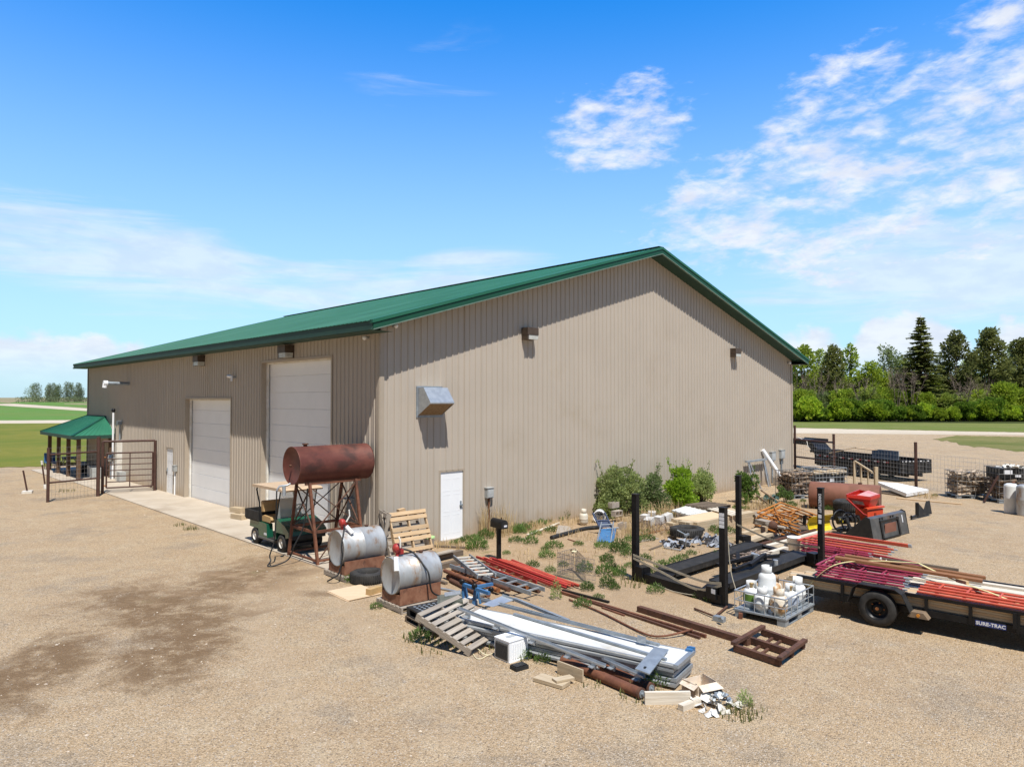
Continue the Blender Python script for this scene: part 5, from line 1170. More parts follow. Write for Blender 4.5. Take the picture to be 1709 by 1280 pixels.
strap([A_ + Z * .57 + fr, A_.lerp(B_, .4) + Z * .48 + fr, A_.lerp(B_, .8) + Z * .40 + fr, B_ + Z * .46 + fr], .05, m_strap, 'upper grey strap tied between the two nearer lift posts', -e1)
strap([C_ + Z * .62 + fr, C_.lerp(D_, .5) + Z * .42 + fr, D_ + Z * .52 + fr], .05, m_strap, 'grey strap tied between the two farther lift posts', -e1)

# ------------------------------------------------------------------ caged propane cylinders
g0, g1, g2 = at(1311, 1047), at(1241, 1021), at(1358, 1020)
ex = (g2 - g0).normalized(); ey = Vector((-ex.y, ex.x, 0)); gw = (g2 - g0).length; gd = (g1 - g0).dot(ey)
MC = FX(g0, ex, ey)
def cage(M, label, w, d, h, mat, rows, cols, pal=True, zb=.15, grp=None):
    t = E('wire_cage', label, 'wire cage', M, grp); r = .009
    corners = [Vector((0, 0, 0)), Vector((w, 0, 0)), Vector((w, d, 0)), Vector((0, d, 0))]
    mb = MB()
    for a, b, n in ((0, 1, cols[0]), (1, 2, cols[1]), (2, 3, cols[0]), (3, 0, cols[1])):
        a, b = corners[a], corners[b]
        for i in range(n): p = a.lerp(b, i / n); mb.tube(p + Z * zb, p + Z * h, r, 6)
        for i in range(rows + 1): z = zb + (h - zb) * i / rows; mb.tube(a + Z * z, b + Z * z, r * (1.5 if i == rows else 1.1), 6)
    mb.build('wire_sides', mat, t)
    if pal:
        mb = MB(); mb.box((w / 2, d / 2, zb - .012), (w + .03, d + .03, .03))
        for x in (.08, w / 2, w - .08):
            for y in (.08, d - .08): mb.box((x, y, (zb - .03) / 2), (.17, .15, zb - .03))
        mb.build('pallet_base', m_galvd, t)
        mb = MB(); [mb.box((w / 2, y, .008), (w, .09, .015)) for y in (.05, d - .05)]; mb.build('runner', m_galvd, t)
    return t
cage(MC, 'cut down galvanised wire cage on a metal pallet holding propane cylinders', gw, gd, .50, m_galv, 2, (5, 5))
def incage(x, y, z=.153): return MC @ Matrix.Translation((x, y, z)) @ Matrix.Rotation(x * 9 + y * 5, 4, 'Z')
gw_ = gw
cylinder(incage(gw * .45, gd * .62), 'tall white cylinder rising highest in the middle of the cage', .165, .64)
cylinder(incage(.19, .20), 'rust streaked cylinder in the near corner of the cage', .16, .37, m_cylr)
cylinder(incage(.17, gd * .52), 'plain white cylinder on the left side of the cage', .155, .34)
cylinder(incage(.34, gd - .18), 'white cylinder with green printed label in the cage', .155, .36, None, m_cylg)
cylinder(incage(.16, gd - .16), 'white cylinder with blue grey label in the leftmost cage corner', .15, .35, None, m_cylb) if gd > 1.15 else None
cylinder(incage(gw * .52, .19), 'white cylinder with blurred label on the trailer side of the cage', .15, .34, None, m_cylb)
cylinder(incage(gw - .19, .24), 'white cylinder with tall collar in the cage corner by the trailer', .155, .38)
cylinder(incage(gw - .25, gd - .30), 'rusty topped cylinder behind the tallest one in the cage', .15, .35, m_cylr)

# ------------------------------------------------------------------ utility trailer and its load
R0 = at(1331, 960, .64); R1 = at(1700, 1022, .64); R0.z = R1.z = 0; TA = atan2((R1 - R0).y, (R1 - R0).x)
MT = FR(R0, TA); TL, TW = 4.45, 1.95; I4 = Matrix()
tr = E('utility_trailer', 'black open utility trailer loaded with lumber and scaffold frames', 'trailer', MT)
mb = MB()
for y in (-.02, TW + .02): mb.bar((0, y, .64), (TL, y, .64), .055, .055)
mb.bar((TL, 0, .64), (TL, TW, .64), .05, .05); mb.build('top_rail', m_black, tr)
for y in (-.02, TW + .02):
    for x in (.02, .86, 2.28, 2.95, 3.62, TL - .02): mb = MB(); mb.bar((x, y, .30), (x, y, .612), .05, .05); mb.build('upright', m_black, tr)
mb = MB()
for y in (0, TW): mb.bar((0, y, .36), (TL, y, .36), .06, .11)
for x in (0.03, 1.1, 2.2, 3.3, TL - .03): mb.bar((x, .03, .36), (x, TW - .03, .36), .06, .09)
mb.build('frame', m_black, tr)
mb = MB(); mb.bar((.0, TW / 2, .425), (TL, TW / 2, .425), TW - .08, .035); mb.build('deck', m_woodg, tr)
def wheel(M, par, R=.325, w=.2):
    mb = MB(); r = R * .6; mb.lathe([(r, -w / 2), (R * .8, -w / 2 - .01), (R * .95, -w * .42), (R, -w * .25), (R, w * .25), (R * .95, w * .42), (R * .8, w / 2 + .01), (r, w / 2)], M, 36); t = mb.build('wheel', m_rubber, par)
    mb = MB(); mb.lathe([(r + .005, w * .44), (r * .93, w * .40), (r * .86, w * .1), (r * .5, w * .05), (r * .42, w * .22), (r * .3, w * .26), (0, w * .26)], M, 28); rm = mb.build('rim', m_black, t)
    mb = MB(); [mb.tube(M @ Vector((r * .56 * cos(a), r * .56 * sin(a), w * .05)), M @ Vector((r * .56 * cos(a), r * .56 * sin(a), w * .16)), .014, 6) for a in [2 * pi * k / 5 for k in range(5)]]; mb.tube(M @ Vector((0, 0, w * .26)), M @ Vector((0, 0, w * .34)), .03, 10); mb.build('wheel_nuts', m_rusto, rm)
for y, s in ((-.14, 1), (TW + .14, -1)): wheel(Matrix.Translation((1.52, y, .325)) @ Matrix.Rotation(s * pi / 2, 4, 'X'), tr)
for y in (-.14, TW + .14):
    mb = MB(); fp = [(1.02, .38), (1.12, .66), (1.22, .735), (1.82, .735), (1.94, .66), (2.08, .36)]
    for (x0, z0), (x1, z1) in zip(fp, fp[1:]): mb.bar((x0, y, z0), (x1, y, z1), .23, .012)
    f = mb.build('fender', m_blackd, tr)
    mb = MB(); mb.prism([(2.03, .30), (2.36, .30), (2.28, .40), (2.09, .40)], y - .1, y + .09); mb.build('fender_step', pm('dusty_step', (.24, .17, .11), (.17, .12, .08), 6, .6), f)
    mb = MB(); mb.tube((2.2, y - .1, .35), (2.2, y - .118, .35), .028, 12); mb.build('side_marker', m_amber, f)
mb = MB(); mb.bar((3.02, -.036, .36), (3.46, -.036, .36), .006, .085); dec = mb.build('name_plate', m_bluel, tr)
Mtxt = MT @ Matrix.Translation((3.24, -.0405, .36)) @ Matrix.Rotation(pi / 2, 4, 'X')
text('SURE-TRAC', .078, Mtxt, m_label, 'lettering', tr, 1.05, .003)
mb = MB(); mb.bar((3.58, -.05, .38), (3.58, -.05, .64), .08, .05); mb.build('stake_pocket', m_black, tr)
mb = MB(); mb.bar((TL - .3, -.03, .63), (TL - .1, -.03, .63), .012, .05); mb.build('reflector', m_amber, tr)
mb = MB(); mb.bar((TL, .2, .34), (TL + 1.3, TW / 2, .40), .07, .1); mb.bar((TL, TW - .2, .34), (TL + 1.3, TW / 2, .40), .07, .1); mb.tube((TL + 1.1, TW / 2 + .08, 0), (TL + 1.1, TW / 2 + .08, .8), .035); mb.build('tongue', m_black, tr)
def tb(x0, x1, y, z, w, h, mat, label, group=None, dy=0, dz=0, name='board'):
    mb = MB(); mb.bar((x0, y, z), (x1, y + dy, z + dz), w, h); return S(mb, name, mat, label, 'board', group, MT)
for k in range(5):
    for j in range(3):
        tb(-.18 - .05 * ((k * 2 + j) % 3) + (.25 if k == 4 else 0), TL - .15 + random.uniform(-.1, .1), .082 + j * .15, .466 + k * .043, .14, .039, m_wood if (k + j) % 2 else m_woodl, 'one of the pale planks stacked inside the near rail of the trailer', 'planks stacked in the trailer')
for k in range(7):
    tb(1.75 + .04 * (k % 3), TL + .5, .72 + .15 * k, .60 + .055 * (k % 3), .14, .045, m_woodw, 'one of the long bleached boards laid along the middle of the trailer', 'bleached boards on the trailer')
for k in range(4):
    tb(-.1 + .1 * k, 2.3, .75 + .3 * k, .50 + .03 * (k % 2), .25, .04, m_woodg, 'one of the grey boards under the maroon scaffold frames', 'grey boards on the trailer')
def scaffold(M, label, w, l, mat, group, rungs=(.25, .5, .75), braces=True, r=.021, close=.0):
    t = E('scaffold_frame', label, 'scaffold frame', M, group)
    for y in (0, w): mb = MB(); mb.tube((0, y, 0), (l, y, 0), r, 8); mb.build('leg', mat, t)
    mb = MB(); mb.tube((l * close, 0, 0), (l * close, w, 0), r, 8); mb.build('head_bar', mat, t)
    for f in rungs: mb = MB(); mb.tube((l * f, 0, 0), (l * f, w * (.35 if braces else 1), 0), r * .8, 8); mb.build('rung', mat, t)
    if braces: mb = MB(); mb.tube((l * .04, w * .35, 0), (l * .96, w * .35, 0), r * .8, 8); mb.tube((l * .08, w * .97, 0), (l * .5, w * .36, 0), r * .7, 8); mb.build('brace', mat, t)
    for y in (0, w): mb = MB(); mb.tube((l - .06, y, 0), (l + .08, y, 0), r * .8, 8); mb.build('coupling_pin', m_galv, t)
    return t
for k in range(5):
    scaffold(MT @ Matrix.Translation((.34 + .03 * (k % 2), .05 + .012 * k, .70 + .047 * k)) @ Matrix.Rotation(.008 * (k - 2), 4, 'Z'), 'one of the maroon scaffold frames stacked at the open end of the trailer', 1.25, 1.55, m_maroon, 'maroon scaffold frames on the trailer')
for k in range(3):
    scaffold(MT @ Matrix.Translation((2.12 + .02 * k, .05 + .03 * k, .70 + .045 * k)), 'one of the orange red scaffold frames lying along the trailer rail', .42, 2.35, m_redo, 'orange red scaffold frames on the trailer', (.12, .3, .5, .7), False, .024, .99)
def wboard(p, q, z0, z1, w, h, mat, label, group=None, name='plank'):
    mb = MB(); mb.bar(at(*p, z0), at(*q, z1), w, h); return S(mb, name, mat, label, 'plank', group)
wboard((1394, 930), (1640, 969), 1.02, .90, .16, .05, m_woodb, 'brown stained plank lying across the top of the trailer load')
wboard((1410, 927), (1645, 964), 1.0, .86, .12, .05, m_woodb, 'second brown stained plank behind the first on the load')
wboard((1470, 932), (1600, 951), .92, .86, .05, .05, m_woodd, 'thin dark pole lying behind the brown planks on the load', None, 'pole')
wboard((1455, 925), (1530, 940), .95, .90, .04, .04, m_red, 'short red tube lying behind the brown planks on the load', None, 'tube')
crumple(at(1472, 934, .98), .09, 5, 'white_rag', m_bag, 'white rag caught on the brown planks', 'rag', .4, 33)
pI = lambda x, y, z: MT @ Vector((x, y, z))
strap([pI(.12, -.04, .30), pI(.42, .0, .72), pI(.75, .15, .97), pI(1.2, .7, 1.0), pI(1.9, 1.1, 1.0)], .05, m_strapy, 'faded yellow strap rising from the trailer frame over the maroon frames')
strap([pI(1.9, 1.1, 1.0), pI(2.55, .75, .86), pI(3.3, .3, .80), pI(4.0, -.04, .64), pI(4.25, -.06, .34)], .05, m_strapy, 'yellow strap pulled down across the orange red frames to the trailer frame')
mb = MB(); c = pI(2.62, .7, .87); mb.bar(c, c + (pI(2.8, .6, .87) - c), .07, .06); S(mb, 'strap_ratchet', m_wood, 'frayed knot of yellow strap on the trailer load', 'ratchet')
# frames on the ground behind the trailer
gA, gB = at(1336, 921), at(1372, 893)
MG = FX(at(1332, 926), at(1460, 948) - at(1332, 926), U)
for k in range(5):
    scaffold(MG @ Matrix.Translation((.0 + .03 * (k % 2), .1 + .015 * k, .06 + .06 * k)), 'one of the magenta scaffold frames at the bottom of the ground stack', 1.2, 1.75, m_maroon, 'magenta scaffold frames on the ground')
for k in range(3):
    scaffold(MG @ Matrix.Translation((-.05 + .15 * k, .08 + .10 * k, .38 + .045 * k)), 'one of the orange red scaffold frames topping the ground stack', 1.3 - .2 * k, 2.3 - .12 * k, m_redo, 'orange red scaffold frames on the ground', (), False, .024)
bucket(FR(at(1325, 920)), 'white bucket beside the red scaffold stack', .17, .40)

# ------------------------------------------------------------------ lumber, panels, tyre and scrap between the lift and the wall
def stackboards(M, n, rows, L, w, h, mat, label, group, jit=.12, gap=.004):
    for r in range(rows):
        for k in range(n):
            mb = MB(); x0 = random.uniform(-jit, jit); mb.bar((x0, (k + .5) * (w + gap), h * (r + .5) + r * .003), (x0 + L + random.uniform(-jit, jit), (k + .5) * (w + gap), h * (r + .5) + r * .003), w, h * .97); S(mb, 'board', mat, label, 'board', group, M)
a, b = at(1160, 893), at(1262, 872)
ML = fr2(a, b); Lb = (b - a).length
stackboards(ML, 7, 4, Lb, .14, .09, m_woodl, 'one of the tan planks in the tidy lumber stack behind the far lift posts', 'planks in the tidy lumber stack', .2)
a2, b2 = at(1183, 866, .36), at(1262, 848, .36)
mb = MB(); p = [a2, at(1216, 873, .37), b2 + V * -.3, at(1200, 848, .37)]; mb.sheet([ML @ Vector((.3, .1, .375)), ML @ Vector((2.6, .15, .375)), ML @ Vector((2.7, .95, .375)), ML @ Vector((.2, .9, .375))], .015); S(mb, 'plywood_sheet', m_ply, 'plywood sheet on top of the tidy lumber stack', 'plywood')
mb = MB(); [mb.bar(ML @ Vector((1.9 + .22 * k, -.1, .42)), ML @ Vector((2.5 + .22 * k, 1.2, .42)), .16, .03) for k in range(3)]; S(mb, 'bleached_boards', m_woodw, 'three bleached boards crossing the top of the lumber stack', 'boards')
m_chalk = pm('chalky_block', (.56, .55, .53), (.46, .45, .43), 6, .9, 0, .3, 30)
# white ribbed panels propped on blocks
q = [at(1121, 851, .38), at(1158, 862, .30), at(1196, 851, .34), at(1162, 839, .42)]
t = E('ribbed_sheet', 'white ribbed metal panel resting on top of the pale pile', 'metal panel', Matrix.Translation(q[0] - Z * q[0].z)); mb = MB(); mb.sheet(q, .05)
for f in (.2, .4, .6, .8): mb.bar(q[0].lerp(q[1], f) + Z * .012, q[3].lerp(q[2], f) + Z * .012, .04, .025)
mb.build('sheet', m_panel, t, True); mb = MB(); mb.bar(q[1] - Z * .06, q[2] - Z * .06, .03, .1); mb.build('edge', m_whited, t, True)
mb = MB(); mb.bar(at(1152, 880) + Z * .12, at(1203, 862) + Z * .12, .30, .22); S(mb, 'white_beam', m_whited, 'long white boxed beam under the white ribbed panel', 'beam')
mb = MB(); mb.bar(at(1150, 884) + Z * .04, at(1195, 877) + Z * .04, .25, .06); S(mb, 'white_board', m_panel, 'white board on the soil in front of the boxed beam', 'board')
mb = MB(); mb.bar(at(1116, 861) + Z * .05, at(1150, 866) + Z * .05, .10, .10); S(mb, 'white_post', m_whited, 'short white post lying under the far edge of the ribbed panel', 'post')
for p in ((1132, 872), (1152, 878)): mb = MB(); mb.bar(at(*p), at(*p) + Z * .28, .14, .14); S(mb, 'prop_block', m_woodd, 'dark prop block under the white ribbed panel', 'block', 'prop blocks under the ribbed panel')
MPl = FX(at(1183, 853, .34), at(1228, 846, .34) - at(1183, 853, .34), U * -.3 + V)
pallet(MPl, 'dark weathered pallet sloping on top of the lumber pile by the bushes', m_woodd, 1.25, 1.0, 7, .12)
for i, (x, y, r) in enumerate(((1077, 872, .1), (1084, 880, .2), (1100, 875, .1), (1112, 872, -.4), (1092, 867, .9))):
    mb = MB(); c = at(x, y); mb.bar(c + Z * .14 - U * .14, c + Z * (.16 + .06 * (i % 2)) + U * .14 + V * r * .2, .26, .24); S(mb, 'white_block', m_chalk, 'chalky white block in the row beside the dry stalks', 'block', 'chalky white blocks')
t_ = tyre(FR(at(1147, 899) + Z * .22), 'large black tyre lying flat on the grey tarp', .50, .24)
mb = MB(); c = at(1146, 893, .42); mb.bar(c - U * .1, c + U * .1 + Z * .02, .05, .05); mb.tube(c, at(1144, 912, .08), .018, 6); mb.tube(c, c + V * .3 + Z * .1, .018, 6); S(mb, 'tyre_bracket', m_galvd, 'thin metal bracket resting on the flat tyre', 'bracket')
crumple(at(1128, 908), .42, 26, 'grey_tarp', m_tarp, 'crumpled grey tarp spread under the flat tyre', 'tarp', .5, 41)
crumple(at(1185, 908), .55, 34, 'silver_tarp', m_tarp, 'silver tarp bundle between the tyre and the near lift post', 'tarp', .6, 42)
crumple(at(1174, 902) + Z * .15, .2, 9, 'orange_sack', m_card, 'faded orange sack on the silver tarp', 'sack', .5, 43)
mb = MB(); a = [at(1108, 913, .04), at(1135, 918, .04), at(1140, 910, .05), at(1115, 906, .05)]
for i in range(4): mb.tube(a[i], a[(i + 1) % 4], .02, 6)
mb.tube(a[0].lerp(a[1], .5), a[3].lerp(a[2], .5), .015, 6); S(mb, 'wire_rack', m_galv, 'pale wire rack lying in front of the flat tyre', 'rack')
crumple(at(1140, 914) + Z * .03, .32, 16, 'dark_scrap', m_blackd, 'dark plastic scraps in front of the flat tyre', 'scrap', .5, 44)
# orange scaffold heap
def tubeline(pts, r, mat, name, label, cat, grp=None): mb = MB(); mb.path(pts, r, 8); return S(mb, name, mat, label, cat, grp)
oc = [at(1264, 856, .55), at(1303, 839, .75), at(1368, 862, .45), at(1335, 880, .35)]
for k in range(5):
    z = Z * (-.09 * k); o_ = U * random.uniform(-.15, .15) + V * random.uniform(-.1, .1)
    t = E('orange_scaffold', 'one of the rusty orange scaffold frames heaped by the far lift post', 'scaffold frame', Matrix.Translation(oc[0] + z + o_), 'orange scaffold frames in the heap')
    c = [p + z + o_ for p in oc]
    mb = MB(); mb.tube(c[0], c[3], .026, 8); mb.tube(c[1], c[2], .026, 8); mb.build('leg', m_orange, t, True)
    mb = MB(); mb.tube(c[0], c[1], .026, 8); mb.tube(c[0].lerp(c[3], .4), c[1].lerp(c[2], .4), .02, 8) if k % 2 else mb.tube(c[0].lerp(c[3], .1), c[1].lerp(c[2], .55), .02, 8); mb.tube(c[1].lerp(c[0], .3), c[0].lerp(c[3], .55 + .08 * k), .02, 8); mb.build('brace', m_orange, t, True)
for k in range(3): tubeline([at(1268 + 8 * k, 850, .5), at(1322 + 5 * k, 868 - 3 * k, .62)], .022, m_orange, 'orange_brace', 'loose rusty orange brace on top of the scaffold heap', 'brace', 'loose orange braces')
# grey skids under the orange heap
for (x, y, n) in ((1264, 884, 0), (1262, 872, 1)):
    a = at(x, y + 3); pallet(FR(a, -.25 + .1 * n) @ Matrix.Translation((0, 0, .0 if n == 0 else .14)), ('lower', 'upper')[n] + ' grey skid under the rusty orange scaffold heap', m_woodg if n else m_woodd, 1.5, .9, 6, .14)
mb = MB(); mb.bar(at(1263, 873, .34), at(1312, 881, .34), .22, .05); mb.bar(at(1266, 868, .42), at(1284, 872, .42), .3, .08); S(mb, 'grey_planks', m_woodg, 'grey planks lying on the skids below the orange frames', 'planks')
t = E('rusty_winch', 'rusty cast iron lump sitting on the grey skid', 'machine part', Matrix.Translation(at(1290, 880, .3)))
mb = MB(); c = at(1290, 876, .42); mb.lathe([(0, -.12), (.1, -.12), (.14, -.05), (.1, .08), (.05, .12), (0, .12)], Matrix.Translation(c), 12); mb.bar(c - U * .25, c + U * .25, .06, .06); mb.build('casting', m_rustd, t, True); mb = MB(); mb.tube(c + U * .2, c + U * .2 - Z * .3, .03, 8); mb.build('shaft', m_rust, t, True)
# long boards and rods pointing right
rb = random.Random(5)
for k, (p, q, w, h, m_, lab) in enumerate((((1225, 912), (1350, 880), .10, .05, m_woodg, 'long grey plank running towards the yellow blade, farthest of its row'),
        ((1228, 920), (1362, 884), .09, .04, m_rustd, 'long dark rusty bar between the grey planks by the yellow blade'),
        ((1234, 926), (1372, 888), .14, .06, m_woodw, 'long bleached plank ending in front of the yellow blade'),
        ((1240, 908), (1284, 893), .24, .08, m_woodl, 'broad pale plank by the tall far lift post'),
        ((1231, 905), (1272, 890), .22, .05, m_woodb if False else m_wood, 'yellowish plank under the broad pale plank'),
        ((1238, 898), (1278, 886), .16, .16, m_woodl, 'thick tan beam beside the lumber stack'),
        ((1245, 930), (1318, 909), .13, .05, m_woodl, 'pale plank ending beside the white bucket'),
        ((1262, 934), (1312, 918), .13, .10, m_woodw, 'short bleached plank near the white bucket'),
        ((1250, 936), (1300, 922), .10, .03, m_rust, 'rusty flat bar near the white bucket'))):
    board(p, q, w, h, m_, lab, .03 + .03 * (k % 4))
mb = MB(); [mb.tube(at(1222 + rb.uniform(0, 60), 925 + rb.uniform(-8, 12), rb.uniform(.05, .3)), at(1222 + rb.uniform(0, 70), 925 + rb.uniform(-8, 14), rb.uniform(.05, .3)), .018, 5) for _ in range(40)]
S(mb, 'stick_pile', m_twig, 'pile of broken brown sticks behind the lift runway', 'sticks', None, None, 'stuff')
mb = MB(); mb.bar(at(1294, 900, .05), at(1352, 885, .05), .25, .04); S(mb, 'dark_strip', m_blackd, 'dark flat strip between the long planks', 'strip')
# yellow blade and black hitch parts
a, b = at(1354, 889), at(1386, 884)
t = E('snow_plough', 'yellow curved plough blade behind the lettered lift post', 'blade', Matrix.Translation(a)); d = (b - a).normalized(); n = Vector((d.y, -d.x, 0)); L = (b - a).length + .15
pts = [(.00, 0), (-.10, .12), (-.12, .28), (-.06, .42), (.05, .5)]
mb = MB()
vs = []
for x in (0, L):
    for dd, z in pts: vs.append(a + d * x + n * dd + Z * z)
    for dd, z in reversed(pts): vs.append(a + d * x + n * (dd - .025) + Z * z)
m = len(pts) * 2
mb.add(vs, [tuple(range(m))[::-1], tuple(range(m, 2 * m))] + [(i, (i + 1) % m, m + (i + 1) % m, m + i) for i in range(m)]); mb.build('mouldboard', m_yellow, t, True)
mb = MB(); mb.bar(a + n * -.05 + Z * .02, a + d * L + n * -.05 + Z * .02, .02, .06); mb.build('cutting_edge', m_rustd, t, True)
mb = MB(); mb.bar(a - n * .1 + d * L * .5 + Z * .25, a - n * .5 + d * L * .5 + Z * .2, .08, .08); mb.build('mount', m_black, t, True)
t = E('black_brackets', 'pair of upright black steel brackets left of the yellow blade', 'bracket', Matrix.Translation(at(1346, 884)))
for p in ((1342, 884), (1351, 882)): mb = MB(); c = at(*p); mb.bar(c, c + Z * .45 + U * .06, .09, .06); mb.bar(c + Z * .4, c + Z * .42 + U * .22, .06, .08); mb.build('upright', m_black, t, True)

# ------------------------------------------------------------------ red hopper machine, loader bucket, plate attachment, culvert tank
HB = at(1437, 886); PXM = 1 / 52.0
def hp(px, py, dy=0.0):
    """point on the vertical plane through the machine, dy metres deeper"""
    d = ray(px, py); tt = (HB.y + dy) / d.y; return Vector((d.x * tt, HB.y + dy, HC + d.z * tt))
t = E('red_hopper_machine', 'red hopper machine with orange red box and black ring wheel beside the loader bucket', 'spreader', Matrix.Translation(HB))
top = [hp(1413, 829, -.35), hp(1452, 834, -.55), hp(1468, 829, -.1), hp(1434, 821, .45)]
bot = [hp(1441, 859, -.15), hp(1449, 861, -.2), hp(1456, 859, 0), hp(1446, 857, .1)]
mb = MB()
for i in range(4): mb.add([top[i], top[(i + 1) % 4], bot[(i + 1) % 4], bot[i]], [(0, 1, 2, 3)])
mb.add(bot, [(0, 1, 2, 3)])
m_mred = pm('machine_red', (.56, .03, .018), (.50, .025, .016), 4, .35, spec=.5); m_mor = pm('machine_orange', (.68, .085, .03), (.62, .07, .026), 4, .4)
hz_ = mb.build('hopper', m_mred, t, True)
mb = MB()
for i in range(4): mb.bar(top[i] + Z * .035, top[(i + 1) % 4] + Z * .035, .03, .09)
mb.build('rim', m_mred, hz_, True)
mb = MB(); c = sum(top, Vector()) / 4; mb.sheet([top[1].lerp(c, .1) + Z * .09, top[2].lerp(c, .05) + Z * .09, top[2].lerp(top[3], .55) + Z * .12, top[1].lerp(top[0], .55) + Z * .10][::1], .01); lid = mb.build('lid', pm('pale_red_lid', (.62, .18, .15), (.7, .35, .3), 3, .35), t, True)
a, b, c_, d_ = hp(1421, 833, -.43), hp(1440, 836, -.53), hp(1443, 842, -.46), hp(1425, 839, -.38)
nn = (b - a).cross(d_ - a).normalized(); nn = nn if nn.y < 0 else -nn
mb = MB(); mb.add([p + nn * .03 for p in (a, b, c_, d_)], [(0, 1, 2, 3)]); lab = mb.build('label', pm('grey_label', (.45, .44, .42), (.25, .24, .23), 14, .6), t, True)
mb = MB(); mb.tube(hp(1413, 832, -.5), hp(1441, 858, -.55), .03, 8); mb.tube(hp(1441, 858, -.55), hp(1449, 861, -.5), .03, 8); mb.build('brace', m_red, t, True)
o1 = hp(1448, 868, -.55); w_ = hp(1474, 865, -.3) - o1; o1.z = .38; dx = Vector((w_.x, w_.y, 0)); dn = dx.normalized(); dp = Vector((-dn.y, dn.x, 0))
mb = MB(); P = [o1, o1 + dx, o1 + dx + dp * .45, o1 + dp * .45]; h1 = .38
mb.add(P + [p + Z * h1 for p in P], [(3, 2, 1, 0), (4, 5, 6, 7), (0, 1, 5, 4), (1, 2, 6, 5), (2, 3, 7, 6), (3, 0, 4, 7)]); bx = mb.build('guard_box', m_mor, t, True)
mb = MB(); mb.bar(o1 + Z * (h1 + .02) - dn * .05 + dp * .02, o1 + dx + Z * (h1 + .06) + dn * .02 + dp * .02, .12, .05); mb.build('box_lip', m_mor, bx, True)
mb = MB(); [mb.bar(o1 + dx * f - dp * .006 + Z * .14, o1 + dx * f - dp * .006 + Z * .26, .02, .008, dp) for f in (.44, .52)]; mb.build('slots', m_black, bx, True)
rc = hp(1403, 869, -.6); R = .32; ax = Vector((.35, -.9, .1)).normalized(); q = ax.to_track_quat('Z', 'Y').to_matrix()
mb = MB(); mb.path([rc + q @ Vector((R * cos(2 * pi * k / 28), R * sin(2 * pi * k / 28), 0)) for k in range(29)], .03, 7, None, False); mb.path([hp(1416, 871, -.7) + q @ Vector((R * .85 * cos(2 * pi * k / 28), R * .85 * sin(2 * pi * k / 28), 0)) for k in range(29)], .025, 7, None, False); mb.build('ring_wheel', m_black, t, True)
mb = MB(); mb.tube(rc + V * .1, rc + V * .1 + Vector((.3, 0, 0)), .12, 12); mb.bar(hp(1398, 868, -.3), hp(1440, 862, -.2), .12, .14); mb.bar(hp(1412, 864, -.7), hp(1420, 884, -.8), .14, .05); mb.bar(hp(1432, 862, -.6), hp(1440, 882, -.6), .10, .05); mb.bar(hp(1440, 864, 0), Vector((hp(1440, 864, 0).x, HB.y, .02)), .12, .1); mb.bar(hp(1400, 884, .0) , hp(1455, 880, .1), .1, .08); mb.build('chassis', m_blackd, t, True)
mb = MB(); c = hp(1399, 869, -.55); mb.bar(c, c + Vector((.12, -.02, .02)), .16, .12); mb.build('gearbox', m_yellow, t, True)
for k, (px, py) in enumerate(((1417, 857), (1415, 842))):
    o = at(1417, 868); tyre(Matrix.Translation(Vector((o.x, o.y, .17 + .34 * k))), ('lower', 'upper')[k] + ' of two big black tyres stacked behind the red hopper', .50, .33, m_rubber, 'tyres stacked behind the hopper')
a, b, c_ = at(1416, 898), at(1458, 906), at(1517, 890)
t = E('loader_bucket', 'worn grey loader bucket turned face down on the gravel', 'loader bucket', Matrix.Translation(b))
dx = (c_ - b); dn = dx.normalized(); dp = Vector((-dn.y, dn.x, 0)); dep = .95
prof = [(0, 0.03), (.06, .10), (.12, .62), (.22, .68), (.34, .66), (1.0, .06), (.98, .02), (.30, .58), (.2, .6), (.14, .05)]
mb = MB(); vs = [b + dx * s + dp * x * dep + Z * z for s in (0, 1) for x, z in [(0, .02), (.12, .66), (.24, .70), (1.0, .04)]]
mb.add(vs, [(0, 1, 5, 4), (1, 2, 6, 5), (2, 3, 7, 6)]); m_bk = pm('worn_steel', (.10, .098, .095), (.16, .15, .14), 3, .45, .5, c3=(.22, .13, .085), s3=1.6, t3=(.52, .72)); sh = mb.build('shell', m_bk, t, True)
for s in (0, 1):
    mb = MB(); mb.sheet([b + dx * s + dp * x * dep + Z * z for x, z in [(-.01, .0), (.11, .68), (.24, .73), (1.03, .02)]], .02); mb.build('side_plate', m_blackd, t, True)
mb = MB(); fn_ = lambda s, h, o: b + dx * s + dp * (.12 * h) * dep + Z * (.02 + .64 * h) - dp * o - Z * 0
for (s0, s1, h0, h1) in ((.24, .76, .80, .86), (.24, .28, .05, .86), (.72, .76, .05, .86), (.28, .72, .02, .08)): mb.bar(fn_((s0 + s1) / 2, h0, .02), fn_((s0 + s1) / 2, h1, .02), (s1 - s0) * dx.length, .03, dp) if abs(h1 - h0) > .2 else mb.bar(fn_(s0, h0, .025), fn_(s1, h0, .025), .03, .05)
mb.build('coupler_frame', m_black, t, True)
mb = MB(); mb.bar(fn_(.34, .4, .012), fn_(.66, .4, .012), .012, .36); mb.build('coupler_plate', m_rtank2, t, True)
mb = MB(); [mb.bar(fn_(f, .92, .015), fn_(f + .02, .95, .015), .02, .05) for f in (.25, .32, .55, .62)]; mb.build('bolts', m_black, t, True)
mb = MB(); mb.bar(fn_(.88, .55, .006), fn_(.885, .9, .006), .045, .006, dp); mb.build('white_decal', m_label, t, True)
a, b = at(1533, 865), at(1556, 860)
t = E('plate_attachment', 'small black steel plate attachment with a notch standing alone on the gravel', 'attachment', Matrix.Translation(a)); dx = b - a; h = .52
mb = MB(); P = [(0, .02), (.0, .5), (.18, .5), (.5, .24), (.78, .52), (1, .52), (1, .06)]; nb = Vector((-dx.y, dx.x, 0)).normalized()
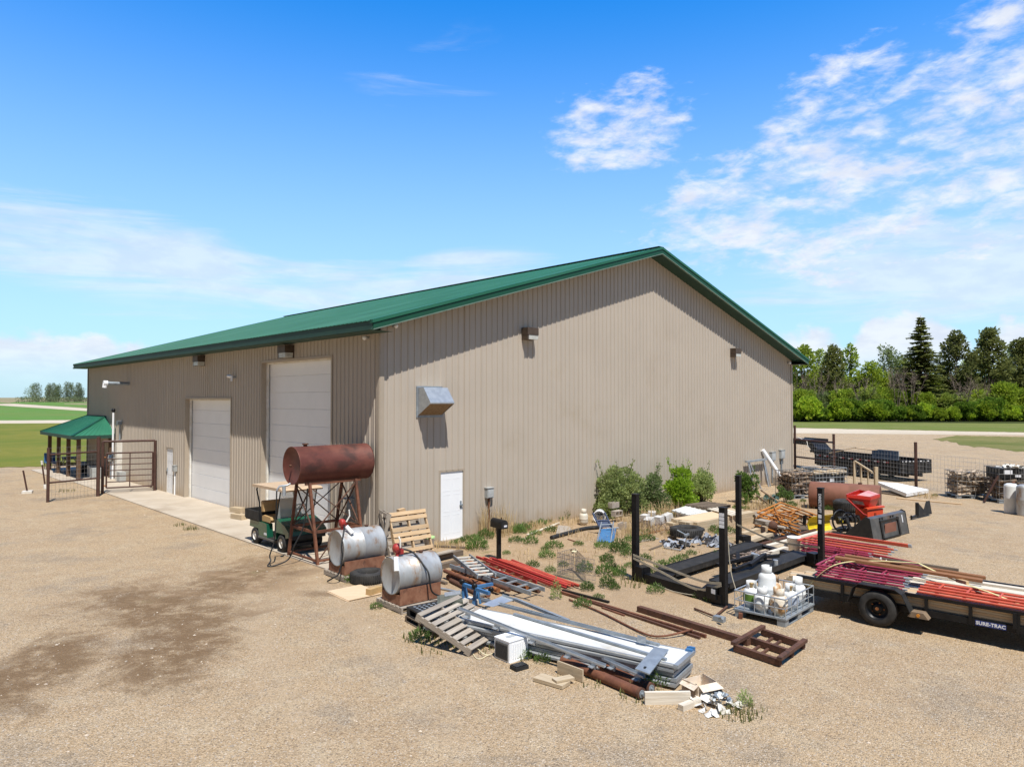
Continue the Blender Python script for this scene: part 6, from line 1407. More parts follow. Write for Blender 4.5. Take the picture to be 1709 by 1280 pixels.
vs = [a + dx * x + Z * z + nb * o + nb * z * .15 for o in (0, .03) for x, z in P]; m = len(P)
mb.add(vs, [tuple(range(m)), tuple(range(m, 2 * m))[::-1]] + [(i, m + i, m + (i + 1) % m, (i + 1) % m) for i in range(m)]); mb.build('plate', m_blackd, t, True)
mb = MB(); mb.bar(a - dx * .1 + Z * .1, a - dx * .1 + Z * .56, .08, .08); mb.bar(a - dx * .1 + Z * .12, a - dx * .5 + Z * .08, .06, .06); mb.bar(a - dx * .1 + Z * .4, a + Z * .4, .06, .06); mb.tube(a - dx * .5 + Z * .02, a - dx * .5 + Z * .16, .03, 8); mb.build('hitch_arm', m_black, t, True)
a, b = at(1368, 848), at(1474, 856); r = .50
t = E('ground_tank', 'long rusty brown tank lying on the ground behind the red hopper', 'tank', Matrix.Translation(a)); d = (b - a).normalized(); a2 = a + V * .35
mb = MB(); q = Matrix.Translation(a2 + Z * r) @ d.to_track_quat('Z', 'Y').to_matrix().to_4x4(); L = (b - a).length + .25
mb.lathe([(0, -.04), (r * .75, -.02), (r * .97, 0), (r, .04), (r, L - .04), (r * .98, L - .01), (r * .96, L), (r * .7, L - .02), (0, L - .04)], q, 40); mb.build('shell', m_rtank2, t, True)
mb = MB(); c = a2 + d * L * .72 + Z * 2 * r; mb.tube(c - Z * .03, c + Z * .03, .07, 12); mb.bar(c + Z * .05 - d * .07, c + Z * .05 + d * .07, .03, .02); mb.build('cap', m_rustd, t, True)
# deck railing, foam sheet, planks
ra, rb_ = at(1424, 818), at(1461, 822)
t = E('deck_railing', 'raw timber handrail section standing behind the long rusty tank', 'railing', Matrix.Translation(ra)); d = rb_ - ra
def ry(px, py, f): d_ = ray(px, py); g = ra.lerp(rb_, f); tt = g.y / d_.y; return Vector((d_.x * tt, g.y, HC + d_.z * tt))
for px, p0, p1, f, w in ((1426, 815, 770, .05, .09), (1437.5, 815, 777, .37, .06), (1449, 817, 786, .68, .06), (1462, 822, 779, 1, .13)):
    mb = MB(); a, b = ry(px, p0, f), ry(px, p1, f); a.z = 0; mb.bar(a, b, w, w); mb.build('baluster', m_woodl, t, True)
mb = MB(); mb.bar(ry(1426, 769, .05), ry(1461, 791, 1), .09, .06); mb.build('handrail', m_woodl, t, True)
q = [at(1463, 805, .62), at(1512, 828, .16), at(1549, 819, .16), at(1500, 806, .35)]
mb = MB(); mb.sheet([at(1464, 804, .42), at(1513, 823, .20), at(1550, 817, .20), at(1498, 806, .34)], .15); S(mb, 'foam_sheet', m_foam, 'thick white foam slab tilted on the gravel beside the wire fence', 'foam slab')
board((1470, 823), (1512, 829), .25, .05, m_woodd, 'dark board under the white foam slab', .0)
board((1497, 832), (1605, 842), .20, .04, m_wood, 'long tan plank lying flat in front of the firewood cage', .0)
mb = MB(); [mb.bar(at(1408 + rb.uniform(-2, 40), 813 + rb.uniform(-4, 2), .35 + .1 * k), at(1430 + rb.uniform(0, 40), 814 + rb.uniform(-4, 2), .35 + .1 * k), .2, .04) for k in range(4)]; S(mb, 'scrap_boards', m_ply, 'loose pale boards between the cages and the long rusty tank', 'boards')

# ------------------------------------------------------------------ firewood cages, panel junk and drums along the fence
def logpile(name, M, w, d, h, n, label, mat, seed, z0=.16):
    rnd = random.Random(seed); mb = MB()
    for i in range(n):
        side = rnd.random(); z = z0 + rnd.random() * (h - z0)
        if side < .3: x, y = rnd.uniform(.08, w - .08), rnd.uniform(.06, .2)
        elif side < .55: x, y = rnd.uniform(.06, .2), rnd.uniform(.08, d - .08)
        elif side < .7: x, y = rnd.uniform(w - .2, w - .08), rnd.uniform(.08, d - .08)
        else: x, y = rnd.uniform(.1, w - .1), rnd.uniform(.1, d - .1); z = rnd.uniform(h * .75, h * 1.04)
        a = rnd.uniform(-.5, .5) + (pi / 2 if rnd.random() < .35 else 0); l = rnd.uniform(.15, .22)
        dv = Vector((cos(a), sin(a), rnd.uniform(-.25, .25))) * l; c = Vector((min(max(x, .22 if abs(cos(a)) > .5 else .07), w - (.22 if abs(cos(a)) > .5 else .07)), min(max(y, .22 if abs(sin(a)) > .5 else .07), d - (.22 if abs(sin(a)) > .5 else .07)), z))
        mb.path([c - dv, c + dv], rnd.uniform(.04, .085), rnd.choice((3, 4, 5)), None, True, False)
    mb.box((w / 2, d / 2, (z0 + h * .9) / 2), (w - .34, d - .34, h * .85 - z0))
    return S(mb, name, mat, label, 'firewood', None, M, 'stuff')
o = at(1322, 833); M = FR(o, .35); cage(M, 'wire cage of dark split firewood nearest the building corner', 1.15, 1.0, 1.12, m_wired, 4, (6, 5)); logpile('firewood_pile', M, 1.15, 1.0, 1.0, 150, 'dark split firewood filling the wire cage nearest the building corner', m_logd, 1)
o = at(1362, 818); M = FR(o, .30); cage(M, 'galvanised wire cage with a dark lining behind the long rusty tank', 1.75, 1.0, .98, m_galv, 4, (9, 5))
mb = MB(); mb.box((.88, .5, .40), (1.6, .86, .5)); S(mb, 'dark_liner', m_blackd, 'dark plastic tub inside the galvanised cage', 'tub', None, M @ Matrix.Translation((0, 0, .02)))
mb = MB(); mb.box((.95, .062, .42), (.24, .006, .16)); mb.box((.35, .062, .34), (.55, .006, .10)); S(mb, 'paper_label', m_label, 'white paper labels on the dark tub in the cage', 'label', None, M)
mb = MB(); [mb.box((.35 + .42 * k, .5, .72 + .05 * (k % 2)), (.5, .7, .10), .1 * k) for k in range(4)]; S(mb, 'scrap_boards', m_woodl, 'pale boards heaped on top of the galvanised cage', 'boards', None, M)
o = at(1598, 832); M = FR(o, -.12); cage(M, 'wire cage of grey split firewood with a blue rag on top', 1.25, 1.05, 1.12, m_wired, 5, (7, 5)); logpile('firewood_pile', M, 1.25, 1.05, 1.05, 170, 'grey split firewood with a blue rag filling the separate cage', m_log, 2)
mb = crumple(M @ Vector((.55, .2, 1.08)), .2, 7, 'blue_rag', m_blue, 'blue rag lying on the grey firewood', 'rag', .3, 52)
o = at(1668, 840); M = FR(o, -.10); cage(M, 'tall wire cage with black tub on top at the edge of the yard', 1.5, 1.05, 1.42, m_wired, 5, (7, 5)); logpile('firewood_pile', M, 1.5, 1.05, .92, 130, 'dark firewood filling the tall cage behind the white drums', m_logd, 3)
mb = MB(); mb.box((.75, .5, 1.19), (1.42, .98, .40)); t = S(mb, 'black_tub', m_black, 'black plastic tub with white labels on the tall cage', 'tub', None, M)
mb = MB(); mb.box((.35, .002, 1.24), (.32, .008, .18)); mb.box((.72, .002, 1.10), (.22, .008, .09)); mb.build('label', m_label, t)
crumple(M @ Vector((.8, .5, 1.40)), .5, 22, 'tub_scraps', m_whited, 'pale scraps heaped in the black tub', 'scrap', .2, 53)
for (px, py, r, h, m_, lab) in ((1688, 856, .225, 1.08, m_cyl, 'dirty white upright drum in front of the tall cage'), (1710, 860, .24, 1.10, m_stank, 'silver upright drum beside the dirty white drum')):
    t = E('upright_drum', lab, 'drum', Matrix.Translation(at(px, py))); mb = MB(); mb.lathe([(0, 0), (r, 0), (r * 1.01, .03), (r, .06), (r, h * .5), (r * 1.012, h * .51), (r, h * .52), (r, h - .12), (r * .94, h - .05), (r * .6, h), (0, h + .01)], None, 28); mb.build('shell', m_, t)
    mb = MB(); mb.lathe([(0, h), (.05, h), (.05, h + .07), (0, h + .08)], Matrix.Translation((r * .4, 0, 0)), 10); mb.build('fitting', m_rust, t)
mb = MB(); mb.tube(at(1642, 838, .03), at(1669, 793, .0) * 0 + M @ Vector((-.05, -.05, 1.12)), .045, 8); S(mb, 'leaning_pole', m_pipe, 'brown pole leaning against the tall cage', 'pole')
# objects against the far end of the gable wall
gl = lambda u, z, off=-.15: B(u, off, z)
t = E('steel_stand', 'pale steel trestle frame leaning on the gable wall behind the bush', 'trestle', FR(B(19.85, -.25, 0), TH))
mb = MB(); mb.bar((0, .05, 1.28), (1.95, .05, 1.28), .12, .09); mb.build('top_bar', m_galv, t)
for x0, x1 in ((.2, .15), (.3, .85), (1.75, 1.8), (1.7, 1.6)): mb = MB(); mb.bar((x0, .05, 1.25), (x1, -.25, 0), .05, .05); mb.build('leg', m_galv, t)
mb = MB(); mb.tube(B(22.55, -.85, .03), B(21.75, -.06, 1.72), .10, 12); S(mb, 'white_downpipe', m_white, 'thick white plastic pipe leaning against the gable wall', 'pipe')
crumple(B(23.4, -1.1, 0) + Z * .15, 1.0, 46, 'white_bags', m_bag, 'heap of white plastic bags at the far corner of the gable', 'bags', .55, 61)
mb = MB(); mb.box((.0, 0, .2), (2.2, 1.2, .4)); S(mb, 'bag_pallet', m_woodg, 'low wooden base under the white plastic bags', 'base', None, FR(B(23.2, -1.0, 0), TH))
mb = MB(); mb.bar(B(20.6, -2.2, .25), B(22.3, -1.9, .35), .9, .08); S(mb, 'metal_sheet', m_tarp, 'grey sheet lying in front of the white bags', 'panel')
mb = MB(); mb.tube(at(1262, 826, .6), at(1285, 843, .1), .03, 6); mb.tube(at(1270, 818, .7), at(1300, 838, .1), .03, 6); S(mb, 'dead_branches', m_logd, 'two dark branches lying by the bush under the trestle', 'branches')
q = at(1285, 842); crumple(q + Z * .1, .5, 18, 'green_tarp', pm('dark_green_tarp', (.025, .06, .05), (.04, .085, .07), 5, .6), 'dark green tarp bunched by the bush under the trestle', 'tarp', .7, 62)

# ------------------------------------------------------------------ fence and gooseneck dump trailer
P0, P1, P2 = at(1327, 783), at(1392, 792), at(1529, 814); fd = (P2 - P0).normalized(); P3 = P2 + fd * 8.5
fn = E('wire_fence', 'rusty pipe posts and square wire fence along the back of the yard', 'fence', P0)
for p, h in ((P0, 2.62), (P1, 2.25), (P2, 2.15), (P3, 2.15)):
    mb = MB(); mb.tube(p - Z * .2, p + Z * h, .07, 12); mb.build('post', m_pipe, fn, True)
for z in (.75, 1.78): mb = MB(); mb.tube(P0 + Z * z, P1 + Z * z, .05, 10); mb.build('rail', m_pipe, fn, True)
mb = MB(); mb.tube(P1 + Z * 1.2, P1.lerp(P0, .35) + Z * .1, .035, 8); mb.build('strut', m_pipe, fn, True)
m_fw = pm('pale_wire', (.46, .45, .43), None, 5, .5, .2)
mb = MB(); Lf = (P3 - P0).length; n = int(Lf / .2)
for i in range(n): p = P0 + fd * (i * .2); mb.tube(p + Z * .05, p + Z * 1.65, .0042, 3, None, False)
for k in range(9): z = .05 + k * .2; mb.tube(P0 + Z * z, P3 + Z * z, .0042, 3, None, False)
mb.build('wire_mesh', m_fw, fn, True)
T0, T1 = at(1360, 756, 1.05), at(1500, 770, 1.05); T0.z = T1.z = 0; LT = (T1 - T0).length
MD = FR(T0, atan2((T1 - T0).y, (T1 - T0).x)); DW = 2.1
dt = E('dump_trailer', 'black gooseneck dump trailer parked beyond the wire fence', 'trailer', MD)
h0, h1 = .42, 1.07
mb = MB()
for y in (0, DW): mb.bar((0, y, (h0 + h1) / 2), (LT, y, (h0 + h1) / 2), .06, h1 - h0); mb.bar((0, y, h1), (LT, y, h1), .10, .07)
mb.bar((0, .03, (h0 + h1) / 2 + .05), (0, DW - .03, (h0 + h1) / 2 + .05), .06, h1 - h0 + .1); mb.bar((0.03, DW / 2, h0 + .03), (LT - .03, DW / 2, h0 + .03), DW - .1, .05); mb.build('dump_box', m_black, dt)
for i in range(8): mb = MB(); x = .35 + i * (LT - .6) / 7; mb.bar((x, -.045, h0 + .02), (x, -.045, h1 - .05), .06, .03, (0, -1, 0)); mb.build('side_rib', m_black, dt)
for i in range(9):
    x = .2 + i * (LT - .5) / 9; mb = MB(); mb.bar((x, -.064, h1 - .12), (x + .16, -.064, h1 - .12), .008, .06); mb.build('white_reflector', m_tape, dt); mb = MB(); mb.bar((x + .165, -.064, h1 - .12), (x + .33, -.064, h1 - .12), .008, .06); mb.build('red_reflector', m_tapr, dt)
mb = MB(); mb.bar((LT + .04, .05, (h0 + h1) / 2), (LT + .04, DW / 2 - .02, (h0 + h1) / 2), .06, h1 - h0); mb.bar((LT + .04, DW / 2 + .02, (h0 + h1) / 2), (LT + .04, DW - .05, (h0 + h1) / 2), .06, h1 - h0); [mb.bar((LT + .08, y, h0), (LT + .08, y, h1), .05, .06) for y in (.1, .5, .95, 1.15, 1.6, 2.0)]; mb.build('tailgate', m_blackd, dt)
mb = MB(); [mb.bar((LT + .08, .1 + i * .24, h1 - .03), (LT + .08, .2 + i * .24, h1 - .03), .01, .05) for i in range(8)]; mb.build('tail_reflector', m_tape, dt)
mb = MB(); mb.bar((-.2, .6, .32), (LT, .6, .32), .1, .16); mb.bar((-.2, 1.5, .32), (LT, 1.5, .32), .1, .16); mb.build('chassis', m_black, dt)
for x in (2.6, 3.55):
    for y, s in ((.12, 1), (DW - .12, -1)): wheel(Matrix.Translation((x, y, .385)) @ Matrix.Rotation(s * pi / 2, 4, 'X'), dt, .385, .24)
mb = MB(); mb.bar((2.05, .1, .83), (4.1, .1, .83), .3, .02); mb.build('fender', m_black, dt)
mb = MB(); mb.prism([(-.5, .3), (-.1, .3), (-.1, 1.0), (-1.1, 1.75), (-2.9, 1.75), (-2.9, 1.45), (-1.25, 1.42), (-.5, .8)], .55, 1.55); mb.build('gooseneck', m_black, dt)
mb = MB(); mb.bar((-2.9, .35, 1.72), (-.9, .35, 1.72), .06, .16); mb.bar((-2.9, 1.75, 1.72), (-.9, 1.75, 1.72), .06, .16); mb.bar((-.9, .35, 1.72), (-.9, 1.75, 1.72), .06, .16); mb.build('neck_rail', m_black, dt)
mb = MB(); [mb.bar((-2.7 + i * .55, .315, 1.72), (-2.5 + i * .55, .315, 1.72), .01, .08) for i in range(3)]; mb.build('white_reflector', m_tape, dt)
mb = MB(); mb.bar((-.7, .5, 1.12), (.6, .5, 1.2), .5, .16); mb.bar((-.7, 1.2, 1.15), (.6, 1.2, 1.2), .5, .12); mb.build('tarp_roll', m_blackd, dt)
mb = MB(); mb.path([(-2.6, .33, 1.84), (-1.8, .33, 1.88), (-1.0, .3, 1.66), (-.9, .3, 1.3)], .02); mb.build('hose', m_whited, dt)
mb = MB(); mb.bar((1.05, .1, 1.12), (2.2, .9, 1.5), .16, .04); mb.bar((2.0, 1.2, 1.45), (3.0, 1.4, 1.40), .5, .03); S(mb, 'loose_plank', m_wood, 'tan plank sticking up out of the dump trailer', 'plank', None, MD)
mb = MB(); mb.bar((2.3, DW - .2, 1.1), (4.1, DW - .2, 1.1), .04, .6); S(mb, 'grey_sheet', m_galvd, 'grey sheet standing inside the dump trailer', 'sheet', None, MD)

# ------------------------------------------------------------------ plants
def rv(r): 
    while True:
        v = Vector((r.uniform(-1, 1), r.uniform(-1, 1), r.uniform(-1, 1)))
        if .01 < v.length < 1: return v
def leaf(mb, p, d, n, L, w):
    s = d.cross(n); s = s.normalized() if s.length > 1e-4 else Vector((1, 0, 0))
    mb.add([p, p + d * L * .5 + s * w / 2, p + d * L, p + d * L * .5 - s * w / 2], [(0, 1, 2, 3)])
def foliage(mb, blobs, n, L, r, up=.3, shell=.5):
    tot = sum(b[1] ** 2 for b in blobs)
    for c, rad, *sq in blobs:
        k = int(n * rad * rad / tot); sz = sq[0] if sq else 1
        for _ in range(k):
            v = rv(r); v = v.normalized() * (shell + (1 - shell) * r.random()) * rad; v.z *= sz
            d = (v.normalized() + rv(r) * .8 + Vector((0, 0, up))).normalized(); l = L * r.uniform(.6, 1.3)
            leaf(mb, Vector(c) + v, d, rv(r).normalized(), l, l * .55)
def shrub(name, label, cat, o, w, h, n, L, mat, seed, group=None, sprigs=0, stems=7, nb=16, dw=.8, small=1.0, up=.3):
    r = random.Random(seed); t = E(name, label, cat, FR(o, r.random() * 6), group)
    mb = MB(); tips = []
    for i in range(stems):
        a = 2 * pi * i / stems + r.uniform(-.4, .4); tip = Vector((cos(a) * w * .35 * r.random(), sin(a) * w * .35 * r.random(), h * r.uniform(.6, .95)))
        mb.path([(cos(a) * .05, sin(a) * .05, 0), tip * .5 + Vector((0, 0, h * .05)), tip], .018 * h, 5, .005); tips.append(tip)
    for i in range(sprigs):
        a = r.uniform(0, 6.3); tip = Vector((cos(a) * w * .3, sin(a) * w * .3, h * r.uniform(1.05, 1.25))); mb.path([tip * .6, tip], .008, 4, .003); tips.append(tip)
    mb.build('stems', m_bark, t)
    mb = MB(); blobs = []
    for i in range(nb):
        a = r.uniform(0, 6.3); q = sqrt(r.random()) * w * .42; z = h * r.uniform(.15, .85); q *= (1.05 - .5 * (z / h))
        blobs.append((Vector((cos(a) * q, sin(a) * q * dw, z)), min(w, h) * r.uniform(.13, .22) * small))
    foliage(mb, blobs, n, L, r, up)
    for tip in tips[-sprigs:] if sprigs else []:
        for _ in range(24): p = tip * r.uniform(.72, 1.0) + rv(r) * .06; leaf(mb, p, (rv(r) + Z).normalized(), rv(r).normalized(), L * .9, L * .5)
    mb.build('leaves', mat, t); return t
shrub('shrub', 'broad sage green shrub against the gable beside the concrete blocks', 'shrub', at(1046, 860) + V * .4, 2.75, 1.65, 12000, .09, m_grns, 1, None, 4, 11, 40)
shrub('shrub', 'thin upper shoots of the pale shrub right of the broad sage green one', 'shrub', at(1088, 852) + V * .3, 1.9, 1.5, 6000, .085, leafmat('pale_sage', (.16, .22, .08), (.13, .19, .06), (.24, .28, .13)), 2, None, 3, 7, 13)
shrub('shrub', 'bright lime green bush with tall dry sprigs by the gable', 'shrub', at(1146, 849) + V * .3, 1.5, 1.5, 7500, .09, m_grnb, 3, None, 6, 8, 24)
shrub('shrub', 'olive green bush right behind the bright lime bush', 'shrub', at(1184, 842) + V * .4, 1.9, 1.45, 8000, .085, m_grns, 4, None, 2, 8, 26)
shrub('shrub', 'small green bush in front of the leaning steel trestle', 'shrub', at(1260, 840) + V * .3, 1.35, 1.2, 4500, .08, leafmat('mid_leaf', (.10, .17, .03), (.08, .14, .025), (.16, .23, .05)), 5, None, 2, 7, 14)
shrub('shrub', 'low green bush beside the wire cage of dark firewood', 'shrub', at(1310, 838), .8, .7, 1200, .07, m_grnw, 6, None, 0, 5, 8)
# weeds: three kinds, copied
def weed_mesh(seed, n, h, w, L):
    r = random.Random(seed); mb = MB()
    for i in range(n):
        a = r.uniform(0, 6.3); q = sqrt(r.random()); z = h * r.random() * (1.1 - q * q * .6); p = Vector((cos(a) * q * w * .5, sin(a) * q * w * .5, z * .9 + .01))
        d = (Vector((cos(a) * q, sin(a) * q, .9)) + rv(r) * .5).normalized(); leaf(mb, p, d, rv(r).normalized(), L * r.uniform(.6, 1.3), L * .3)
    return mb
W1 = S(weed_mesh(1, 520, .27, .50, .075), 'weed', m_grnw, 'bushy dark green weed growing beside the mailbox post', 'weed', 'weeds among the scrap', FR(at(796, 917), 1))
W1.scale = (1.15, 1.15, 1.25)
W2 = S(weed_mesh(2, 280, .19, .40, .07), 'weed', m_grnw, 'small green weed tuft growing on the bare soil', 'weed', 'weeds among the scrap', FR(at(913, 931)))
W3 = S(weed_mesh(3, 260, .42, .30, .07), 'weed', m_grns, 'grey green sage weed growing at the end of the torn cartons', 'weed', 'weeds among the scrap', FR(at(1243, 1177)))
W3.scale = (.62, .62, .5)
rw = random.Random(4)
big = {(1034, 922): ('largest weed, growing beside the broken blue chair', 1.5), (1013, 938): ('wide weed behind the dog crate, towards the first lift post', 1.1), (1020, 950): ('weed close in front of the wide weed near the first lift post', .9),
       (976, 955): ('dark weed growing inside the wire dog crate', 1.15), (1014, 980): ('upright weed just right of the dog crate', 1.05), (1034, 962): ('round weed left of the first lift post', .95), (980, 985): ('weed at the near corner of the dog crate', .9),
       (928, 1000): ('tall olive weed at the end of the long rusty bar', 1.1), (1166, 997): ('broad leaved weed against the near lift beam', .75), (868, 890): ('leafy weed by the bleached slats nearest the mailbox', 1.2), (939, 866): ('leafy weed against the wall left of the cream cylinder', 1.5)}
for (x, y), (lab, sc) in big.items():
    src = rw.choice((W1, W3 if 'olive' in lab else W1)); c = src.copy(); COL.objects.link(c); c.matrix_basis = FR(at(x, y), rw.random() * 6); c.scale = (sc * .64, sc * .64, sc * rw.uniform(.72, .95)); c['label'] = lab
small = [(886, 908), (909, 918), (966, 910), (889, 946), (918, 955), (1026, 984), (972, 1013), (999, 999), (1050, 928), (1050, 947), (884, 878), (903, 876), (894, 893), (920, 888), (952, 864), (1154, 926), (1139, 932), (1129, 943), (1105, 948), (1080, 902), (1094, 989), (1186, 1003),
         (1192, 888), (587, 971), (628, 1016), (701, 1068), (1062, 890), (1210, 884), (1218, 890), (1172, 884), (757, 909), (770, 905), (845, 925), (860, 905), (834, 880), (1340, 838), (1385, 851), (1560, 828), (1010, 960), (940, 945), (1005, 915), (856, 1085), (872, 1098), (1096, 1142), (905, 1105)]
for (x, y) in small:
    c = W2.copy(); COL.objects.link(c); k = rw.uniform(.5, 1.15); c.matrix_basis = FR(at(x, y), rw.random() * 6); c.scale = (k, k, k * rw.uniform(.8, 1.2))
# dry grass: stalks at the wall, thatch between the scrap
def blades(mb, c, R, n, h, r, bend=.35, w=.006):
    for _ in range(n):
        a = r.uniform(0, 6.3); q = sqrt(r.random()) * R; p = Vector((c.x + cos(a) * q, c.y + sin(a) * q, 0)); hh = h * r.uniform(.4, 1.15); a2 = r.uniform(0, 6.3)
        l = Vector((cos(a2), sin(a2), 0)) * hh * bend * r.random(); m = p + l * .35 + Z * hh * .6; t = p + l + Z * hh * (1 - .25 * bend); s = Vector((-sin(a2), cos(a2), 0)) * w * r.uniform(.6, 1.4)
        mb.add([p - s, p + s, m + s * .8, t, m - s * .8], [(0, 1, 2, 4), (2, 3, 4)])
rg = random.Random(8); mb = MB()
for (x, y, R, n, h) in ((826, 893, .55, 200, 1.15), (812, 892, .3, 60, .95), (848, 888, .35, 60, .8), (880, 882, .5, 160, .3), (905, 880, .7, 180, .28), (940, 872, .6, 160, .3), (985, 872, .5, 120, .3), (930, 890, .8, 200, .2), (1065, 888, .5, 150, .6), (1100, 868, .7, 260, .55), (1120, 860, .5, 160, .6),
        (1050, 895, .5, 120, .35), (1090, 890, .8, 260, .25), (735, 912, .35, 110, .22), (1270, 848, .5, 150, .5), (1240, 850, .4, 100, .35), (1330, 845, .8, 160, .22), (1545, 830, .5, 110, .3), (1040, 870, .4, 80, .4), (990, 898, .6, 120, .15), (1130, 888, .8, 200, .25), (1005, 935, 1.2, 160, .15), (900, 935, 1.2, 160, .15), (1150, 930, 1.2, 120, .14), (775, 915, .5, 100, .3)):
    blades(mb, at(x, y), R, n, h, rg)
S(mb, 'dry_grass', m_straw, 'dry straw coloured grass stalks along the wall and between the scrap', 'dry grass', None, None, 'stuff')
mb = MB()
for (x, y, R, n, h) in ((1230, 1192, .26, 90, .11), (1070, 1160, .35, 60, .14), (980, 1130, .5, 80, .08), (730, 1080, .4, 70, .10), (800, 1075, .5, 90, .12), (318, 884, .25, 60, .16), (300, 877, .2, 40, .12), (112, 820, .4, 60, .14), (700, 1065, .3, 70, .14), (870, 1095, .3, 60, .09), (584, 968, .2, 60, .16), (1050, 975, .4, 60, .2), (762, 1045, .3, 60, .25), (1245, 1185, .3, 50, .09)): blades(mb, at(x, y), R, n, h, rg, .5, .007)
S(mb, 'grass_tufts', leafmat('tuft_green', (.16, .19, .05), (.22, .21, .08), (.2, .22, .07)), 'thin green grass tufts round the pallets and panel stack', 'grass', None, None, 'stuff')
mb = MB()
for _ in range(26): o = at(817, 888) + Vector((rg.uniform(-.4, .5), rg.uniform(-.3, .2), 0)); mb.path([o, o + Vector((rg.uniform(-.3, .3), rg.uniform(-.1, .1), .12)), o + Vector((rg.uniform(-.5, .5), rg.uniform(-.2, .2), rg.uniform(.1, .35)))], .012, 4, .005)
for _ in range(60): o = at(rg.uniform(1060, 1125), rg.uniform(872, 893)); mb.path([o + Z * .02, o + Vector((rg.uniform(-.4, .4), rg.uniform(-.2, .2), rg.uniform(.05, .35)))], .011, 4, .006)
S(mb, 'brush', m_twig, 'dry broken brush and twigs lying under the shrubs', 'brush', None, None, 'stuff')
for (p, q, w, h, m_, lab) in (((1062, 905), (1098, 899), .09, .03, m_woodg, 'grey slat on the soil between the first lift post and the flat tyre'), ((1070, 893), (1112, 884), .08, .03, m_woodb, 'brown slat in the straw in front of the chalky blocks'), ((1084, 918), (1106, 910), .06, .03, m_woodd, 'short dark stick near the wire rack'), ((1210, 893), (1236, 884), .10, .03, m_woodl, 'pale offcut at the near end of the lumber stack'),
        ((1204, 915), (1226, 922), .07, .03, m_woodd, 'short dark offcut by the silver tarp'), ((860, 902), (885, 897), .06, .025, m_woodg, 'thin grey slat lying behind the mailbox'), ((948, 900), (972, 908), .04, .02, m_rust, 'short rusty strap on the soil below the drain pipe'), ((700, 962), (745, 975), .08, .05, m_woodd, 'dark offcut between the second tank and the pipe heap')):
    board(p, q, w, h, m_, lab, .005, None, 'offcut', 'offcut')
for (x, y) in [(862, 888), (875, 885), (912, 872), (930, 868), (946, 862), (960, 862), (990, 858), (1062, 862), (1098, 862), (1112, 856), (1120, 866), (1080, 890), (1056, 905), (1120, 892), (1200, 892), (1232, 852), (1246, 850), (1290, 850), (1320, 846), (810, 900), (790, 902), (778, 903), (1045, 915), (925, 915), (1075, 935), (1195, 935), (1120, 955), (1085, 960)]:
    c = W2.copy(); COL.objects.link(c); k = rw.uniform(.5, 1.2); c.matrix_basis = FR(at(x, y), rw.random() * 6); c.scale = (k, k, k * rw.uniform(.8, 1.3))
mb = MB()
for _ in range(900):
    x = rg.uniform(860, 1240); y = rg.uniform(868, 960); p = at(x, y)
    if (p - C0).dot(V) > -.1: continue
    a = rg.uniform(0, 6.3); l = rg.uniform(.06, .22); d = Vector((cos(a), sin(a), rg.uniform(0, .25))) * l; q = Vector((-sin(a), cos(a), 0)) * .005; mb.add([p + q + Z * .008, p - q + Z * .008, p + d - q * .4 + Z * .012, p + d + q * .4 + Z * .012], [(0, 1, 2, 3)])
S(mb, 'straw_litter', m_straw, 'flattened straw litter on the soil between the wall and the lift', 'straw', None, None, 'stuff')
# loose stones on the gravel
mb = MB(); ico = [(0, 0, 1), (.9, 0, .3), (.28, .86, .3), (-.73, .53, .3), (-.73, -.53, .3), (.28, -.86, .3)]
for _ in range(6500):
    y = 6.5 + 22 * rg.random() ** 1.6; x = y * rg.uniform(-.78, .78); s = rg.uniform(.007, .019) * (2.0 if rg.random() < .05 else 1); a = rg.uniform(0, 6.3); q = rg.uniform(.5, 1)
    lp = Vector((x, y, 0)) - C0
    if lp.dot(U) > -2.1 and lp.dot(V) > -1: continue
    mb.add([(x + s * (vx * cos(a) - vy * sin(a) * q), y + s * (vx * sin(a) + vy * cos(a) * q), s * (vz * .8 - .12)) for vx, vy, vz in ico], [(0, 1, 2), (0, 2, 3), (0, 3, 4), (0, 4, 5), (0, 5, 1)])
S(mb, 'loose_stones', pm('stone', (.50, .42, .33), (.30, .24, .18), 3, .9, isl=.45), 'loose gravel stones scattered on the yard', 'stones', None, None, 'stuff')

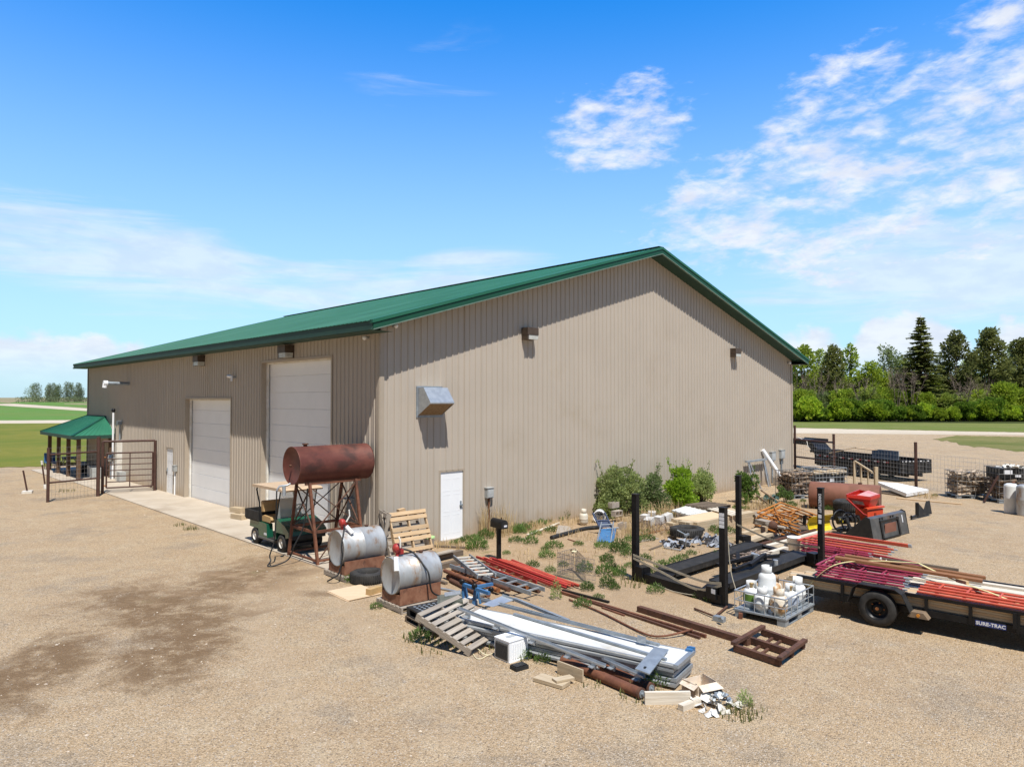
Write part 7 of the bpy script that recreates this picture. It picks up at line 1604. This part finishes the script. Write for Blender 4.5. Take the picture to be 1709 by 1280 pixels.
# ------------------------------------------------------------------ shelter belt beyond the road
rt = random.Random(21)
def spruce(o, H, R, seed, label, mat):
    r = random.Random(seed); t = E('spruce_tree', label, 'tree', FR(o, r.random() * 6)); mb = MB(); mb.path([(0, 0, -.2), (.05, 0, H * .5), (0, 0, H)], H * .014, 7, .02); mb.build('trunk', m_bark, t)
    mb = MB(); n = 34
    for i in range(n):
        z = H * (.06 + .93 * (i / n) ** .92); rad = R * (1 - (z / H) ** 1.15) * r.uniform(.72, 1.18) + .18; kb = max(5, int(11 * (1 - z / H) + 6)); a0 = r.uniform(0, 6)
        for k in range(kb):
            a = a0 + 2 * pi * k / kb + r.uniform(-.3, .3); L = rad * r.uniform(.62, 1.15); zb = z; z = zb + r.uniform(-.4, .4) * (1 - zb / H * .6); dz = (-.24 if z < H * .75 else .25) * L; m = int(6 + L * 7)
            for j in range(m):
                f = (j + .5) / m; p = Vector((cos(a) * L * f, sin(a) * L * f, z + dz * f * (1 - .55 * f) + .1)); 
                for s in (-1, 1):
                    d = Vector((cos(a + s * .7), sin(a + s * .7), r.uniform(-.35, .05))).normalized(); l = r.uniform(.5, .95) * (1.1 - f * .45); leaf(mb, p + rv(r) * .12, d, (Z + rv(r) * .6).normalized(), l, l * .5)
                if r.random() < .8: leaf(mb, p, Vector((cos(a) * .4, sin(a) * .4, -.8)).normalized(), Vector((-sin(a), cos(a), 0)), r.uniform(.3, .55), .18)
            leaf(mb, Vector((cos(a) * L * .93, sin(a) * L * .93, z + dz * .45)), Vector((cos(a), sin(a), .25)), Z, .55, .25); z = zb
    mb.build('crown', mat, t); return t
def ytree(name, o, H, W_, seed, label, mat, n, L, trunkf=.3, nb=26, sq=.8, group=None, top=1.0, cone=.0, tk=.018):
    r = random.Random(seed); n = int(n * 1.9); trunkf = trunkf * .5; nb = int(nb * 1.25); t = E(name, label, 'tree', FR(o, r.random() * 6), group); mb = MB(); blobs = []
    mb.path([(0, 0, -.2), (r.uniform(-.2, .2), 0, H * .3), (r.uniform(-.4, .4), r.uniform(-.3, .3), H * .62), (0, 0, H * .93)], H * tk, 7, .04)
    for i in range(nb):
        z = H * (trunkf + (1 - trunkf) * (i + .5) / nb * .97); f = (z / H - trunkf) / (1 - trunkf); prof = sin(pi * min(1, f * .86 + .14)) ** .6 if not cone else (1 - f) ** .75 * 1.25 + .08
        a = i * 2.4 + r.uniform(-.5, .5); q = W_ * .5 * prof * r.uniform(.35, .9); c = Vector((cos(a) * q, sin(a) * q, z)); blobs.append((c, W_ * r.uniform(.13, .23) * (1.15 - .4 * f), sq))
        if i % 2 == 0: mb.path([(0, 0, z * .72), c * .55 + Vector((0, 0, z * .4)), c], H * tk * .28, 5, .02)
    mb.build('trunk', m_bark, t); mb = MB(); foliage(mb, blobs, n, L, r, .2, .35); mb.build('crown', mat, t); return t
def baretree(o, H, W_, seed, label, group=None, mat=None):
    r = random.Random(seed); t = E('bare_tree', label, 'tree', FR(o, r.random() * 6), group); mb = MB(); mt2 = MB()
    for i in range(7):
        a = 2 * pi * i / 7 + r.uniform(-.4, .4); q = W_ * .5 * r.uniform(.4, 1); top_ = Vector((cos(a) * q, sin(a) * q, H * r.uniform(.75, 1))); m = top_ * .45 + Vector((0, 0, H * .1)); mb.path([(cos(a) * .15, sin(a) * .15, 0), m, top_], .07, 5, .015)
        for _ in range(26):
            f = r.uniform(.35, 1); p = m.lerp(top_, (f - .35) / .65); e = p + rv(r) * W_ * .22 + Z * H * .08; mt2.path([p, p.lerp(e, .5) + rv(r) * .1, e], .022, 3, .008, False)
    mb.build('limbs', mat or m_twig, t); mt2.build('twigs', mat or m_twig, t); return t
def far(px, Y): return Vector(((px - 854.5) / FPX * Y, Y, 0))
spruce(far(1538, 143), 21.3, 7.0, 31, 'tall dark spruce with tiered branches rising above the shelter belt', m_grnp)
ytree('pine_tree', far(1597, 146), 18.2, 7.5, 32, 'rounded dark pine just right of the tall spruce', m_grnp, 5200, .55, .25, 34, .8, None, 1, 0)
ytree('pine_tree', far(1652, 145), 19.0, 8.5, 33, 'dark pine with an irregular pointed crown, second from the tall spruce', m_grnp, 6400, .55, .2, 44, .6, None, 1, 1)
ytree('pine_tree', far(1704, 147), 17.2, 7, 34, 'dark pine at the far end of the shelter belt', m_grnp, 5600, .55, .2, 40, .6, None, 1, 1)
ytree('pine_tree', far(1391, 147), 15.6, 6.0, 35, 'dark conical pine nearest the building in the shelter belt', m_grnp, 4600, .5, .12, 34, .8, None, 1, .01)
ytree('broadleaf_tree', far(1342, 148), 15.6, 7, 36, 'yellow green broadleaf tree close behind the building corner', m_grnh2, 3200, .55, .2, 26)
ytree('broadleaf_tree', far(1368, 152), 14.8, 6, 37, 'green broadleaf tree between the corner tree and the conical pine', m_grnd, 2800, .5, .25, 24)
ytree('broadleaf_tree', far(1421, 150), 16.2, 4.6, 38, 'slender light green tree rising right of the conical pine', m_grnh2, 1700, .5, .45, 18)
ytree('broadleaf_tree', far(1452, 146), 12.0, 7.5, 39, 'low wide yellowish tree left of the pale leafing tree', m_grnh2, 3000, .5, .15, 26)
ytree('broadleaf_tree', far(1484, 149), 15.4, 8, 40, 'pale leafing tree just left of the tall spruce', m_grnt, 3000, .45, .25, 28)
ytree('broadleaf_tree', far(1508, 152), 13.6, 6, 41, 'olive tree tucked behind the left side of the tall spruce', m_grnd, 2400, .5, .2, 22)
ytree('broadleaf_tree', far(1690, 152), 16.0, 7, 42, 'pale green tree between the last two pines', m_grnt, 2600, .5, .25, 24)
ytree('broadleaf_tree', far(1625, 152), 14.0, 7, 43, 'olive tree filling the gap between the first two pines', m_grnd, 2600, .5, .2, 22)
for k, (px, Y, H, W_, lab) in enumerate(((1495, 139, 10.5, 6, 'grey leafless tree in front of the pale leafing tree'), (1519, 138.5, 11.2, 6, 'grey leafless tree at the foot of the tall spruce'), (1440, 140, 9, 6, 'leafless brown tree left of the low wide tree'), (1362, 140, 10, 6, 'leafless tree near the building corner'),
        (1608, 139, 8.6, 7, 'wide leafless shrub under the rounded pine'), (1640, 140, 8.2, 6, 'leafless shrub under the pointed pine'), (1400, 139.5, 8.5, 5, 'leafless tree under the conical pine'), (1330, 141, 9, 5, 'leafless tree tight against the building corner'))):
    baretree(far(px, Y), H, W_, 60 + k, lab)
# shrubs: two prototypes of each row, copied along the belt
def bigshrub(name, label, o, w, h, seed, mat, n, L, group): return shrub(name, label, 'shrub', o, w, h, n, L, mat, seed, group, 0, 8, 62, .9, .66, .9)
m_grnh3 = leafmat('hedge_leaf_green', (0.176, 0.300, 0.030), (0.121, 0.228, 0.025), (0.270, 0.372, 0.050), .5)
protos = [bigshrub('hedge_shrub', 'one of the bright green shrubs in the front row along the far road', far(1310, 135), 5.6, 4.2, 71, m_grnh, 7000, .42, 'front row of shrubs'), bigshrub('hedge_shrub', 'one of the bright green shrubs in the front row along the far road', far(1338, 135), 5.6, 4.0, 72, m_grnh3, 7000, .40, 'front row of shrubs')]
k = 0
for i in range(38):
    px = 1300 + i * 13.2 + rt.uniform(-4, 4); Y = 134.5 + rt.uniform(-1, 1.2); s = rt.uniform(.6, 1.12) * (1 + .12 * max(0, (px - 1560) / 150))
    if i in (1, 3): continue
    c = copy_tree(protos[i % 2], FR(far(px, Y), rt.random() * 6)); c.scale = (s, s, s * rt.uniform(.85, 1.1))
mids = [bigshrub('willow_shrub', 'one of the taller mixed green shrubs behind the front hedge row', far(1345, 139), 6.4, 6.2, 81, m_grnd, 6500, .42, 'second row of shrubs'), bigshrub('willow_shrub', 'one of the taller mixed green shrubs behind the front hedge row', far(1405, 138.5), 6.4, 6.4, 82, m_grnh2, 6000, .42, 'second row of shrubs'), bigshrub('willow_shrub', 'one of the taller mixed green shrubs behind the front hedge row', far(1375, 140), 6.4, 6.0, 83, m_grnt, 5600, .40, 'second row of shrubs')]
for i in range(24):
    px = 1320 + i * 18.5 + rt.uniform(-6, 6); Y = 139.5 + rt.uniform(-1.5, 2.5); s = rt.uniform(.75, 1.05) * (1 + .2 * max(0, (px - 1580) / 150))
    c = copy_tree(mids[(i * 7 + i // 3) % 3], FR(far(px, Y), rt.random() * 6)); c.scale = (s, s, s * rt.uniform(.9, 1.15))
for i in range(16):
    px = 1310 + i * 28 + rt.uniform(-8, 8); c = copy_tree(mids[i % 2], FR(far(px, 150 + rt.uniform(-2, 5)), rt.random() * 6)); s = rt.uniform(1.1, 1.5); c.scale = (s, s, s * 1.15)
m_far = leafmat('distant_leaf', (0.230, 0.280, 0.144), (0.184, 0.235, 0.120), (0.299, 0.336, 0.204), .1); m_far2 = leafmat('distant_leaf_dark', (0.169, 0.225, 0.098), (0.143, 0.194, 0.084), (0.234, 0.288, 0.140), .1)  # leaf tones paled to stand in for air haze at this distance
# row of distant trees on the far left
labs = ['leftmost pale tree of the distant row, standing a little apart', 'dense green tree second in the distant row', 'narrow tree third in the distant row', 'pale narrow tree fourth in the distant row', 'slim tree fifth in the distant row', 'slim pale tree sixth in the distant row', 'tree right of the middle of the distant row', 'tallest thin tree of the distant row', 'thin tree right beside the tallest of the distant row', 'round topped tree near the end of the distant row', 'small tree filling the gap before the last distant one', 'last tree of the distant row, beside the building edge']
for k, (px, ty, W_) in enumerate(((43, 641, 10), (63, 639, 8.5), (71, 642, 6.5), (79, 640, 7), (86, 641, 7), (94, 641, 7), (101, 642, 7.5), (109, 637, 7), (116, 639, 6.5), (124, 642, 9), (131, 648, 6), (139, 640, 7.5))):
    g = ground_at(px, 671.0); H = (671.0 - ty) / FPX * g.y; sc_ = H / 14
    ytree('distant_tree', g + Vector((0, rt.uniform(-6, 6), 0)), H, W_ * sc_ * 1.05, 90 + k, labs[k], m_far if k % 3 else m_far2, 900, H * .045, .15, 22, 1.25, 'distant row of trees', 1, 0, .012)
mb = MB(); r = random.Random(3)
for i in range(26): g = ground_at(32 + i * 4.6, 671.3); foliage(mb, [(g + Z * 1.2, 2.2 * g.y / 500)], 60, 1.0 * g.y / 500, r)
S(mb, 'undergrowth', m_far, 'low undergrowth along the foot of the distant tree row', 'undergrowth', None, None, 'stuff')
